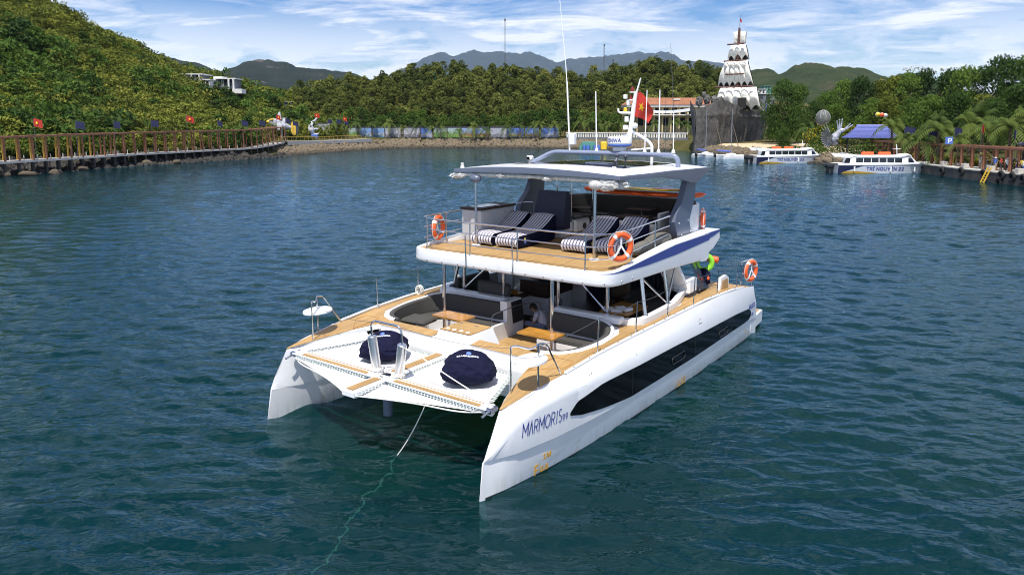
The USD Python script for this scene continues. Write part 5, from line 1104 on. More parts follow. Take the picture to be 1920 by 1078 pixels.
bushes = [(bush_mesh(100 + i, 230, 1.0, 1.15, .105), 'scrub_leaf') for i in range(5)] + [(bush_mesh(106, 160, .8, .9, .09), 'dry_leaf'), (bush_mesh(107, 250, 1.1, 1.4, .11), 'garden_leaf')]
instancer('scrub', 'olive green scrub covering the hillside at left', bushes, np.c_[Xb, Yb, Zb - .15], ix, np.repeat(sc[:, None], 3, 1) * rs.uniform(.85, 1.15, (len(Xb), 3)), rs.random(len(Xb)) * 6.28)
# trees that stand out on the left hill
def ztree(u, v_base_Y, Y): X = (u - 960) / FPX * Y; return (X, Y, float(ground_z([[X, Y]])[0]) - .2)
g_l = 'round trees standing out of the hillside scrub'
tl0 = tree_proto('round_tree', 'largest dark green tree high on the left hillside, nearest the left edge', 'tree', ztree(62, 0, 168), 31, 4.6, 8.5, 26, 1500, .36, 'garden_leaf', base=.2, group=g_l)
for lab, u, Y, s in (('bright green tree right of the largest tree on the left hillside', 88, 172, .9), ('small dark tree in the middle of the left hillside', 150, 178, .62), ('fresh green tree left of the bare patch on the hillside', 195, 186, .66), ('dark tree below the white villas', 400, 212, .75), ('leafy tree between the two white villas', 388, 236, .5), ('dark tree beside the right-hand villa', 432, 232, .8), ('green tree at the very left edge of the hillside', 8, 150, .75), ('low green tree above the pier flags at left', 130, 128, .5), ('pale green tree right of the bare patch on the hillside', 305, 205, .6), ('rounded tree at the foot of the hill beside the fish sculpture', 552, 208, .75), ('dark round tree behind the white seal sculpture', 572, 215, .95), ('olive tree above the small grey hut', 520, 255, .8), ('tree at the foot of the hill behind the pier end', 470, 178, .6)):
    dup(tl0, ztree(u, 0, Y), u * .37, lab, s)
g_h = 'small trees scattered through the hillside scrub'
ht = [tree_proto('hill_tree', 'small dark green tree among the scrub of the left hillside', 'tree', ztree(300, 0, 170), 35, 2.3, 4.2, 18, 1100, .20, 'garden_leaf', base=.12, group=g_h), tree_proto('hill_tree', 'small olive tree among the scrub of the left hillside', 'tree', ztree(60, 0, 132), 36, 2.2, 3.6, 16, 1000, .20, 'wood_leaf', base=.12, group=g_h), tree_proto('hill_tree', 'small light green tree among the scrub of the left hillside', 'tree', ztree(230, 0, 150), 37, 2.2, 3.8, 16, 900, .20, 'lime_leaf', base=.12, group=g_h)]
rh = np.random.default_rng(88)
for i in range(120):
    u, Y = rh.uniform(-20, 600), 108 * math.exp(rh.random() * math.log(300 / 108)); p = ztree(u, 0, Y)
    if not contains_xy(landP, p[0], p[1]) or s_dist(_ring, Point(p[0], p[1])) < 9 or math.hypot(p[0] + 57, p[1] - 203) < 9 or (p[0] > -56 and p[1] < 262): continue
    k = int(rh.choice(3, p=[.45, .42, .13])); dup(ht[k], p, u, ('small dark green tree among the scrub of the left hillside', 'small olive tree among the scrub of the left hillside', 'small light green tree among the scrub of the left hillside')[k], float(rh.uniform(.55, 1.35)))
# the wood behind the promenade: individual trees along its front and skyline, the rest as one mass
sky_u = [640, 682, 727, 777, 815, 862, 890, 927, 960, 990, 1022, 1090, 1142, 1172, 1220, 1256, 1309, 1328, 1345, 1356, 1400]
sky_v = [150, 138, 134, 116, 116, 108, 126, 115, 118, 120, 127, 133, 136, 121, 102, 113, 110, 113, 122, 124, 170]
g_w = 'tall trees of the wood behind the promenade'
wt0 = tree_proto('wood_tree', 'slender dark green tree of the wood behind the picture panels', 'tree', ztree(777, 0, 318), 41, 2.9, 12.5, 70, 2200, .25, 'wood_leaf', 'tall', .22, g_w)
wt1 = tree_proto('wood_tree', 'broad olive green tree of the wood behind the picture panels', 'tree', ztree(862, 0, 316), 42, 4.0, 11.5, 36, 2200, .28, 'wood_leaf', 'round', .25, g_w)
wt2 = tree_proto('wood_tree', 'tall thin-crowned tree of the wood behind the picture panels', 'tree', ztree(1220, 0, 316), 43, 3.2, 13.5, 62, 2000, .25, 'wood_leaf', 'tall', .3, g_w)
wl = ['slender dark green tree of the wood behind the picture panels', 'broad olive green tree of the wood behind the picture panels', 'tall thin-crowned tree of the wood behind the picture panels']
rw = np.random.default_rng(51); cnt = 0
for Yrow, n in ((322, 74), (300, 52), (282, 46), (266, 40)):
    for u in np.linspace(628, 1392, n) + rw.normal(0, 4, n):
        Y = Yrow + rw.normal(0, 5); p = ztree(u, 0, Y); k = int(rw.integers(0, 3)); pr = (wt0, wt1, wt2)[k]; Hk = (12.5, 11.5, 13.5)[k]
        if Yrow == 322:
            want = sight(u, float(np.interp(u, sky_u, sky_v)) + abs(rw.normal(0, 5)), Y)[2] - p[2]; s = float(np.clip(want / Hk, .55, 1.7))
        else: s = float(rw.uniform(.5, 1.12)) * (1.0 if Yrow > 270 else .8)
        if s < .5: continue
        dup(pr, p, rw.random() * 6.28, wl[k], (s * .9 + .1, s * .9 + .1, s))
N1 = 2600
uw = rw.uniform(560, 1420, N1); Yw = rw.uniform(258, 345, N1); Xw = (uw - 960) / FPX * Yw; Zw_ = ground_z(np.c_[Xw, Yw])
rgc = np.random.default_rng(60); wc = []
for i in range(3):
    c, r = crown_blobs(rgc, 2.6, 6.5, 14, .12, 'round'); wc.append((leaf_cloud(c, r, 620, .25, rgc), 'wood_leaf'))
c, r = crown_blobs(rgc, 2.2, 5.0, 10, .12, 'round'); wc.append((leaf_cloud(c, r, 520, .23, rgc), 'scrub_leaf'))
instancer('undergrowth', 'dense undergrowth and low trees filling the wood behind the promenade', wc, np.c_[Xw, Yw, Zw_ - .4], rw.choice(4, N1, p=[.3, .28, .27, .15]), np.repeat(rw.uniform(.45, 1.1, (N1, 1)) * (1 + .6 * (rw.random((N1, 1)) > .85)), 3, 1), rw.random(N1) * 6.28)
# bright garden trees just behind the panels
g_g = 'bright green garden trees behind the picture panels'
gt0 = tree_proto('garden_tree', 'bright green garden tree behind the picture panels', 'tree', ztree(660, 0, 240), 71, 3.3, 8.6, 26, 1500, .27, 'garden_leaf', 'round', .25, g_g)
for u in np.r_[np.linspace(682, 1075, 22), np.linspace(1105, 1175, 4)] + rw.normal(0, 4, 26):
    dup(gt0, ztree(u, 0, 240 + rw.normal(0, 4)), rw.random() * 6, 'bright green garden tree behind the picture panels', float(rw.uniform(.75, 1.05)))
lm0 = tree_proto('lime_tree', 'lime green round tree standing right of the tall white antenna', 'tree', ztree(1083, 0, 246), 77, 2.6, 8.6, 18, 800, .34, 'lime_leaf', 'round', .4)
for lab, u, Y, s in (('small lime green tree in front of the dark wood, left one', 788, 262, .75), ('small lime green tree in front of the dark wood, right one', 822, 262, .62), ('pale yellow green shrub tree near the left end of the wood', 740, 262, .6)): dup(lm0, ztree(u, 0, Y), u, lab, s)

# ---------------------------------------------------------------- palms
ORD = ('first', 'second', 'third', 'fourth', 'fifth', 'sixth', 'seventh', 'eighth', 'ninth', 'tenth', 'eleventh', 'twelfth', 'thirteenth', 'fourteenth', 'fifteenth', 'sixteenth')
def palm(name, label, loc, seed, H, R, nf=15, group=None):
    rg = np.random.default_rng(seed); t = thing(name, label, 'palm', loc, rg.random() * 6, group)
    lean = rg.normal(0, .05, 2) * H
    tr = [(lean[0] * k * k, lean[1] * k * k, -.5 + (H + .5) * k) for k in np.linspace(0, 1, 7)]
    part(t, 'trunk', tube(tr, np.linspace(.17, .10, 7), 7), 'bark', 40)
    top = np.array(tr[-1]); ms = []
    for i in range(nf):
        a = i * 2.4 + rg.normal(0, .2); el = rg.uniform(-.15, 1.15) if i > 3 else rg.uniform(.9, 1.4); Lf = R * rg.uniform(.85, 1.15)
        d = np.array([math.cos(a), math.sin(a), 0]); k = np.linspace(0, 1, 15)
        rib = top + np.outer(Lf * k * math.cos(el) * (1 - .12 * k), d) + np.outer(Lf * (k * math.sin(el) - (.55 + .3 * math.cos(el)) * k ** 2.2), [0, 0, 1])
        sdir = np.cross(d, [0, 0, 1.0])
        for j in range(1, 15):
            ln = .52 * math.sin(math.pi * (.15 + .8 * k[j])) ** .7 * R / 2.4
            for s in (-1, 1):
                p0, p1 = rib[j - 1], rib[j]; q = s * sdir * ln * .85 + np.array([0, 0, -.45 * ln]) + (p1 - p0) * .6
                ms.append((np.array([p0, p1 * .75 + p0 * .25, p0 * .25 + p1 * .75 + q, p0 * .6 + p1 * .4 + q * .9]), np.array([[0, 1, 2], [0, 2, 3]])))
    part(t, 'fronds', join(ms), 'palm_leaf', False)
    return t
g_p = 'coconut palms along the promenade'
pl0 = palm('coconut_palm', 'coconut palm in front of the picture panels, leftmost one', ztree(672, 0, 226.5), 81, 4.9, 3.3, group=g_p)
pl1 = palm('coconut_palm', 'small coconut palm in front of the picture panels, second from the left', ztree(700, 0, 227), 82, 4.3, 3.0, group=g_p)
for i, u in enumerate([731, 758, 790, 813, 827, 862, 888, 912, 950, 975, 1000, 1010, 1038, 1058]):
    dup((pl0, pl1)[i % 2], ztree(u, 0, 226.8 - .012 * max(0, u - 860)), u, 'coconut palm in front of the picture panels, %s from the left' % ORD[i + 2], float(rw.uniform(.85, 1.15)))
for i, u in enumerate([1088, 1108, 1122, 1140, 1160, 1176, 1225, 1262, 1285]):
    dup((pl0, pl1)[i % 2], ztree(u, 0, 222 - .03 * (u - 1088)), u, 'coconut palm behind the white promenade wall, %s from the left' % ORD[i], float(rw.uniform(.9, 1.25)), group='coconut palms behind the white promenade wall')
for lab, u, Y in (('lone small palm left of the first picture panel', 628, 216), ('palm between the black and white panel and the flags', 640, 222), ('tall palm with a red ring on its trunk beside the flying-fish sculpture', 1507, 148)): dup(pl0, ztree(u, 0, Y), u, lab, 1.05)
g_q = 'large coconut palms behind the right-hand pier'
for i, (u, Y, s) in enumerate(((1690, 112, .98), (1716, 106, 1.0), (1756, 104, 1.22), (1748, 112, 1.1), (1790, 100, .9), (1812, 104, 1.05), (1850, 97, 1.05), (1838, 108, 1.2), (1888, 94, 1.1), (1905, 104, 1.15), (1668, 122, 1.1), (1932, 92, 1.1))):
    dup((pl1, pl0)[i % 2], ztree(u, 0, Y), u, 'large coconut palm behind the right-hand covered pier, %s' % ('leftmost one but one', 'third from the left', 'sixth from the left', 'fifth from the left', 'seventh from the left', 'eighth from the left', 'tenth from the left', 'ninth from the left', 'eleventh from the left', 'at the right edge', 'leftmost one', 'beyond the right edge')[i], s * 1.16, group=g_q)

# ---------------------------------------------------------------- trees on the right shore
RT = [('broad dark green tree right of the stone ship hull', 1462, 175, 157, 5.0, 'g'), ('dense dark tree behind the lone palm', 1490, 180, 165, 4.6, 'g'), ('round green tree behind the flying-fish sculpture, left one', 1545, 170, 178, 4.8, 'g'), ('round green tree behind the flying-fish sculpture, middle one', 1575, 172, 157, 5.0, 'g'), ('tall green tree right of the glass dome', 1604, 165, 152, 4.5, 'g'),
      ('olive green tree above the blue pavilion', 1640, 165, 156, 4.2, 'w'), ('brownish olive tree behind the blue pavilion', 1662, 160, 148, 4.6, 'w'), ('dark tree in the middle of the right wood', 1690, 158, 146, 4.6, 'g'), ('dark green tree left of the pointed conifer', 1722, 158, 138, 4.4, 'g'), ('green tree right of the pointed conifer', 1768, 158, 138, 4.8, 'g'), ('broad green tree in the right wood, over the palms', 1795, 150, 134, 5.2, 'g'), ('dark green tree before the tallest trees at right', 1828, 150, 134, 4.8, 'g'),
      ('tallest dark tree near the right edge, left of its pair', 1862, 148, 115, 6.0, 'g'), ('tallest dark tree at the right edge', 1908, 145, 115, 6.2, 'g'), ('dark tree outside the right edge of the wood', 1960, 145, 120, 6.0, 'g'),
      ('lower bright tree over the pavilion roof', 1735, 132, 185, 4.2, 'g'), ('lower bright tree behind the pier palms, left one', 1700, 138, 190, 3.8, 'g'), ('lower bright tree behind the pier palms, middle one', 1785, 128, 180, 4.4, 'g'), ('lower bright tree behind the pier palms, right one', 1900, 125, 165, 5.0, 'g'), ('low green tree behind the red flag at right', 1850, 120, 190, 3.8, 'g'),
      ('low garden tree left of the glass dome', 1520, 158, 195, 3.6, 'g'), ('small round garden tree before the stone ship', 1466, 152, 242, 2.0, 'g'), ('low dark tree below the olive tree', 1628, 150, 190, 3.8, 'g'), ('dark tree over the inflatable balls', 1655, 148, 185, 4.0, 'w'), ('low tree beside the stone ship stern', 1446, 190, 200, 4.0, 'g'), ('small tree behind the glass dome', 1560, 160, 200, 3.6, 'g')]
rt0 = tree_proto('shade_tree', RT[0][0], 'tree', (0, 0, 0), 91, 4.8, 9.5, 48, 6500, .19, 'garden_leaf', 'round', .12)
rt0.GetAttribute('xformOp:translate').Set(Gf.Vec3d(*ztree(RT[0][1], 0, RT[0][2])))
rt1 = None
for i, (lab, u, Y, v, R, kind) in enumerate(RT):
    p = ztree(u, 0, Y); s = (sight(u, v, Y)[2] - p[2]) / 9.5; sr_ = R / 4.8
    if i == 0: rt0.GetAttribute('xformOp:translate').Set(Gf.Vec3d(*map(float, p))); UsdGeom.Xformable(rt0).AddScaleOp().Set(Gf.Vec3f(sr_, sr_, float(s))); continue
    if kind == 'w':
        if rt1 is None:
            rt1 = tree_proto('shade_tree', lab, 'tree', p, 92, 4.4, 9.5, 44, 5000, .18, 'scrub_leaf', 'round', .12); UsdGeom.Xformable(rt1).AddScaleOp().Set(Gf.Vec3f(R / 4.4, R / 4.4, float(s)))
        else: dup(rt1, p, u * .7, lab, (R / 4.4, R / 4.4, float(s)))
    else: dup(rt0, p, u * .7, lab, (sr_, sr_, float(s)))
cf = tree_proto('conifer', 'pointed dark conifer rising above the right wood', 'tree', ztree(1749, 0, 165), 95, 2.6, 1.0 * (sight(1749, 119, 165)[2] - ztree(1749, 0, 165)[2]), 40, 1500, .30, 'wood_leaf', 'cone', .08)
rb = np.random.default_rng(97)
def bare_tree(label, u, Y, v, seed):
    p = ztree(u, 0, Y); H = sight(u, v, Y)[2] - p[2]; rg = np.random.default_rng(seed); t = thing('bare_tree', label, 'tree', p)
    part(t, 'trunk', tube([(0, 0, -.5), (.1, 0, H * .6), (.3, .1, H * .8)], [.22, .15, .08], 6), 'bare_twig'); ms = []
    for i in range(34):
        a = rg.random() * 6.28; z0 = H * rg.uniform(.45, .8); l = H * rg.uniform(.12, .25); e = np.array([math.cos(a) * l * .8, math.sin(a) * l * .8, z0 + l * rg.uniform(.5, 1)])
        ms.append(tube([(.15, .05, z0), tuple((e + [.15, 0, z0]) / 2 + [0, 0, .2]), tuple(e)], [.06, .04, .015], 4))
    part(t, 'branches', join(ms), 'bare_twig'); part(t, 'crown', leaf_cloud([(0, 0, H * .85)], [H * .16], 120, .22, rg), 'scrub_leaf', False)
bare_tree('bare thin-branched tree rising above the right wood', 1697, 168, 118, 3); bare_tree('low bare-branched tree at the left end of the right wood', 1652, 170, 140, 4); bare_tree('grey bare-branched tree behind the pier palms', 1832, 126, 172, 6)
# flower hedges and bushes on the right shore
hb = thing('flowering_bush', 'yellow flowering bush left of the flying-fish sculpture', 'bush', ztree(1532, 0, 142), 0, scale=1.5)
part(hb, 'leaves', move(bush_mesh(131, 420, 2.3, 3.6, .20), s=(1, 1, 1.2)), 'garden_leaf', False); part(hb, 'flowers', move(bush_mesh(132, 260, 2.4, 3.7, .13), s=(1, 1, 1.22)), 'yellow_leaf', False, kind='stuff')
for lab, u, Y, s in (('yellow flowering bush behind the flying-fish sculpture', 1560, 150, 1.1), ('yellow flowering bush right of the lone palm', 1522, 150, .7)): dup(hb, ztree(u, 0, Y), u, lab, s * 1.4)
gb_ = thing('green_bush', 'trimmed green bush in front of the flying-fish sculpture', 'bush', ztree(1545, 0, 134), 0, scale=1.1); part(gb_, 'leaves', move(bush_mesh(133, 420, 2.4, 1.7, .16)), 'garden_leaf', False)
for lab, u, Y, s in (('trimmed green bush right of the first one at the sculpture', 1562, 133.5, .8), ('small green bush in front of the stone ship, left one', 1470, 146, .8), ('small green bush in front of the stone ship, right one', 1490, 145, .7), ('green bush beside the blue pavilion posts', 1607, 126, .8), ('green bush behind the blue pavilion', 1640, 128, 1.0), ('low bush by the thirty-three boat bow', 1512, 142, .7)): dup(gb_, ztree(u, 0, Y), u, lab, s * 1.3)
nh = 70; uh = rs.uniform(0, 1, nh); hx = 66.5 + rs.normal(0, .4, nh); hy = 82 + 36 * uh
instancer('hedge', 'low yellow green hedge behind the right-hand pier', [(bush_mesh(141, 160, .9, .8, .12), 'yellow_leaf'), (bush_mesh(142, 160, .9, .9, .12), 'garden_leaf')], np.c_[hx, hy, ground_z(np.c_[hx, hy])], rs.integers(0, 2, nh), np.repeat(rs.uniform(.8, 1.3, (nh, 1)), 3, 1), rs.random(nh) * 6)
import manifold3d as m3
pm('pier_post_brown', (.23, .095, .045), .7, noise=(2, .25)); pm('pier_post_ochre', (.40, .23, .03), .7, noise=(2, .25)); pm('pier_roof_brown', (.24, .095, .045), .6, noise=(1, .25))
pm('concrete_pale', (.42, .40, .36), .9, noise=(.8, .25), bump=(3, .4)); pm('concrete_dark', (.055, .053, .05), .95, noise=(.6, .5), bump=(2.5, .8)); pm('pile_dark', (.05, .045, .04), .95, noise=(1.5, .4))
pm('sand_pale', (.48, .38, .24), .95, noise=(.4, .25)); pm('tyre_rubber', (.012, .012, .013), .8, noise=(4, .3)); pm('ladder_yellow', (.55, .36, .03), .6); pm('rail_ochre', (.45, .30, .05), .6)
# ---------------------------------------------------------------- covered piers
def frame_along(P, s):
    P = np.asarray(P, float); d = np.r_[0, np.cumsum(np.linalg.norm(np.diff(P[:, :2], axis=0), axis=1))]
    q = np.array([np.interp(s, d, P[:, k]) for k in range(P.shape[1])]).T
    e = .2; a = np.array([np.interp(np.clip(s - e, 0, d[-1]), d, P[:, k]) for k in (0, 1)]).T; b = np.array([np.interp(np.clip(s + e, 0, d[-1]), d, P[:, k]) for k in (0, 1)]).T
    t = b - a; t /= np.linalg.norm(t, axis=1, keepdims=True)
    return q, t, d[-1]
LP = np.array([(-72.2, 78, 2.0, 5.2), (-70.2, 96, 2.0, 5.4), (-66.2, 124, 2.02, 5.75), (-59.5, 147, 2.05, 5.95), (-56.4, 156, 2.1, 6.1), (-55.2, 164, 2.5, 6.35), (-54.6, 173, 3.1, 6.7)])
pier = thing('covered_pier', 'long brown covered walkway on stilts along the left shore', 'pier')
_, _, Ltot = frame_along(LP, np.array([0.]))
ss_ = np.arange(0, Ltot, 1.5); q, t, _ = frame_along(LP, ss_); nl = np.stack([-t[:, 1], t[:, 0]], 1)
def strip_mesh(q, n, z, o0, o1, th):
    P = [[(*(a[:2] + k * o0), zz), (*(a[:2] + k * o1), zz), (*(a[:2] + k * o1), zz - th), (*(a[:2] + k * o0), zz - th)] for a, k, zz in zip(q, n, z)]
    return grid(P, closed_v=True)
part(pier, 'deck', strip_mesh(q, nl, q[:, 2], 0, 3.0, .28), 'concrete_pale', False)
for o in (.12, 2.75): part(pier, 'roof_beam', strip_mesh(q, nl, q[:, 3], o - .12, o + .12, .22), 'pier_roof_brown', False)
part(pier, 'roof_slats', join([strip_mesh(q[i:i + 2] * 1.0, nl[i:i + 2], q[i:i + 2, 3] + .012, .12, 2.75, .05) for i in range(0, len(q) - 1, 2)]), 'pier_roof_brown', False, kind='stuff')
sp_ = np.arange(.8, Ltot, 2.45); q, t, _ = frame_along(LP, sp_); nl = np.stack([-t[:, 1], t[:, 0]], 1)
def sq_post(x, y, z0, z1, w): return box(x - w / 2, x + w / 2, y - w / 2, y + w / 2, z0, z1)
for a, k in zip(q, nl):
    p = a[:2] + k * .14; part(pier, 'post', sq_post(*p, a[2], a[3] - .1, .21), 'pier_post_brown', False)
    p = a[:2] + k * 2.75; part(pier, 'post', sq_post(*p, a[2], a[3] - .1, .19), 'pier_post_ochre' if a[1] < 118 else 'pier_post_brown', False)
    for o in (.3, 2.7): p = a[:2] + k * o; part(pier, 'pile', rod((*p, -3), (*p, a[2] - .2), .2, 8), 'pile_dark')
    part(pier, 'handrail_post', sq_post(*(a[:2] + k * .45 + t[0] * 1.1), a[2], a[2] + .75, .10), 'concrete_pale', False)
# left end walkway behind the stone bank
WP = np.array([(-54.4, 173, 3.1), (-49.5, 193, 2.9), (-41, 214.5, 2.95)])
sw = np.arange(0, 50, 2.0); qw, tw2, lw_ = frame_along(WP, np.clip(sw, 0, 46)); nw = np.stack([-tw2[:, 1], tw2[:, 0]], 1)
wk = solo('walkway', strip_mesh(qw, nw, qw[:, 2], 0, 2.6, .9), 'concrete_pale', None, kind='structure', smooth=False)
hr = thing('railing', 'thin ochre railing along the walkway beyond the left pier', 'railing')
for a, k in zip(qw[:-2:1], nw): part(hr, 'rail_post', sq_post(*(a[:2] + k * 2.4), a[2], a[2] + 1.0, .07), 'rail_ochre', False)
part(hr, 'top_rail', tube([(*(a[:2] + k * 2.4), a[2] + 1.0) for a, k in zip(qw, nw)], .05, 5), 'rail_ochre')
# right quay and its walkway roof
QP = [(61.2, 119), (60.6, 110), (60.2, 102.2), (59.0, 93), (58.7, 81.5), (58.6, 60), (68, 60), (68, 119)]
quay = thing('quay', 'dark concrete quay wall along the right shore', 'quay')
part(quay, 'wall', prism(Polygon(QP), -3, 1.25), 'concrete_dark', False); part(quay, 'paving', prism(Polygon(QP).buffer(.04), 1.25, 1.38), 'concrete_pale', False)
RP = np.array([(65.2, 130, 1.38, 4.32), (62.4, 112, 1.38, 4.32), (61.0, 98, 1.38, 4.32), (60.0, 88, 1.38, 4.32), (59.5, 78, 1.38, 4.32), (59.4, 64, 1.38, 4.32)])
pr_ = thing('covered_pier', 'brown covered walkway on the quay along the right shore', 'pier')
_, _, Lr = frame_along(RP, np.array([0.])); s2 = np.arange(0, Lr, 2.0); q, t, _ = frame_along(RP, s2); nr = np.stack([-t[:, 1], t[:, 0]], 1)
for o in (.25, 2.9): part(pr_, 'roof_beam', strip_mesh(q, nr, q[:, 3], o - .14, o + .14, .26), 'pier_roof_brown', False)
part(pr_, 'roof_slats', join([strip_mesh(q[i:i + 2], nr[i:i + 2], q[i:i + 2, 3] + .012, .2, 2.9, .05) for i in range(0, len(q) - 1, 2)]), 'pier_roof_brown', False, kind='stuff')
q, t, _ = frame_along(RP, np.arange(.5, Lr, 2.75)); nr = np.stack([-t[:, 1], t[:, 0]], 1)
for a, k, tt in zip(q, nr, t):
    for o in (.25, 2.9): part(pr_, 'post', sq_post(*(a[:2] + k * o), a[2], a[3] - .1, .27), 'pier_post_brown', False)
    part(pr_, 'handrail_post', sq_post(*(a[:2] + k * 2.6 + tt * 1.3), a[2], a[2] + 1.0, .08), 'rail_ochre', False)
part(pr_, 'handrail', tube([(*(a[:2] + k * 2.6), a[2] + 1.0) for a, k in zip(q, nr)], .04, 5), 'rail_ochre')
def quay_pt(u, z, off=.18):
    y = np.linspace(62, 118, 400); x = np.interp(y, [60, 81.5, 93, 102.2, 110, 119], [58.6, 58.7, 59.0, 60.2, 60.6, 61.2]) - off
    i = np.argmin(np.abs(960 + FPX * x / y - u)); return np.array([x[i], y[i], z])
ty0 = None
for lab, u, v in (('first tyre fender beside the boat bow', 1765, 320), ('second tyre fender along the quay', 1801, 321), ('tyre fender left of the yellow ladder', 1843, 325), ('upper tyre fender right of the yellow ladder', 1877, 328), ('lower tyre fender at the waterline right of the yellow ladder', 1874, 341), ('tyre fender near the right edge of the quay', 1898, 331), ('tyre fender cut by the right edge of the picture', 1918, 335)):
    p = quay_pt(u, 0); p[2] = HC + (YH - v) * p[1] / FPX
    if ty0 is None:
        ty0 = thing('tyre_fender', lab, 'tyre', p, 0, 'tyre fenders on the right quay')
        part(ty0, 'tyre', tube([(-.02, .42 * math.cos(a), .42 * math.sin(a)) for a in np.linspace(0, 6.283, 24, endpoint=False)], .17, 10, closed=True), 'tyre_rubber', True)
        part(ty0, 'chain', tube([(.05, 0, .4), (.12, 0, .75)], .03, 5), 'wire_dark')
    else: dup(ty0, p, 0, lab)
ld = thing('ladder', 'yellow ladder leaning on the right quay', 'ladder', quay_pt(1852, 0, .3))
for s in (-.3, .3): part(ld, 'rail', ribbon([(-.9, s, -.6), (.15, s, 1.9)], (1, 0, 0), .09, .12), 'ladder_yellow', False)
for k in range(7): part(ld, 'rung', box(-.08 - .14 * (5 - k), .02 - .14 * (5 - k), -.3, .3, -.25 + .30 * k, -.15 + .30 * k), 'ladder_yellow', False)
for i, (u, o) in enumerate(((1768, .8), (1808, .8), (1857, .7), (1911, .8))):
    p = quay_pt(u, 1.38, -o); b_ = thing('mooring_block', ['pale concrete mooring block beside the boat bow', 'pale concrete mooring block between the tyres', 'pale concrete block at the head of the yellow ladder', 'dark concrete block near the right edge of the quay'][i], 'mooring block', p); part(b_, 'block', box(-.35, .35, -.35, .35, 0, .6, .05), 'concrete_pale', False); part(b_, 'bollard', rod((0, 0, .6), (0, 0, .78), .14, 10), 'wire_dark')
# planters with thorny shrubs on the quay
for i, (u, v, s) in enumerate(((1756, 288, 1.0), (1798, 294, .9), (1848, 296, 1.3))):
    p = quay_pt(u, 1.38, -2.2); t = thing('planter', ['low round shrub in a pot at the left end of the quay', 'round twiggy shrub in a pot in the middle of the quay', 'large pinkish shrub in a pot beside the yellow ladder'][i], 'planter', p, 0, scale=s)
    part(t, 'pot', lathe([(0, 0), (.35, 0), (.45, .5), (.38, .5), (0, .45)], 12), 'concrete_pale'); part(t, 'shrub', move(bush_mesh(150 + i, 220, .7, 1.2, .10), (0, 0, .8)), 'dry_leaf', False); part(t, 'stem', rod((0, 0, .4), (0, 0, 1.3), .05), 'bare_twig')
sg = thing('parking_sign', 'blue square sign with a white P above the pier roof', 'sign', quay_pt(1774, 4.3, -1.0), math.radians(-38))
part(sg, 'board', box(-.45, .45, -.03, .03, .05, 1.05, .01), 'emblem_blue', False); part(sg, 'letter', frame_map(text_on('P', .62, .01, True), (-.2, -.035, .25), (1, 0, 0), (0, 0, 1)), 'emblem_white', False)
# ---------------------------------------------------------------- pavilion with blue tiled roof
pm('roof_tile_blue', (.13, .155, .38), .5, noise=(3, .2)); pm('timber_dark', (.02, .02, .022), .7)
def pavilion(label, c, rot, wx_, wy, z0, ze, zr_):
    t = thing('pavilion', label, 'pavilion', c, rot)
    for x in (-1, 1):
        for y in (-1, 1): part(t, 'post', sq_post(x * wx_ * .40, y * wy * .40, z0, ze + .1, .22), 'timber_dark', False)
    n = 11
    def slope(a, b, c2, d, name):
        # rows of tiles stepping up from the eave a-b to the ridge c2-d
        a, b, c2, d = map(lambda p: np.array(p, float), (a, b, c2, d)); ms = []
        nrm = np.cross(b - a, d - a); nrm /= np.linalg.norm(nrm); nrm *= np.sign(nrm[2])
        for i in range(n):
            f0, f1 = i / n, (i + 1) / n; sag = lambda f: -.35 * math.sin(math.pi * f) * .6
            p = [a + (d - a) * f0, b + (c2 - b) * f0, b + (c2 - b) * f1, a + (d - a) * f1]; zz = [sag(f0), sag(f0), sag(f1), sag(f1)]
            p = [q + [0, 0, s] for q, s in zip(p, zz)]; p[0] = p[0] + nrm * .10; p[1] = p[1] + nrm * .10
            ms.append(vf((np.array(p + [p[0] - nrm * .10, p[1] - nrm * .10]), np.array([[0, 1, 2, 3], [4, 5, 1, 0]]))))
        part(t, name, join(ms), 'roof_tile_blue', False)
    X, Y, r = wx_ / 2, wy / 2, wx_ * .24
    slope((-X, -Y, ze), (X, -Y, ze), (r, 0, zr_), (-r, 0, zr_), 'roof'); slope((X, Y, ze), (-X, Y, ze), (-r, 0, zr_), (r, 0, zr_), 'roof')
    slope((X, -Y, ze), (X, Y, ze), (r + 1.0, .6, zr_ - 1.0), (r + 1.0, -.6, zr_ - 1.0), 'roof'); slope((-X, Y, ze), (-X, -Y, ze), (-r - 1.0, -.6, zr_ - 1.0), (-r - 1.0, .6, zr_ - 1.0), 'roof')
    part(t, 'ridge', tube([(-r - .2, 0, zr_ + .05), (r + .2, 0, zr_ + .05)], .10, 6), 'roof_tile_blue')
    for s in (-1, 1): part(t, 'gable', vf((np.array([(s * (r + .3), -.9, zr_ - 1.25), (s * (r + .3), .9, zr_ - 1.25), (s * (r + .3), 0, zr_)]), np.array([[0, 1, 2]]))), 'timber_dark', False)
    part(t, 'eave_board', [box(-X + .1, X - .1, -Y + .1, Y - .1, ze - .12, ze - .02)], 'timber_dark', False)
    return t
pavilion('open pavilion with blue tiled roof behind the boats at right', (65.8, 131, 0), -.42, 9.6, 6.5, 1.3, 4.7, 7.0)
pavilion('blue tiled roof cut by the right edge, over the pier', (66.2, 87.5, 0), -.3, 5.5, 5, 1.3, 4.6, 5.9)
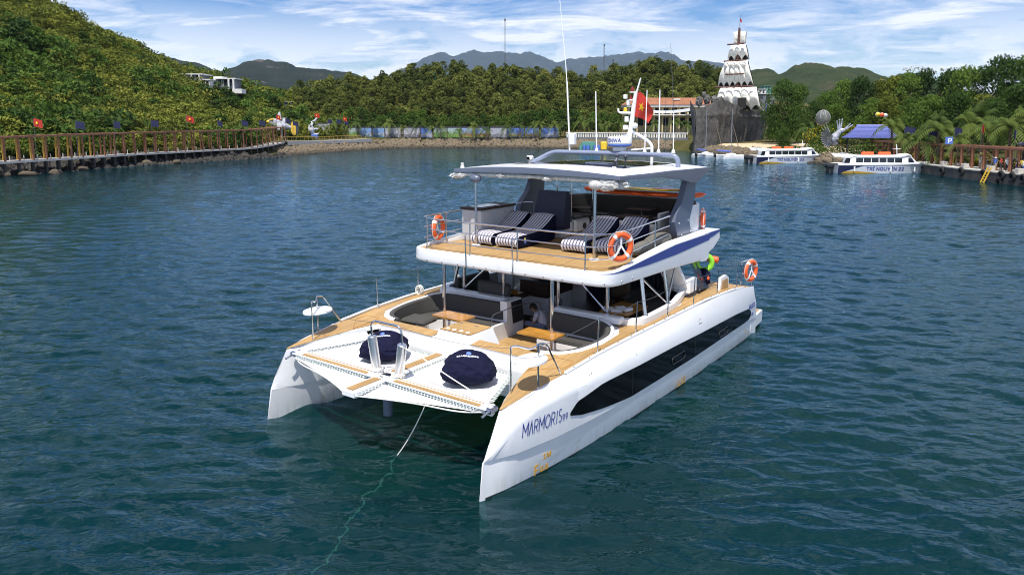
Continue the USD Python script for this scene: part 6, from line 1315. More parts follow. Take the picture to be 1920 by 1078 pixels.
# ---------------------------------------------------------------- passenger boats
pm('boat_silver', (.52, .55, .60), .35, coat=.2); pm('boat_navy', (.012, .014, .05), .4); pm('boat_ochre', (.42, .24, .02), .5); pm('tinted_window', (.015, .02, .022), .08, spec=.6); pm('engine_black', (.012, .013, .016), .3, coat=.3)
def ferry(label, name_text, a, b, waves=0):
    a, b = np.array(a, float), np.array(b, float); L_ = float(np.linalg.norm(b - a)); rot = math.atan2(*(b - a)[::-1])
    t = thing('passenger_boat', label, 'boat', (*a, 0), rot, scale=(1, 1.1, 1.2))
    k = np.linspace(0, 1, 24); x = .6 + k * (L_ - .6); hb = 1.55 * np.clip(1 - np.clip((k - .55) / .45, 0, 1) ** 2.2 * .96, .03, 1); gun = .98 + .22 * k ** 2
    fl_ = np.interp(k, [0, .6, 1], [.92, .86, .45]); rake = np.interp(k, [0, .8, 1], [0, -.05, -1.15])
    rows = [[(xx + rk * (1 - z), s * h * (f + (1 - f) * z), -.35 + (g + .35) * z) for s, z in ((-1, 0), (-1, .35), (-1, .7), (-1, 1), (1, 1), (1, .7), (1, .35), (1, 0))] for xx, h, g, f, rk in zip(x, hb, gun, fl_, rake)]
    H = np.array(rows); hv, hf = grid(H, closed_v=True); n0 = np.arange(8); hf = np.vstack([hf, [[0, i, i + 1] for i in range(1, 7)]])
    part(t, 'hull', (hv, hf), 'boat_silver', 30)
    def side_y(xx, z): return -(float(np.interp(xx, x, hb)) * (float(np.interp(xx, x, fl_)) + (1 - float(np.interp(xx, x, fl_))) * (z + .35) / (float(np.interp(xx, x, gun)) + .35))) - .012
    def patch(pts, mat, nm): # polygon (x,z) on the near side
        tri = trimesh.Trimesh(*prism(Polygon(pts), 0, .001)); v, f = trimesh.remesh.subdivide_to_size(tri.vertices, tri.faces, .5); v = np.array([(p[0], side_y(p[0], p[1]) - (.004 if p[2] > 0 else 0), p[1]) for p in v]); part(t, nm, (v, f), mat, False)
    patch([(.62, -.05), (.62, .93), (4.2, .93), (3.0, .60), (1.6, .22), (.9, -.05)], 'boat_navy', 'navy_quarter'); patch([(.9, -.05), (1.6, .22), (2.9, .30), (6.6, .02), (6.6, -.05)], 'boat_ochre', 'ochre_stripe')
    part(t, 'rub_rail', grid([[(xx, s * (h + .05), g), (xx, s * (h + .05), g + .20), (xx, s * (h - .12), g + .22)] for s in (-1,) for xx, h, g in zip(x, hb, gun)]), 'white_paint', 40)
    part(t, 'deck', grid([[(xx, -h - .04, g + .21), (xx, h + .04, g + .21)] for xx, h, g in zip(x, hb, gun)], flip=True), 'white_paint', False)
    bw_ = box(L_ - 1.2, L_ + .05, -.5, .5, .55, 1.0, .2); part(t, 'bow_fender', bw_, 'engine_black', 30)
    x0, x1 = 2.0, L_ * .80
    def cabin(x0, x1, y, z0, z1): return frustum([(x0, -y), (x1 + .9, -y), (x1 + .9, y), (x0, y)], [(x0 + .2, -y + .12), (x1 - .1, -y + .2), (x1 - .1, y - .2), (x0 + .2, y - .12)], z0, z1)
    part(t, 'cabin', cabin(x0 + .3, x1, 1.32, 1.18, 2.05), 'white_paint', False)
    fw, top = (x1 - x0 - 2.5) / 6, 1.85
    for i in range(6):
        xa = x0 + 1.2 + i * fw
        v, f = prism([(xa, 1.32), (xa + fw - .10, 1.32), (xa + fw - .10, top), (xa, top)], 0, .02); yy = lambda z: -(1.32 - .12 * (z - 1.18) / .87) - .018
        part(t, 'window', (np.array([(p[0], yy(p[1]) + p[2] - .0, p[1]) for p in v]), f), 'tinted_window', False)
    v, f = prism([(x1 - .55, 1.35), (x1 + .35, 1.35), (x1 - .02, 1.9), (x1 - .55, 1.9)], 0, .02); part(t, 'window', (np.array([(p[0], -(1.32 - .14 * (p[1] - 1.18) / .87) - .02 + p[2], p[1]) for p in v]), f), 'clear_pane', False)
    v, f = grid([[(x1 + .70, -1.0, 1.38), (x1 + .70, 1.0, 1.38)], [(x1 + .12, -.9, 1.92), (x1 + .12, .9, 1.92)]]); part(t, 'windscreen', (v + [.03, 0, .02], f), 'tinted_window', False)
    kk = np.linspace(0, 1, 24); rx_ = x0 - .2 + kk * (x1 - x0 + .1); rz_ = 2.06 + .22 * np.interp(kk, [0, .06, .2, .85, .95, 1], [1.6, .9, .15, .3, 1.4, .5])
    part(t, 'roof', grid([[(a_, -1.28, z - .16), (a_, -1.30, z - .06), (a_, -1.1, z + .02), (a_, 0, z + .09), (a_, 1.1, z + .02), (a_, 1.3, z - .06)] for a_, z in zip(rx_, rz_)], flip=True), 'white_paint', 40)
    for y_ in (-1.3, 1.2): part(t, 'stern_wing', frustum([(x0 - .9, y_), (x0 + .8, y_), (x0 + .8, y_ + .1), (x0 - .9, y_ + .1)], [(x0 - 1.5, y_), (x0 + .6, y_), (x0 + .6, y_ + .1), (x0 - 1.5, y_ + .1)], 1.9, 2.35), 'white_paint', False)
    part(t, 'stern_window', frustum([(x0 - .5, -1.26), (x0 + .4, -1.26), (x0 + .4, -1.24), (x0 - .5, -1.24)], [(x0 - .2, -1.26), (x0 + .4, -1.26), (x0 + .4, -1.24), (x0 - .2, -1.24)], 1.25, 1.85), 'tinted_window', False)
    for s in (-.8, .8):
        e = part(t, 'outboard_engine', [box(-.55, .35, s - .32, s + .32, .55, 1.15, .18), frustum([(-.3, s - .14), (.15, s - .14), (.15, s + .14), (-.3, s + .14)], [(-.2, s - .2), (.25, s - .2), (.25, s + .2), (-.2, s + .2)], -.4, .6)], 'engine_black', 30)
    for i in range(2): part(t, 'life_raft', [tube([(x0 + 2.4 + 2.4 * i + d, 0, 2.34) for d in (0, .1, 1.7, 1.8)], [.1, .24, .24, .1], 10)], 'ring_orange')
    for xx in (2.9, L_ * .58, L_ * .84): part(t, 'fender', rod((xx, side_y(xx, .6) - .12, .25), (xx, side_y(xx, .6) - .12, .85), .11, 8), 'white_plastic')
    part(t, 'signal_mast', [rod((x1 - 1.6, 0, 2.3), (x1 - 1.75, 0, 3.5), .06), box(x1 - 2.1, x1 - 1.3, -.4, .4, 2.9, 2.96)], 'white_paint', kind=None)
    v, f = text_on(name_text, .40, .004, True); wtx = v[:, 0].max(); sx_ = 5.4 / wtx; v = np.array([(4.6 + p[0] * sx_, side_y(4.6 + p[0] * sx_, .38 + p[1]) - .006 - p[2], .36 + p[1]) for p in v]); part(t, 'boat_name', (v, f[:, ::-1]), 'lettering_blue', False)
    return t
ferry('white passenger boat with navy stern moored at the end of the quay, nearer one', 'TRÍ NGUYÊN 22', (47.4, 106.0), (61.2, 104.8))
ferry('white passenger boat with navy stern lying off the stone bank, farther of the two', 'TRÍ NGUYÊN 33', (44.2, 132.6), (59.2, 134.6))
# small sailing trimarans
pm('sail_cover_blue', (.10, .14, .42), .8); pm('alloy_mast', (.35, .36, .40), .4, metal=.6)
def trimaran(label, p, rot, L_, H, txt):
    t = thing('sailboat', label, 'sailboat', p, rot); k = np.linspace(0, 1, 14)
    def hull_(x0, l, b, zt_): return grid([[(x0 + l * q, s * b * math.sin(math.pi * min(1, .12 + q * .88)) ** .5 * f, z) for s, f, z in ((-1, .5, -.2), (-1, 1, zt_), (0, .9, zt_ + .1), (1, 1, zt_), (1, .5, -.2))] for q in k], flip=True)
    part(t, 'hull', hull_(0, L_, .75, .75), 'white_paint', 40)
    for s in (-1, 1): part(t, 'outrigger', move(hull_(.8, L_ * .72, .28, .55), (0, s * 1.9, 0)), 'white_paint', 40)
    part(t, 'crossbeam', [rod((L_ * .35, -1.9, .6), (L_ * .35, 1.9, .6), .08), rod((L_ * .65, -1.9, .6), (L_ * .65, 1.9, .6), .08)], 'white_paint', kind='stuff')
    part(t, 'cabin', ball((L_ * .55, 0, .75), 1, 2, (1.3, .55, .42)), 'white_paint')
    part(t, 'mast', rod((L_ * .55, 0, .8), (L_ * .53, 0, H), .07, 8), 'alloy_mast'); part(t, 'furled_sail', tube([(L_ * .53, 0, 1.55), (L_ * .3, 0, 1.6), (.2, 0, 1.75)], [.16, .22, .12], 8), 'sail_cover_blue')
    for e in ((L_, 0, .8), (.2, 1.2, .7), (.2, -1.2, .7)): part(t, 'stay', rod((L_ * .53, 0, H * .96), e, .015, 4), 'wire_dark')
    part(t, 'engine', box(-.3, .15, -.22, .22, .2, .95, .08), 'engine_black', 30)
    part(t, 'name', frame_map(text_on(txt, .28, .004, True), (1.2, -.74, .25), (1, 0, 0), (0, 0, 1)), 'lettering_blue', False)
    return t
trimaran('small white sailboat with blue furled sail, left of the two before the stone ship', (40.5, 156.5, 0), math.radians(35), 5.6, 10.2, 'THE')
trimaran('small white sailboat with blue furled sail, right of the two before the stone ship', (42.7, 149.6, 0), math.radians(12), 6.6, 10.3, 'THE LOUVENEZ')
for lab, u, v, Y in (('leaning thin pole behind the left sailboat', 1349, 300, 158), ('leaning thin pole behind the right sailboat', 1380, 300, 152)):
    p = sight(u, 292, Y); t = thing('leaning_pole', lab, 'pole', p); part(t, 'pole', tube([(1.2, 0, -1.2), (-.0, 0, 3.5), (-1.1, 0, 7.0)], [.10, .08, .05], 6), 'bare_twig')
# ---------------------------------------------------------------- stone ship with sails
usdkit.material(stage, L + 'ship_rock', {'g': ('geometry', {}), 'm': ('mapping', {'scale': (1.2, 1.2, .55)}), 'n': ('noise_texture', {'scale': 1.1, 'detail': 7.0, 'roughness': .7}), 'n2': ('noise_texture', {'scale': .25, 'detail': 3.0}), 'mx': ('math', {'math_type': 'multiply_add', 'value2': .5}), 'h': ('math', {'math_type': 'multiply', 'value2': .5}), 'r': ('rgb_ramp', {'ramp': [(.3, (.05, .048, .046)), (.5, (.115, .11, .105)), (.62, (.19, .182, .17)), (.75, (.34, .33, .31))]}), 'b': ('bump', {'strength': 1.0, 'distance': .35}), 'p': ('principled_bsdf', {'roughness': .95, 'specular_ior_level': .15})},
    [('g.position', 'm.vector'), ('m.vector', 'n.vector'), ('g.position', 'n2.vector'), ('n.fac', 'mx.value1'), ('n2.fac', 'h.value1'), ('h.value', 'mx.value3'), ('mx.value', 'r.fac'), ('n.fac', 'b.height'), ('b.normal', 'p.normal'), ('r.color', 'p.base_color')], surface='p.BSDF')
pm('sail_plaster', (.80, .78, .70), .9, noise=(.7, .14), bump=(2.2, .6)); pm('mast_brown', (.12, .055, .04), .8, noise=(1, .3)); pm('hollow_dark', (.02, .018, .016), .95)
SA, SR, SO = np.array([.62, .785]), np.array([.785, -.62]), np.array([47.5, 185.0])
def sw(a, r, z): p = SO + SA * a + SR * r; return (p[0], p[1], z)
ship = thing('stone_ship', 'giant dark stone ship building with white plaster sails', 'ship monument')
al = np.r_[0, .6, 1.5, 3, 5, 7.5, np.linspace(10, 38, 24)]
def ship_hull(side, seed):
    P = []
    for a in np.linspace(0, 38, 90):
        w = float(np.interp(a, [0, 1, 4, 10, 20, 30, 38], [0.15, 1.8, 4.6, 7.0, 7.6, 7.2, 5.5])) if side > 0 else float(np.interp(a, [0, 1, 4, 10, 20, 30, 38], [.15, 1.0, 2.8, 4.6, 5.6, 5.5, 4.5]))
        zt_ = float(np.interp(a, [0, 1.5, 3.5, 7, 9.5, 11, 20, 38], [11.0, 12.2, 13.3, 13.0, 12.2, 11.4, 10.9, 11.8])); row = []
        for z in np.r_[np.linspace(-1.5, zt_ - .1, 40)]:
            h = (z + 1.5) / (zt_ + 1.5); f = .80 + .22 * h ** 1.6; aa = a - .9 * h * (1 - a / 38)
            if z > 9.4 and a < 11: f += .09
            f += .05 * float(np.interp(z, [8.9, 9.1, 9.4, 9.6], [0, 1, 1, 0]))
            n = meshkit.fbm(np.array([[a * .9, z * .16, side * 3.0 + seed]]), 4, seed)[0] - .5
            row.append(sw(aa, side * (w * f + 1.1 * n), z + (.5 * (meshkit.noise(np.array([[a * 1.3, 0, seed]]), 4)[0] - .5) if h > .95 else 0)))
        P.append(row)
    return grid(P, flip=side > 0)
for s in (1, -1): part(ship, 'hull_side', ship_hull(s, 4), 'ship_rock', 60)
part(ship, 'deck', prism(Polygon([sw(0, 0, 0)[:2], sw(4, 4.2, 0)[:2], sw(10, 6.4, 0)[:2], sw(20, 7, 0)[:2], sw(38, 5, 0)[:2], sw(38, -4, 0)[:2], sw(20, -5, 0)[:2], sw(4, -2.4, 0)[:2]]), 10.0, 10.4), 'ship_rock', False)
def sail_tier(parent, ca, cr, z0, z1, wb_, wt__, n, bulge, off=0.0, arches=True, seed=0):
    P, xs_ = [], np.linspace(-1, 1, n * 8 + 1); ts = np.linspace(0, 1, 16)
    for x in xs_:
        ph = abs(math.sin((x + 1) / 2 * n * math.pi)); row = []
        for t in ts:
            w = wb_ + (wt__ - wb_) * t ** 1.4; zb = z0 + (1.35 * ph if arches else .2 * ph)
            z = zb + (z1 - zb) * t; d = bulge * (math.sin(math.pi * min(1, .12 + .85 * (1 - t))) ** .8) * (.55 + .45 * ph ** .5) * (1 - .35 * x * x) + .15
            nz = meshkit.fbm(np.array([[x * 4 + seed, t * 4, seed]]), 3, seed)[0] - .5
            row.append(sw(ca - d - .5 * nz, cr + off + x * w / 2 + .25 * nz, z))
        P.append(row)
    part(parent, 'sail', grid(P), 'sail_plaster', 50)
    back = [[sw(ca + .25, cr + off + x * (wb_ + (wt__ - wb_) * t ** 1.4) / 2 * .96, z0 + .2 + (z1 - z0 - .2) * t) for t in (0, .25, .5, .75, 1)] for x in (-1, 0, 1)]
    part(parent, 'sail_back', grid(back), 'hollow_dark', False)
def stack(ca, cr, k=1.0):
    sail_tier(ship, ca, cr + .2, 10.9, 17.0, 12.6 * k, 10.0 * k, 5, 2.2, .3, seed=1)
    sail_tier(ship, ca, cr, 17.2, 23.9, 9.8 * k, 6.0 * k, 6, 2.2, -.3, seed=2)
    sail_tier(ship, ca, cr, 20.5, 24.0, 7.2 * k, 6.0 * k, 4, 2.6, -.2, seed=3)
    sail_tier(ship, ca, cr, 24.1, 28.2, 5.9 * k, 3.9 * k, 3, 1.7, .1, seed=4)
    sail_tier(ship, ca, cr, 28.4, 31.7, 3.2 * k, 3.4 * k, 2, .5, .25, arches=False, seed=5)
    for z, w, r in ((17.15, 10.4, .22), (20.5, 5.2, .18), (24.0, 6.0, .2), (28.3, 4.6, .2)): part(ship, 'yard', rod(sw(ca - 2.2, cr - w * k / 2, z), sw(ca - 2.2, cr + w * k / 2, z), r, 7), 'mast_brown')
    part(ship, 'mast', tube([sw(ca - .1, cr, 10), sw(ca - .1, cr, 20), sw(ca - .55, cr + .1, 27.5), sw(ca - .9, cr + .35, 32.6)], [.7, .55, .42, .3], 9), 'mast_brown')
stack(16.0, 4.3)
rk = np.random.default_rng(8)
part(ship, 'deck_rubble', [crumple(sw(a, r, z), (s, s, s * 1.4), int(s * 100) + i) for i, (a, r, z, s) in enumerate([(1.5, 0, 13, .9), (3.2, 1.5, 13.6, .8), (5.5, 2.6, 13.2, 1.0), (7.5, 3.4, 12.8, 1.1), (9.5, 4.4, 12.2, 1.0), (12, 5.5, 11.6, .8), (20, 7, 11.2, .7), (28, 7, 11.4, .8), (34, 6.5, 12, 1.0)])], 'ship_rock', False, kind='stuff')
part(ship, 'cannon', [tube([sw(4.5, 1.0, 12.6), sw(3.8, .4, 14.6), sw(3.5, .2, 15.5)], [.75, .6, .45], 10)], 'ship_rock', 40, label='broken stone stump on the bow')
part(ship, 'doorway', [box(-.9, .9, -.2, .2, 0, 2.4)] if False else [prism(Polygon([sw(12.3, 6.0, 0)[:2], sw(12.3, 8.2, 0)[:2], sw(12.8, 8.2, 0)[:2], sw(12.8, 6.0, 0)[:2]]), 11.5, 14.2)], 'hollow_dark', False)
fl_ = thing('flag', 'small red flag at the top of the stone ship', 'flag', sw(15.2, 4.65, 32.5)); part(fl_, 'pole', rod((0, 0, 0), (0, 0, 3.4), .05, 5), 'wire_dark'); part(fl_, 'cloth', grid([[(0, .0, 2.6 - .8 * v), (.25, .1, 2.4 - .8 * v), (.5, 0, 2.0 - .7 * v)] for v in (0, .5, 1)]), 'flag_red', True)
# ---------------------------------------------------------------- restaurant and other buildings
pm('roof_terracotta', (.27, .11, .055), .8, noise=(.6, .25)); pm('wall_cream', (.52, .42, .24), .8, noise=(.5, .12)); pm('wall_white', (.62, .62, .60), .7, noise=(.3, .1)); pm('wall_grey', (.13, .14, .155), .8, noise=(.3, .15)); pm('window_dark', (.02, .026, .03), .1, spec=.6); pm('sheet_blue', (.14, .19, .26), .6); pm('sheet_green', (.08, .26, .20), .6)
Yb_ = 243; xl, xr_ = sight(1175, 230, Yb_)[0], sight(1338, 230, Yb_)[0]; zv = lambda v, Y=Yb_: sight(1250, v, Y)[2]
rs_ = thing('restaurant', 'long two-storey building with terracotta roof and white curved balcony', 'building')
part(rs_, 'roof', frustum([(xl - .6, Yb_ - 2.2), (xr_ + .6, Yb_ - 2.2), (xr_ + .6, Yb_ + 11), (xl - .6, Yb_ + 11)], [(xl + 2, Yb_ - .2), (xr_ - 2, Yb_ - .2), (xr_ - 2, Yb_ + 7), (xl + 2, Yb_ + 7)], zv(197), zv(186) + .4), 'roof_terracotta', False)
part(rs_, 'fascia', box(xl - .4, xr_ + .4, Yb_ - 2.0, Yb_ + 10.5, zv(201), zv(197) - .02), 'wall_white', False)
part(rs_, 'wall', [box(xl, xr_, Yb_ + 1.2, Yb_ + 10, 2.0, zv(201) - .02)], 'wall_cream', False)
for i, x in enumerate(np.linspace(xl + .5, xr_ - .5, 11)):
    part(rs_, 'column', [sq_post(x, Yb_ - 1.0, 2.5, zv(201), .45)], 'wall_cream', False)
    if i < 10:
        xn = x + (xr_ - xl - 1) / 10
        part(rs_, 'window', box(x + .4, xn - .4, Yb_ + 1.15, Yb_ + 1.19, zv(214), zv(203)), 'window_dark', False); part(rs_, 'window', box(x + .4, xn - .4, Yb_ + 1.15, Yb_ + 1.19, zv(236), zv(221)), 'window_dark', False)
xb = np.linspace(sight(1194, 0, Yb_)[0], sight(1296, 0, Yb_)[0], 26); kb = np.linspace(-1, 1, 26)
part(rs_, 'balcony', [ribbon([(x, Yb_ - 3.2 - 1.5 * (1 - k * k), zv(206) - .85 * (1 - k * k)) for x, k in zip(xb, kb)], (0, 0, 1), .25, .95)], 'white_paint', 40, label='white sagging balcony band')
part(rs_, 'balcony_floor', box(xl + .2, xr_ - .2, Yb_ - 2.6, Yb_ + 1.1, zv(217), zv(215)), 'wall_white', False)
sgn_ = thing('roof_sign', 'small white sign lying on the terracotta roof', 'sign', sight(1269, 188, Yb_ - 1), 0); part(sgn_, 'panel', [box(-1.1, 1.1, -.3, .3, 0, .35, .05)], 'white_paint')
def block(parent, x0, x1, y0, y1, z0, z1, mat, nw=4, roof='wall_white', over=.5, hwin=.62):
    part(parent, 'wall', box(x0, x1, y0, y1, z0, z1), mat, False); part(parent, 'roof', box(x0 - over, x1 + over, y0 - over, y1 + over, z1 + .002, z1 + .35), roof, False)
    for i in range(nw):
        a = x0 + (x1 - x0) * (i + .12) / nw; b = x0 + (x1 - x0) * (i + .88) / nw; h = z1 - z0
        w_ = part(parent, 'window', box(a, b, y0 - .03, y0 - .004, z1 - h * hwin - .15, z1 - .3), 'window_dark', False); part(w_, 'frame', [box(a - .06, a + .06, y0 - .06, y0 - .032, z1 - h * hwin - .2, z1 - .25), box(b - .06, b + .06, y0 - .06, y0 - .032, z1 - h * hwin - .2, z1 - .25)], 'wall_white', False)
v1 = thing('villa', 'white flat-roofed villa on the left hillside, left one with columns', 'house'); Y1 = 246; X1 = lambda u: sight(u, 150, Y1)[0]; zz = lambda v: sight(380, v, Y1)[2]
block(v1, X1(345), X1(377), Y1, Y1 + 7, zz(161), zz(140.5), 'wall_grey', 3, over=.7); block(v1, X1(378.5), X1(394), Y1 - .6, Y1 + 5, zz(170), zz(151), 'wall_white', 2, over=.3)
for u in (349, 361, 375): part(v1, 'column', sq_post(X1(u), Y1 - .6, zz(168), zz(141), .4), 'wall_white', False)
v2 = thing('villa', 'white flat-roofed villa on the left hillside, right one', 'house')
block(v2, X1(397), X1(431), Y1 + 4, Y1 + 10, zz(166), zz(147.5), 'wall_grey', 3, over=.6); part(v2, 'stair_tower', box(X1(390), X1(407), Y1 + 4.5, Y1 + 9, zz(160), zz(142)), 'wall_white', False); part(v2, 'terrace', box(X1(430), X1(448), Y1 + 2, Y1 + 6, zz(175), zz(166.5)), 'wall_white', False)
for u in (422, 431): part(v2, 'column', sq_post(X1(u), Y1 + 3, zz(172), zz(148), .5), 'wall_white', False)
def hut(label, u0, u1, v0, v1, Y, mat, dep=3.0, roof=None):
    t = thing('hut', label, 'building'); a, b = sight(u0, v1, Y), sight(u1, v1, Y); z1 = sight(u0, v0, Y)[2]
    part(t, 'wall', box(a[0], b[0], Y, Y + dep, a[2] - 3, z1), mat, False); part(t, 'roof', box(a[0] - .25, b[0] + .25, Y - .3, Y + dep + .3, z1 + .002, z1 + .15), roof or mat, False)
    w = b[0] - a[0]; part(t, 'door', box(a[0] + w * .55, a[0] + w * .75, Y - .03, Y - .004, a[2] + .1, z1 - .35), 'window_dark', False); part(t, 'window', box(a[0] + w * .15, a[0] + w * .4, Y - .03, Y - .004, a[2] + (z1 - a[2]) * .4, z1 - .4), 'window_dark', False)
    return t
hut('small blue grey hut among the trees left of the wood', 533, 548, 192, 199, 262, 'sheet_blue'); hut('dark green hut high in the wood', 813, 827, 132, 142, 312, 'sheet_green')
hut('long grey building right of the stone ship sails', 1416, 1452, 177, 192, 290, 'wall_grey', 8, 'wall_white'); hut('white house above the grey building at right', 1421, 1437, 168, 176, 330, 'wall_white', 6); hut('green-walled house on the slope at right', 1433, 1446, 162, 170, 360, 'sheet_green', 6)
for i, (u, lab) in enumerate(((1434, 'pale vertical banner beside the stone ship stern, left one'), (1441, 'pale vertical banner beside the stone ship stern, right one'))):
    p = sight(u, 208, 200); t = thing('banner', lab, 'banner', p); part(t, 'pole', rod((0, 0, -6), (0, 0, 2.2), .05, 5), 'alloy_mast'); part(t, 'cloth', box(.05, .55, -.02, .02, 0, 2.1), 'emblem_white' if i else 'sail_cover_blue', False)
# lattice towers far behind
def tower(label, u, v0, v1, Y, w):
    b, t1 = sight(u, v1, Y), sight(u, v0, Y); H = t1[2] - b[2]; t = thing('lattice_tower', label, 'tower', (b[0], Y, b[2])); ms = []
    for sx, sy in ((-1, -1), (1, -1), (1, 1), (-1, 1)): part(t, 'leg', tube([(sx * w, sy * w, 0), (sx * w * .8, sy * w * .8, H)], .11 * w / .6, 4), 'wire_dark', False)
    n = int(H / (w * 2.6))
    for i in range(n):
        z0, z1 = H * i / n, H * (i + 1) / n; s = 1 if i % 2 else -1
        for f in (-1, 1): ms += [rod((-s * w * .9, f * w * .9, z0), (s * w * .9, f * w * .9, z1), .06 * w / .6, 4), rod((f * w * .9, -s * w * .9, z0), (f * w * .9, s * w * .9, z1), .06 * w / .6, 4)]
    part(t, 'bracing', join(ms), 'wire_dark', False, kind='stuff'); part(t, 'aerial', [rod((0, 0, H), (0, 0, H + w * 5), .05 * w / .6, 4), box(-w * 1.3, w * 1.3, -w * .4, w * .4, H - w * 3, H)], 'wire_dark')
tower('tall lattice mast rising over the middle of the wood', 947, 36, 150, 345, .30); tower('distant lattice mast right of the tall white antenna', 1132, 84, 150, 900, .7); tower('faint red and white mast in front of the blue mountains', 1149, 112, 150, 900, .7)
# ---------------------------------------------------------------- promenade: picture panels, wall, flags, sculptures
pm('panel_frame', (.03, .03, .04), .7)
def picture_mat(name, stops, sc):
    usdkit.material(stage, L + name, {'tc': ('texture_coordinate', {}), 's': ('separate_xyz', {}), 'n': ('noise_texture', {'scale': sc * .75, 'detail': 5.0, 'roughness': .65, 'distortion': .4}), 'k': ('math', {'math_type': 'multiply_add', 'value2': .28, 'value3': -.55}), 'h': ('math', {'math_type': 'multiply_add', 'value2': 1.7}), 'r': ('rgb_ramp', {'ramp': stops}), 'dk': ('mix', {'mix_type': 'multiply', 'fac': 1.0, 'color2': (.75, .75, .82)}), 'p': ('principled_bsdf', {'roughness': .5})},
        [('tc.object', 's.vector'), ('tc.object', 'n.vector'), ('s.z', 'k.value1'), ('n.fac', 'h.value1'), ('k.value', 'h.value3'), ('h.value', 'r.fac'), ('r.color', 'dk.color1'), ('dk.color', 'p.base_color')], surface='p.BSDF')
picture_mat('print_lake', [(.2, (.05, .16, .30)), (.42, (.18, .34, .45)), (.5, (.04, .11, .05)), (.6, (.5, .55, .6)), (.75, (.12, .25, .55)), (.95, (.25, .42, .7))], .9)
picture_mat('print_city', [(.2, (.10, .13, .22)), (.45, (.30, .36, .45)), (.55, (.55, .5, .42)), (.68, (.22, .33, .58)), (.9, (.08, .16, .45))], 1.3)
picture_mat('print_grey', [(.25, (.05, .05, .06)), (.45, (.3, .3, .31)), (.55, (.10, .10, .11)), (.7, (.6, .6, .62)), (.9, (.4, .41, .44))], 1.2)
picture_mat('print_garden', [(.25, (.05, .14, .02)), (.42, (.16, .32, .05)), (.52, (.30, .40, .10)), (.62, (.06, .17, .03)), (.8, (.25, .4, .15)), (.95, (.4, .5, .5))], 1.4)
picture_mat('print_field', [(.25, (.10, .16, .03)), (.42, (.35, .33, .07)), (.52, (.2, .08, .03)), (.62, (.28, .2, .08)), (.8, (.2, .3, .45)), (.95, (.3, .4, .6))], 1.2)
picture_mat('print_temple', [(.25, (.05, .10, .20)), (.42, (.32, .24, .08)), (.55, (.5, .38, .10)), (.68, (.2, .32, .6)), (.92, (.12, .22, .55))], 1.0)
PN = [(654, 673, 'print_garden', 'first picture panel with green and orange scene'), (674, 697, 'print_lake', 'picture panel with blue waterfall scene, second from the left'), (698, 721, 'print_lake', 'picture panel with blue lake, third from the left'), (722, 752, 'print_grey', 'black and white picture panel left of the white-grey one'), (755, 787, 'print_grey', 'white and grey picture panel beside the purple mountain one'), (788, 811, 'print_city', 'picture panel with violet mountains'), (813, 838, 'print_garden', 'picture panel with bright green garden, left half'), (839, 864, 'print_garden', 'picture panel with bright green garden, right half'), (865, 887, 'print_field', 'picture panel with brown and green scene'), (890, 917, 'print_field', 'picture panel with yellow green fields'), (919, 950, 'print_grey', 'pale grey picture panel right of the field one'), (951, 982, 'print_temple', 'picture panel with golden temple, left one'), (984, 1012, 'print_temple', 'picture panel with golden temple, right one'), (1014, 1048, 'print_city', 'last picture panel with blue city skyline')]
for u0, u1, mat, lab in PN:
    Y = 230 - .012 * abs((u0 + u1) / 2 - 780); a, b = sight(u0, 250, Y), sight(u1, 250, Y); c = (a + b) / 2; w = b[0] - a[0] - .12; z0, z1 = sight(850, 258.5, Y)[2], sight(850, 240.5, Y)[2]
    t = thing('picture_panel', lab, 'picture panel', (c[0], Y, z0)); h = z1 - z0
    part(t, 'print', box(-w / 2, w / 2, -.05, .05, 0, h), mat, False); part(t, 'frame', [box(-w / 2 - .05, w / 2 + .05, .06, .16, -.3, h + .12), box(-w / 2, w / 2, -.04, .2, h + .125, h + .55)], 'panel_frame', False)
    for s in (-1, 1): part(t, 'frame_post', sq_post(s * (w / 2 - .1), .3, -1.5, h, .12), 'panel_frame', False)
Ypw = 214; a, b = sight(1062, 250, 221), sight(1290, 250, 206); pw = thing('promenade_wall', 'white balustrade wall along the promenade behind the boat antennas', 'wall', (a[0], a[1], 0), math.atan2(b[1] - a[1], b[0] - a[0])); Lw = float(np.linalg.norm((b - a)[:2]))
zA, zB = sight(1100, 259, 219)[2], sight(1100, 248.5, 219)[2]
part(pw, 'plinth', box(0, Lw, -.2, .2, zA - 1.5, zA + .25), 'wall_grey', False); part(pw, 'coping', box(0, Lw, -.22, .22, zB - .28, zB), 'wall_white', False)
for i in range(int(Lw / .75)): part(pw, 'baluster', box(.1 + i * .75, .1 + i * .75 + .42, -.12, .12, zA + .25, zB - .28), 'wall_white', False)
# black and white board by the seal sculpture
t = thing('picture_panel', 'black and white picture board beside the white seal sculpture', 'picture panel', sight(605, 252, 214)); part(t, 'print', box(-1.9, 1.9, -.05, .05, 0, 3.0), 'print_grey', False); part(t, 'frame', [box(-2, 2, .06, .2, -.4, 3.25)], 'panel_frame', False); part(t, 'frame_post', sq_post(1.95, 0, -1.5, 3.1, .35), 'concrete_pale', False)
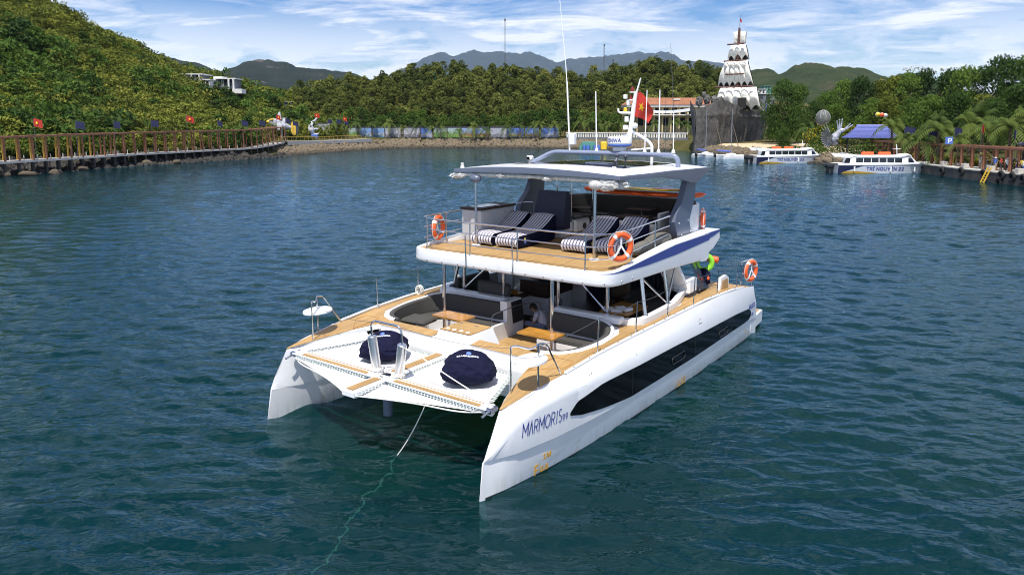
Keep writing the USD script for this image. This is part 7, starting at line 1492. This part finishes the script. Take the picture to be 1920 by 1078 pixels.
# flags on poles
def pole_flag(label, p_top, p_base, kind, rot, seed, group):
    t = thing('pole_flag', label, 'flag', p_base, rot, group); H = p_top - p_base[2]
    part(t, 'pole', rod((0, 0, 0), (0, 0, H + .1), .035, 5), 'wire_dark'); rg = np.random.default_rng(seed); sag = rg.uniform(.1, .6); ph = rg.random() * 6; W_, Hh = 1.55, 1.1
    U2, V2 = np.meshgrid(np.linspace(0, 1, 9), np.linspace(0, 1, 6), indexing='ij'); C = np.stack([U2 * W_ * (1 - .22 * sag), .16 * np.sin(5 * U2 + ph) * U2, H - V2 * Hh - sag * U2 ** 1.5 * .8], -1)
    part(t, 'cloth', grid(C), 'flag_red' if kind == 'r' else 'flag_navy', True)
    fx_, mat = (.5, 'star_yellow') if kind == 'r' else (.5, 'emblem_blue'); i = C[4, 2] * .5 + C[4, 3] * .5
    rr = .24 if kind == 'r' else .05; P5 = Polygon([(i[0] + (rr if k % 2 == 0 else rr * .42) * math.sin(k * math.pi / 5), i[2] + (rr if k % 2 == 0 else rr * .42) * math.cos(k * math.pi / 5)) for k in range(10)]); v, f = prism(P5, 0, .01)
    part(t, 'emblem', (np.stack([v[:, 0], i[1] - .05 - v[:, 2] * 8, v[:, 1]], 1), f), mat, False)
FL_ = [('r', 62, 222, 100, 'red flag with yellow star at the left end of the pier'), ('n', 141, 227, 108, 'first navy flag from the left above the pier roof'), ('n', 213, 227, 118, 'second navy flag from the left above the pier roof'), ('n', 283, 226, 130, 'third navy flag from the left above the pier roof'), ('r', 349, 217, 137, 'red flag with yellow star over the middle of the left pier'), ('n', 408, 226, 146, 'fourth navy flag from the left, right of the red flag'), ('n', 453, 226, 154, 'fifth navy flag from the left above the pier roof'), ('n', 486, 226, 162, 'navy flag left of the fish sculpture'), ('r', 518, 216, 170, 'red flag in front of the fish sculpture'), ('n', 535, 222, 176, 'navy flag at the tail of the fish sculpture, left one'), ('n', 549, 227, 180, 'navy flag at the tail of the fish sculpture, right one'), ('r', 590, 213, 196, 'dark red flag on the white seal sculpture'), ('n', 614, 224, 205, 'navy flag above the black and white board'), ('n', 631, 224, 210, 'navy flag left of the red one at the panels'), ('r', 643, 219, 212, 'red flag at the left end of the picture panels'), ('n', 646, 227, 213, 'navy flag under the red one at the picture panels')]
for i, (k, u, v, Y, lab) in enumerate(FL_):
    p = sight(u, v, Y); off = 0; b0 = float(max(np.interp(Y, LP[:, 1], LP[:, 2]) if Y < 173 else 2.9, 2.0)); pole_flag(lab, p[2], (p[0], Y, b0), k, -.2 + .3 * math.sin(i * 2.1), i, 'flags along the left pier')
for i, (k, u, v, Y, lab) in enumerate([('n', 1697, 238, 112, 'first navy flag from the left above the right pier roof'), ('n', 1742, 239, 105, 'second navy flag from the left above the right pier roof'), ('n', 1791, 240, 100, 'third navy flag from the left above the right pier roof'), ('r', 1842, 234, 96, 'red flag with yellow star above the right pier roof'), ('n', 1906, 244, 91, 'navy flag at the right edge above the pier roof')]):
    p = sight(u, v, Y); pole_flag(lab, p[2], (p[0], Y, 1.4), k, -.5 + .4 * i, 30 + i, 'flags above the right pier')
# fish sculpture, seal sculpture
pm('sculpt_white', (.50, .51, .54), .6, noise=(2.5, .18)); pm('sculpt_grey', (.26, .28, .33), .6, noise=(1.2, .8)); pm('sculpt_yellow', (.62, .40, .05), .6, noise=(3, .3)); pm('sculpt_dark', (.05, .05, .06), .6)
fc = sight(527, 236, 186); fs_ = thing('fish_sculpture', 'large grey and white fish sculpture with yellow mouth and tail beyond the left pier', 'sculpture', fc, -.12)
kf = np.linspace(0, 1, 16); body = grid([[(-3.6 + 6.4 * k, .75 * w * math.cos(a), 1.35 * w * math.sin(a) + 1.1 - 1.6 * k) for a in np.linspace(0, 6.283, 14, endpoint=False)] for k, w in zip(kf, np.interp(kf, [0, .08, .35, .75, 1], [.15, .55, 1.0, .62, .25]))], closed_v=True)
part(fs_, 'body', body, 'sculpt_grey', 50); part(fs_, 'mouth', [ball((-3.3, 0, 1.0), .62, 2, (1.1, .8, .8))], 'sculpt_yellow'); part(fs_, 'eye_patch', [ball((-2.2, -.45, 1.5), .5, 2, (1.5, .5, .6))], 'sculpt_yellow'); part(fs_, 'eye', ball((-2.0, -.72, 1.5), .16, 2), 'sculpt_dark')
part(fs_, 'dorsal_fin', [frustum([(-1.0, -.12), (.2, -.12), (.2, .12), (-1.0, .12)], [(-.6, -.05), (-.1, -.05), (-.1, .05), (-.6, .05)], 1.6, 3.5), frustum([(.4, -.2), (2.0, -.2), (2.0, .2), (.4, .2)], [(.6, -.1), (1.4, -.1), (1.4, .1), (.6, .1)], .9, 2.0)], 'sculpt_white', False, label='white fins'); part(fs_, 'side_fin', [ball((-.2, -.85, -.2), .9, 2, (.9, .15, 1.1))], 'sculpt_white')
part(fs_, 'tail', [ball((3.5, 0, -.7), 1.5, 2, (.62, .14, 1.25))], 'sculpt_yellow'); part(fs_, 'tail_edge', [ball((4.1, 0, -.7), 1.4, 2, (.45, .12, 1.2))], 'sculpt_dark'); part(fs_, 'support', [sq_post(0, 0, -5, 0, .4)], 'concrete_pale', False)
sc_ = sight(590, 250, 206); se = thing('seal_sculpture', 'white leaping animal sculpture on a blue pedestal beyond the left pier', 'sculpture', sc_, .1)
part(se, 'body', tube(spline([(-.4, 0, -.4), (-.9, 0, 1.0), (-.7, 0, 2.6), (.1, 0, 3.6)], 18), np.interp(np.linspace(0, 1, 18), [0, .3, .7, 1], [.35, .95, .75, .2]), 12), 'sculpt_white', 50); part(se, 'head', [tube([(.0, 0, 3.4), (.7, 0, 4.2), (1.3, 0, 5.2)], [.35, .25, .06], 10)], 'sculpt_white', 50); part(se, 'flipper', [ball((-1.1, -.2, 3.4), .55, 2, (.4, .2, 1)), ball((.5, -.3, 1.2), .8, 2, (.8, .2, .35))], 'sculpt_white', kind=None); part(se, 'tail', [tube(spline([(-.2, 0, -.2), (.5, 0, -.3), (1.3, 0, .1)], 8), [.3, .28, .26, .24, .2, .18, .14, .08], 8)], 'sculpt_white'); part(se, 'pedestal', [box(-.9, .9, -.8, .8, -2.0, -.4, .1)], 'emblem_blue', False)
# flying-fish sculpture with striped fins
lc = sight(1560, 274, 136); lf = thing('striped_fish_sculpture', 'striped black and white fish sculpture with fanned fins near the blue pavilion', 'sculpture', lc, 0, scale=.74)
part(lf, 'body', tube(spline([(.9, 0, .4), (.6, 0, 2.2), (1.6, 0, 3.6), (2.0, 0, 4.3)], 18), np.interp(np.linspace(0, 1, 18), [0, .3, .7, 1], [.7, 1.15, .8, .3]), 12), 'sculpt_grey', 50)
for i in range(12):
    a = math.radians(128 + i * 9.5); r1 = 4.2 - 1.2 * abs(i - 2) / 10; cpt = np.array([.4, -.4, 1.9])
    part(lf, 'fin_ray', tube([cpt + [math.cos(a) * .9, 0, math.sin(a) * .8], cpt + [math.cos(a) * r1 * .55, -.15, math.sin(a) * r1 * .5 - .1], cpt + [math.cos(a) * r1, -.3, math.sin(a) * r1 + .35 * (i < 3)]], [.10, .08, .05], 6), 'sculpt_white'); part(lf, 'fin_web', [vf((np.array([cpt + [math.cos(a + .02) * .9, -.3, math.sin(a + .02) * .8], cpt + [math.cos(a + .03) * r1 * .92, -.35, math.sin(a + .03) * r1 * .88], cpt + [math.cos(a + .14) * r1 * .92, -.35, math.sin(a + .14) * r1 * .88], cpt + [math.cos(a + .15) * .9, -.3, math.sin(a + .15) * .8]]), np.array([[0, 1, 2, 3]])))], 'sculpt_dark', False)
for k, (x0, x1, z1) in enumerate(((1.5, .9, 6.2), (1.7, 1.5, 6.6), (1.9, 2.2, 6.7), (2.2, 4.3, 5.6), (2.3, 4.9, 5.3))): part(lf, 'upper_fin', [tube([(x0, 0, 3.6), ((x0 + x1) / 2, 0, (3.6 + z1) / 2), (x1, 0, z1)], [.24, .2, .09], 6), ball((x1, 0, z1), .22, 1)], 'sculpt_grey')
part(lf, 'head', ball((2.3, -.2, 4.0), .55, 2), 'sculpt_white'); part(lf, 'eye', ball((2.4, -.68, 4.1), .12, 1), 'sculpt_dark')
usdkit.material(stage, L + 'dome_pane', {'t': ('transparent_bsdf', {'color': (.72, .72, .74)}), 'g': ('principled_bsdf', {'roughness': .3, 'base_color': (.5, .5, .5)}), 'm': ('mix_closure', {'fac': .22})}, [('t.BSDF', 'm.closure1'), ('g.BSDF', 'm.closure2')], surface='m.closure')
gd = thing('glass_dome', 'pale translucent dome rising above the bushes at right', 'dome', sight(1543, 224, 156)); part(gd, 'shell', [ball((0, 0, .2), 1, 3, (1.55, 1.5, 1.75))], 'dome_pane', 50); part(gd, 'ribs', join([tube([(1.57 * math.cos(b) * math.cos(a), 1.52 * math.cos(b) * math.sin(a), .2 + 1.77 * math.sin(b)) for b in np.linspace(0, 1.57, 10)], .035, 4) for a in np.arange(8) * math.pi / 4]), 'sculpt_white', kind='stuff')
for i, (u, v, mat, lab) in enumerate(((1646, 215, 'board_yellow', 'yellow inflatable ball behind the blue pavilion'), (1653.5, 216, 'ring_orange', 'red and white inflatable ball beside the yellow one'), (1660, 217, 'sculpt_white', 'pale inflatable ball, rightmost of the three'))):
    t = thing('inflatable_ball', lab, 'ball', sight(u, v, 142)); part(t, 'ball', ball((0, 0, 0), .42, 3), mat, True); part(t, 'band', tube([(.43 * math.cos(a), 0, .43 * math.sin(a)) for a in np.linspace(0, 6.28, 20, endpoint=False)], .03, 5, closed=True), 'white_paint')
t = thing('sign_board', 'small white sign high on the left hillside', 'sign', sight(261, 105, 252)); part(t, 'board', box(-.6, .6, -.05, .05, -.3, .4), 'white_paint', False); part(t, 'post', rod((0, .1, -1.5), (0, .1, .3), .05), 'wire_dark')
# ---------------------------------------------------------------- rocks along the shore
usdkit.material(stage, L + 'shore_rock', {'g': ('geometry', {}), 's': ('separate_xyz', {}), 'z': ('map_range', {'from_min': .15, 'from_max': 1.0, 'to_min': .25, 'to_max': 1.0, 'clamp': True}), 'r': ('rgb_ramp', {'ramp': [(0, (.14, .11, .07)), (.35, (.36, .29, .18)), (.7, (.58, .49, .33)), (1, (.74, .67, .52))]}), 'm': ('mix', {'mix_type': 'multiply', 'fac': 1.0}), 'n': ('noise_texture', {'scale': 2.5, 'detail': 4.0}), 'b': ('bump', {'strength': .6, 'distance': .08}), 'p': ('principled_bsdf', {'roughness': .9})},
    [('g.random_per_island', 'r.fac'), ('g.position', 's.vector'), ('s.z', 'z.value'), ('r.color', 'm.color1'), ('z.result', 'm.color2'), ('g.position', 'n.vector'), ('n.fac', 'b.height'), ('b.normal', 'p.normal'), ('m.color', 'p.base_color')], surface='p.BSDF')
rk = np.random.default_rng(77); _ico = [vf(trimesh.creation.icosphere(1, 1.0)) for _ in range(1)]
def rock_mesh(rg):
    v, f = _ico[0]; v = v * (1 + .38 * (rg.random(len(v))[:, None] - .5)); v = v * rg.uniform(.65, 1.25, 3); q = rg.normal(size=(3, 3)); u, _, w = np.linalg.svd(q); return v @ (u @ w), f
rocks = [rock_mesh(rk) for _ in range(14)]
def rock_band(path, n, d0, d1, s0, s1, dark=False):
    ln = LineString(path); ms = []
    for i in range(n):
        t = rk.random() * ln.length; p = np.array(ln.interpolate(t).coords[0]); q = np.array(ln.interpolate(min(t + .3, ln.length)).coords[0]); tt = q - p; ll = np.linalg.norm(tt)
        if ll < 1e-6: continue
        tt /= ll; n_ = np.array([-tt[1], tt[0]]); d = rk.uniform(d0, d1); p = p + n_ * d; s = rk.uniform(s0, s1) * (1 + .5 * (rk.random() > .93)); v, f = rocks[rk.integers(0, 14)]
        z = float(np.interp(d, [d0, 0, 3.0, 6], [-.35, -.1, 1.5, 2.6])) if not dark else float(np.interp(d, [d0, d1], [-.3, .35] if d1 < 0 else [.4, 1.6]))
        ms.append((v * s + [p[0], p[1], z], f))
    return join(ms)
far = [(-53, 166), (-51, 172), (-46, 193), (-38.5, 214), (-27, 222), (-10, 223.5), (7, 219.5), (22, 211), (34, 204), (44, 199)]
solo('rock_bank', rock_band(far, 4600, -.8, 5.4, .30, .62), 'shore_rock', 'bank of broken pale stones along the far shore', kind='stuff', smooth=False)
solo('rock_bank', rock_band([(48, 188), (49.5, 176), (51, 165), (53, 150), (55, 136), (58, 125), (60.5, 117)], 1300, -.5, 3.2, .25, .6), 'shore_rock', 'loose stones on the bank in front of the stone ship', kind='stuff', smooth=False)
pm('wet_rock', (.022, .019, .015), .75, noise=(1.5, .5), bump=(4, .6))
solo('dark_rocks', rock_band([(-78, 80), (-75, 96), (-71, 118), (-64, 138), (-58, 150), (-54, 166)], 420, -4.6, -.8, .3, .6, True), 'wet_rock', 'dark wet rocks under the left pier', kind='stuff', smooth=False)
solo('dark_rocks', rock_band([(-79, 84), (-75.5, 99), (-73, 109), (-70, 117), (-66, 128), (-61, 141), (-56, 153)], 900, -1.5, 3.4, .45, .8), 'wet_rock', 'dark wet rocks along the shore behind the pier piles', kind='stuff', smooth=False)
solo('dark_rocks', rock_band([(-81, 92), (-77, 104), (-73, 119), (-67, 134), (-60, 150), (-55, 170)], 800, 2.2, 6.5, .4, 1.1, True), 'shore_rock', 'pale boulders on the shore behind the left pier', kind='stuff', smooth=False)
for i, (u, v, Y, s) in enumerate(((6, 325, 98, 1.0), (52, 321, 99.5, .95), (104, 318, 103, .95), (152, 308, 112, .95), (275, 305, 127, 1.0), (330, 303, 131, .9))):
    p = sight(u, v, Y); t = thing('boulder', ['dark boulder at the left edge, at the waterline', 'yellowish boulder in the water, first from the left', 'yellowish boulder in the water, second from the left', 'grey boulder under the left pier', 'flat boulder under the middle of the left pier', 'low boulder at the right part of the left pier'][i], 'rock', (p[0], p[1], .1), i); v_, f_ = rocks[i]; part(t, 'stone', (v_ * s * [1.2, 1, .7], f_), 'shore_rock', 40)
# ---------------------------------------------------------------- sand in front of the stone ship
def ground_sheet(poly, lift, step=1.0):
    P = Polygon(poly); x0, y0, x1, y1 = P.bounds; xs_, ys_ = np.arange(x0, x1 + step, step), np.arange(y0, y1 + step, step)
    GX_, GY_ = np.meshgrid(xs_, ys_, indexing='ij'); z = ground_z(np.c_[GX_.ravel(), GY_.ravel()]).reshape(GX_.shape) + lift
    v, f = grid(np.stack([GX_, GY_, z], -1), flip=True); c = v[f].mean(1); f = f[contains_xy(P, c[:, 0], c[:, 1])]; k, i = np.unique(f, return_inverse=True); return v[k], i.reshape(f.shape)
solo('sand', ground_sheet([(50.8, 176), (53.6, 152), (56, 138), (60, 128), (66, 130), (71, 150), (77, 174), (62, 184), (53, 184)], .12), 'sand_pale', 'pale sandy ground between the stone ship and the water', kind='structure', smooth=True)
# ---------------------------------------------------------------- people
def blob_body(bones, step=.03, it=8):
    ms = []
    for (a, ra), (b, rb_) in bones:
        sa = m3.Manifold.sphere(ra, 14).translate(tuple(map(float, a))); sb_ = m3.Manifold.sphere(rb_, 14).translate(tuple(map(float, b))); ms.append(m3.Manifold.batch_hull([sa, sb_]))
    M = ms[0]
    for m in ms[1:]: M = M + m
    v, f = vf(M.refine_to_length(step)); t = trimesh.Trimesh(v, f, process=True); trimesh.smoothing.filter_taubin(t, iterations=it); return vf(t)
def head_mesh(c, r, yaw, pitch):
    """a head with brow, nose, chin and ears, looking along +x before it is turned"""
    v, f = ball((0, 0, 0), 1, 4); x, y, z = v.T; v = v * [.92, .76, 1.12]
    v[:, 0] += np.where(x > 0, -.10 * np.exp(-((z - .05) / .14) ** 2) * (np.abs(y) > .12), 0) + .26 * np.exp(-((z + .18) / .15) ** 2 - (y / .14) ** 2) * (x > 0) + .05 * np.exp(-((z + .52) / .07) ** 2 - (y / .3) ** 2) * (x > 0)
    v[:, 1] *= 1 - .20 * np.clip(-z - .2, 0, 1)
    parts = [(v, f)] + [ball((-.05, s * .78, -.05), .2, 2, (.7, .35, 1)) for s in (-1, 1)] + [ball((.80, s * .30, .06), .085, 2) for s in (-1, 1)]
    m = move(join(parts), s=(r, r, r)); return move(move(m, ry=pitch), c, rz=yaw)
def hand_mesh(w, d, curl=.5, s=1.0):
    """palm, four fingers and a thumb; w wrist, d the direction of the fingers"""
    w, d = np.array(w, float), np.array(d, float); d /= np.linalg.norm(d); side = np.cross(d, [0, 0, 1.0]); side /= np.linalg.norm(side); up = np.cross(side, d)
    B = [((w, .024 * s), (w + d * .05 * s, .026 * s)), ((w + d * .05 * s + side * .02 * s, .018 * s), (w + d * .085 * s + side * .03 * s, .015 * s)), ((w + d * .05 * s - side * .02 * s, .018 * s), (w + d * .08 * s - side * .03 * s, .015 * s))]
    for k, L_ in zip((-1.5, -.5, .5, 1.5), (.062, .078, .08, .07)):
        a = w + d * .085 * s + side * k * .019 * s; b = a + (d * math.cos(curl) - up * math.sin(curl)) * L_ * .55 * s; c = b + (d * math.cos(curl * 2.2) - up * math.sin(curl * 2.2)) * L_ * .5 * s
        B += [((a, .0095 * s), (b, .0088 * s)), ((b, .0088 * s), (c, .0078 * s))]
    t0 = w + d * .025 * s + side * .03 * s; t1 = t0 + (d * .6 + side * .7 - up * .3) * .045 * s; B += [((t0, .013 * s), (t1, .011 * s)), ((t1, .011 * s), (t1 + d * .03 * s, .009 * s))]
    return B
# the man sitting cross-legged in the companionway, bent over something in his hands
H_ = lambda *p: np.array(p, float)
sx, sy, sz = .03, 7.02, 1.17
pelv, chest, neck = H_(sx + .06, sy, sz + .10), H_(sx - .05, sy - .02, sz + .37), H_(sx - .17, sy - .03, sz + .47)
shL, shR = H_(sx - .07, sy - .20, sz + .42), H_(sx - .09, sy + .17, sz + .42)
elL, elR = H_(sx - .12, sy - .27, sz + .20), H_(sx - .15, sy + .22, sz + .20); wrL, wrR = H_(sx - .30, sy - .10, sz + .25), H_(sx - .32, sy + .06, sz + .25)
knL, knR = H_(sx - .34, sy - .30, sz + .15), H_(sx - .34, sy + .28, sz + .14); ftL, ftR = H_(sx - .26, sy + .14, sz + .05), H_(sx - .32, sy - .12, sz + .05)
hc = H_(sx - .29, sy - .03, sz + .57)
man = bthing('person', 'person in a pale shirt sitting cross-legged, bent over in the companionway', 'person', (0, 0, 0), 0)
body_b = [((pelv, .14), (chest, .135)), ((chest, .12), (neck, .06)), ((neck, .055), (hc - [.01, 0, .05], .06)), ((shL, .065), (shR, .065)), ((shL, .06), (elL, .045)), ((shR, .06), (elR, .045)), ((elL, .042), (wrL, .027)), ((elR, .042), (wrR, .027)), ((pelv - [0, .08, .02], .10), (knL, .065)), ((pelv + [0, .08, -.02], .10), (knR, .065)), ((knL, .06), (ftL, .042)), ((knR, .06), (ftR, .042)), ((ftL, .04), (ftL + [-.12, .08, -.01], .028)), ((ftR, .04), (ftR + [-.1, -.12, -.01], .028))] + hand_mesh(wrL, (-.1, .09, -.02)) + hand_mesh(wrR, (-.1, -.07, -.02))
bm_ = blob_body(body_b, .022, 6)
part(man, 'body', join([bm_, head_mesh(hc, .105, math.pi + .1, .55)]), 'skin', 60)
part(man, 'hair', [move(move((lambda m: (m[0], m[1][(m[0][m[1]].mean(1)[:, 2] > .12) | (m[0][m[1]].mean(1)[:, 0] < -.25)]))(ball((0, 0, 0), 1.0, 3, (.99, .84, 1.2))), s=(.112, .112, .112), ry=.55), hc, rz=math.pi + .1)], 'hair_black', 60)
part(man, 'shirt', blob_body([((pelv + [0, 0, .03], .155), (chest, .15)), ((chest, .135), (neck - [0, 0, .03], .075)), ((shL, .078), (shR, .078)), ((shL, .074), ((shL * .35 + elL * .65), .064)), ((shR, .074), ((shR * .35 + elR * .65), .064))], .025, 8), 'shirt_pale', 60)
part(man, 'trousers', blob_body([((pelv - [0, .06, .02], .135), (pelv + [0, .06, -.02], .135)), ((pelv - [0, .08, .02], .112), (knL, .078)), ((pelv + [0, .08, -.02], .112), (knR, .078)), ((knL, .073), (ftL * .85 + knL * .15, .056)), ((knR, .073), (ftR * .85 + knR * .15, .056))], .025, 8), 'jeans_blue', 60)
ph = bthing('phone', 'dark phone held by the sitting person', 'phone', (sx - .43, sy - .02, sz + .235), .2); part(ph, 'case', box(-.035, .035, -.075, .075, -.005, .005, .004), 'black_plastic')
# people on the quay
for nm, c in (('cloth_white', (.62, .62, .62)), ('cloth_navy', (.015, .02, .07)), ('cloth_red', (.35, .04, .03)), ('cloth_dark', (.03, .03, .035)), ('cloth_blue', (.05, .12, .40)), ('cloth_yellow', (.55, .42, .08)), ('cloth_tan', (.30, .24, .17))): pm(nm, c, .9)
def stander(label, loc, rot, top, legs, hat=None, armup=False, H=1.66):
    k = H / 1.7; t = thing('person', label, 'person', loc, rot, scale=k)
    P = lambda x, y, z: H_(x, y, z)
    hipL, hipR, kL, kR, aL, aR = P(0, .09, .88), P(0, -.09, .88), P(.04, .10, .48), P(-.02, -.10, .48), P(.02, .11, .07), P(-.08, -.11, .07); sL, sR = P(0, .18, 1.40), P(0, -.18, 1.40)
    eL, wL = P(.02, .25, 1.12), P(.12, .23, .90); eR, wR = (P(.06, -.24, 1.12), P(.10, -.24, .88)) if not armup else (P(.18, -.22, 1.42), P(.28, -.12, 1.62))
    B = [((hipL, .10), (hipR, .10)), ((P(0, 0, .95), .13), (P(0, 0, 1.30), .135)), ((P(0, 0, 1.32), .12), (P(0, 0, 1.46), .055)), ((P(0, 0, 1.44), .052), (P(.02, 0, 1.54), .05)), ((sL, .06), (sR, .06)), ((sL, .055), (eL, .042)), ((eL, .04), (wL, .028)), ((sR, .055), (eR, .042)), ((eR, .04), (wR, .028)), ((hipL, .095), (kL, .06)), ((kL, .058), (aL, .038)), ((hipR, .095), (kR, .06)), ((kR, .058), (aR, .038)), ((aL - [.02, 0, .03], .036), (aL + [.14, 0, -.04], .028)), ((aR - [.02, 0, .03], .036), (aR + [.14, 0, -.04], .028)), ((P(.01, 0, 1.57), .07), (P(.01, 0, 1.63), .085))]
    part(t, 'body', join([blob_body(B, .06, 4), head_mesh(P(.01, 0, 1.60), .098, 0, .1)]), 'skin', 60)
    part(t, 'shirt', blob_body([((P(0, 0, .93), .145), (P(0, 0, 1.32), .15)), ((P(0, 0, 1.32), .13), (P(0, 0, 1.44), .07)), ((sL, .072), (sR, .072)), ((sL, .07), ((sL + eL) / 2, .058)), ((sR, .07), ((sR + eR) / 2, .058))], .07, 4), top, 60)
    part(t, 'trousers', blob_body([((hipL, .115), (hipR, .115)), ((hipL, .11), (kL, .075)), ((hipR, .11), (kR, .075)), ((kL, .072), (aL + [0, 0, .06], .055)), ((kR, .072), (aR + [0, 0, .06], .055))], .07, 4), legs, 60)
    if hat: part(t, 'hat', [lathe([(0, 1.74), (.09, 1.72), (.105, 1.66), (.19, 1.635), (.19, 1.625), (.10, 1.64)], 14, (.01, 0))], hat, 60)
    else: part(t, 'hair', [ball((-.005, 0, 1.635), .104, 2, (.95, .84, .95))], 'hair_black', 60)
for lab, u, back, rot, top, legs, hat, up in (('person in navy standing on the quay behind the passenger boat', 1717, 1.6, 2.5, 'cloth_navy', 'cloth_navy', None, False), ('person in dark clothes at a pier post right of the passenger boat', 1735, 1.8, 2.0, 'cloth_dark', 'cloth_navy', None, False), ('person in white raising an arm on the quay', 1836, 2.0, 3.6, 'cloth_white', 'cloth_tan', None, True), ('person in white hat and beige top beside the pinkish shrub', 1860, 1.9, 3.0, 'cloth_tan', 'cloth_dark', 'cloth_white', False), ('person with a blue backpack and white cap on the quay', 1864, 1.2, .3, 'cloth_blue', 'cloth_tan', 'cloth_white', False), ('person in red on the quay', 1875, 2.2, 2.2, 'cloth_red', 'cloth_dark', None, False), ('person in a white shirt and white hat walking on the quay', 1887, 1.5, 1.2, 'cloth_white', 'cloth_dark', 'cloth_white', False), ('person in black with a white hat on the quay', 1896, 1.9, 2.8, 'cloth_dark', 'cloth_dark', 'cloth_white', False), ('person in dark clothes with a pale cap at the last pier post', 1904, 1.4, 2.4, 'cloth_dark', 'cloth_navy', 'cloth_tan', False), ('person in yellow at the right edge of the quay', 1914, 2.2, 1.6, 'cloth_yellow', 'cloth_dark', None, False), ('person in pale clothes cut by the right edge of the quay', 1918, 1.2, 2.9, 'cloth_white', 'cloth_blue', None, False)):
    stander(lab, quay_pt(u, 1.385, -back), rot, top, legs, hat, up)
# raft with barrels far behind the boat's arch
wr_ = thing('work_raft', 'floating raft with blue drums and a yellow cover behind the radar arch', 'raft', (17.6, 190, 0), 0)
part(wr_, 'deck', box(0, 8, -1.5, 1.5, .1, .5), 'wall_grey', False)
for i in range(6): part(wr_, 'drum', lathe([(0, .5), (.42, .5), (.45, .9), (.45, 1.5), (.42, 1.75), (0, 1.75)], 12, (.7 + i * .95, -.8 + .5 * (i % 2))), 'emblem_blue' if i % 3 else 'sheet_green', 40)
part(wr_, 'cover', box(6.0, 7.6, -.9, .9, .5, 2.6, .2), 'board_yellow', 30, label='yellow cover'); part(wr_, 'hut', box(1.0, 4.6, .3, 1.3, .5, 2.6, .05), 'sheet_green', False)
# ---------------------------------------------------------------- haze
usdkit.material(stage, L + 'sea_haze', {'v': ('principled_volume', {'color': (.52, .70, 1.0), 'density': 0.000027, 'anisotropy': 0.2})}, [], volume='v.volume')
hz = part('/World', 'haze', box(-12500, 12500, -4300, 15800, -7, 1500), 'sea_haze', False); tag(hz, 'thin pale sea haze', kind='stuff')
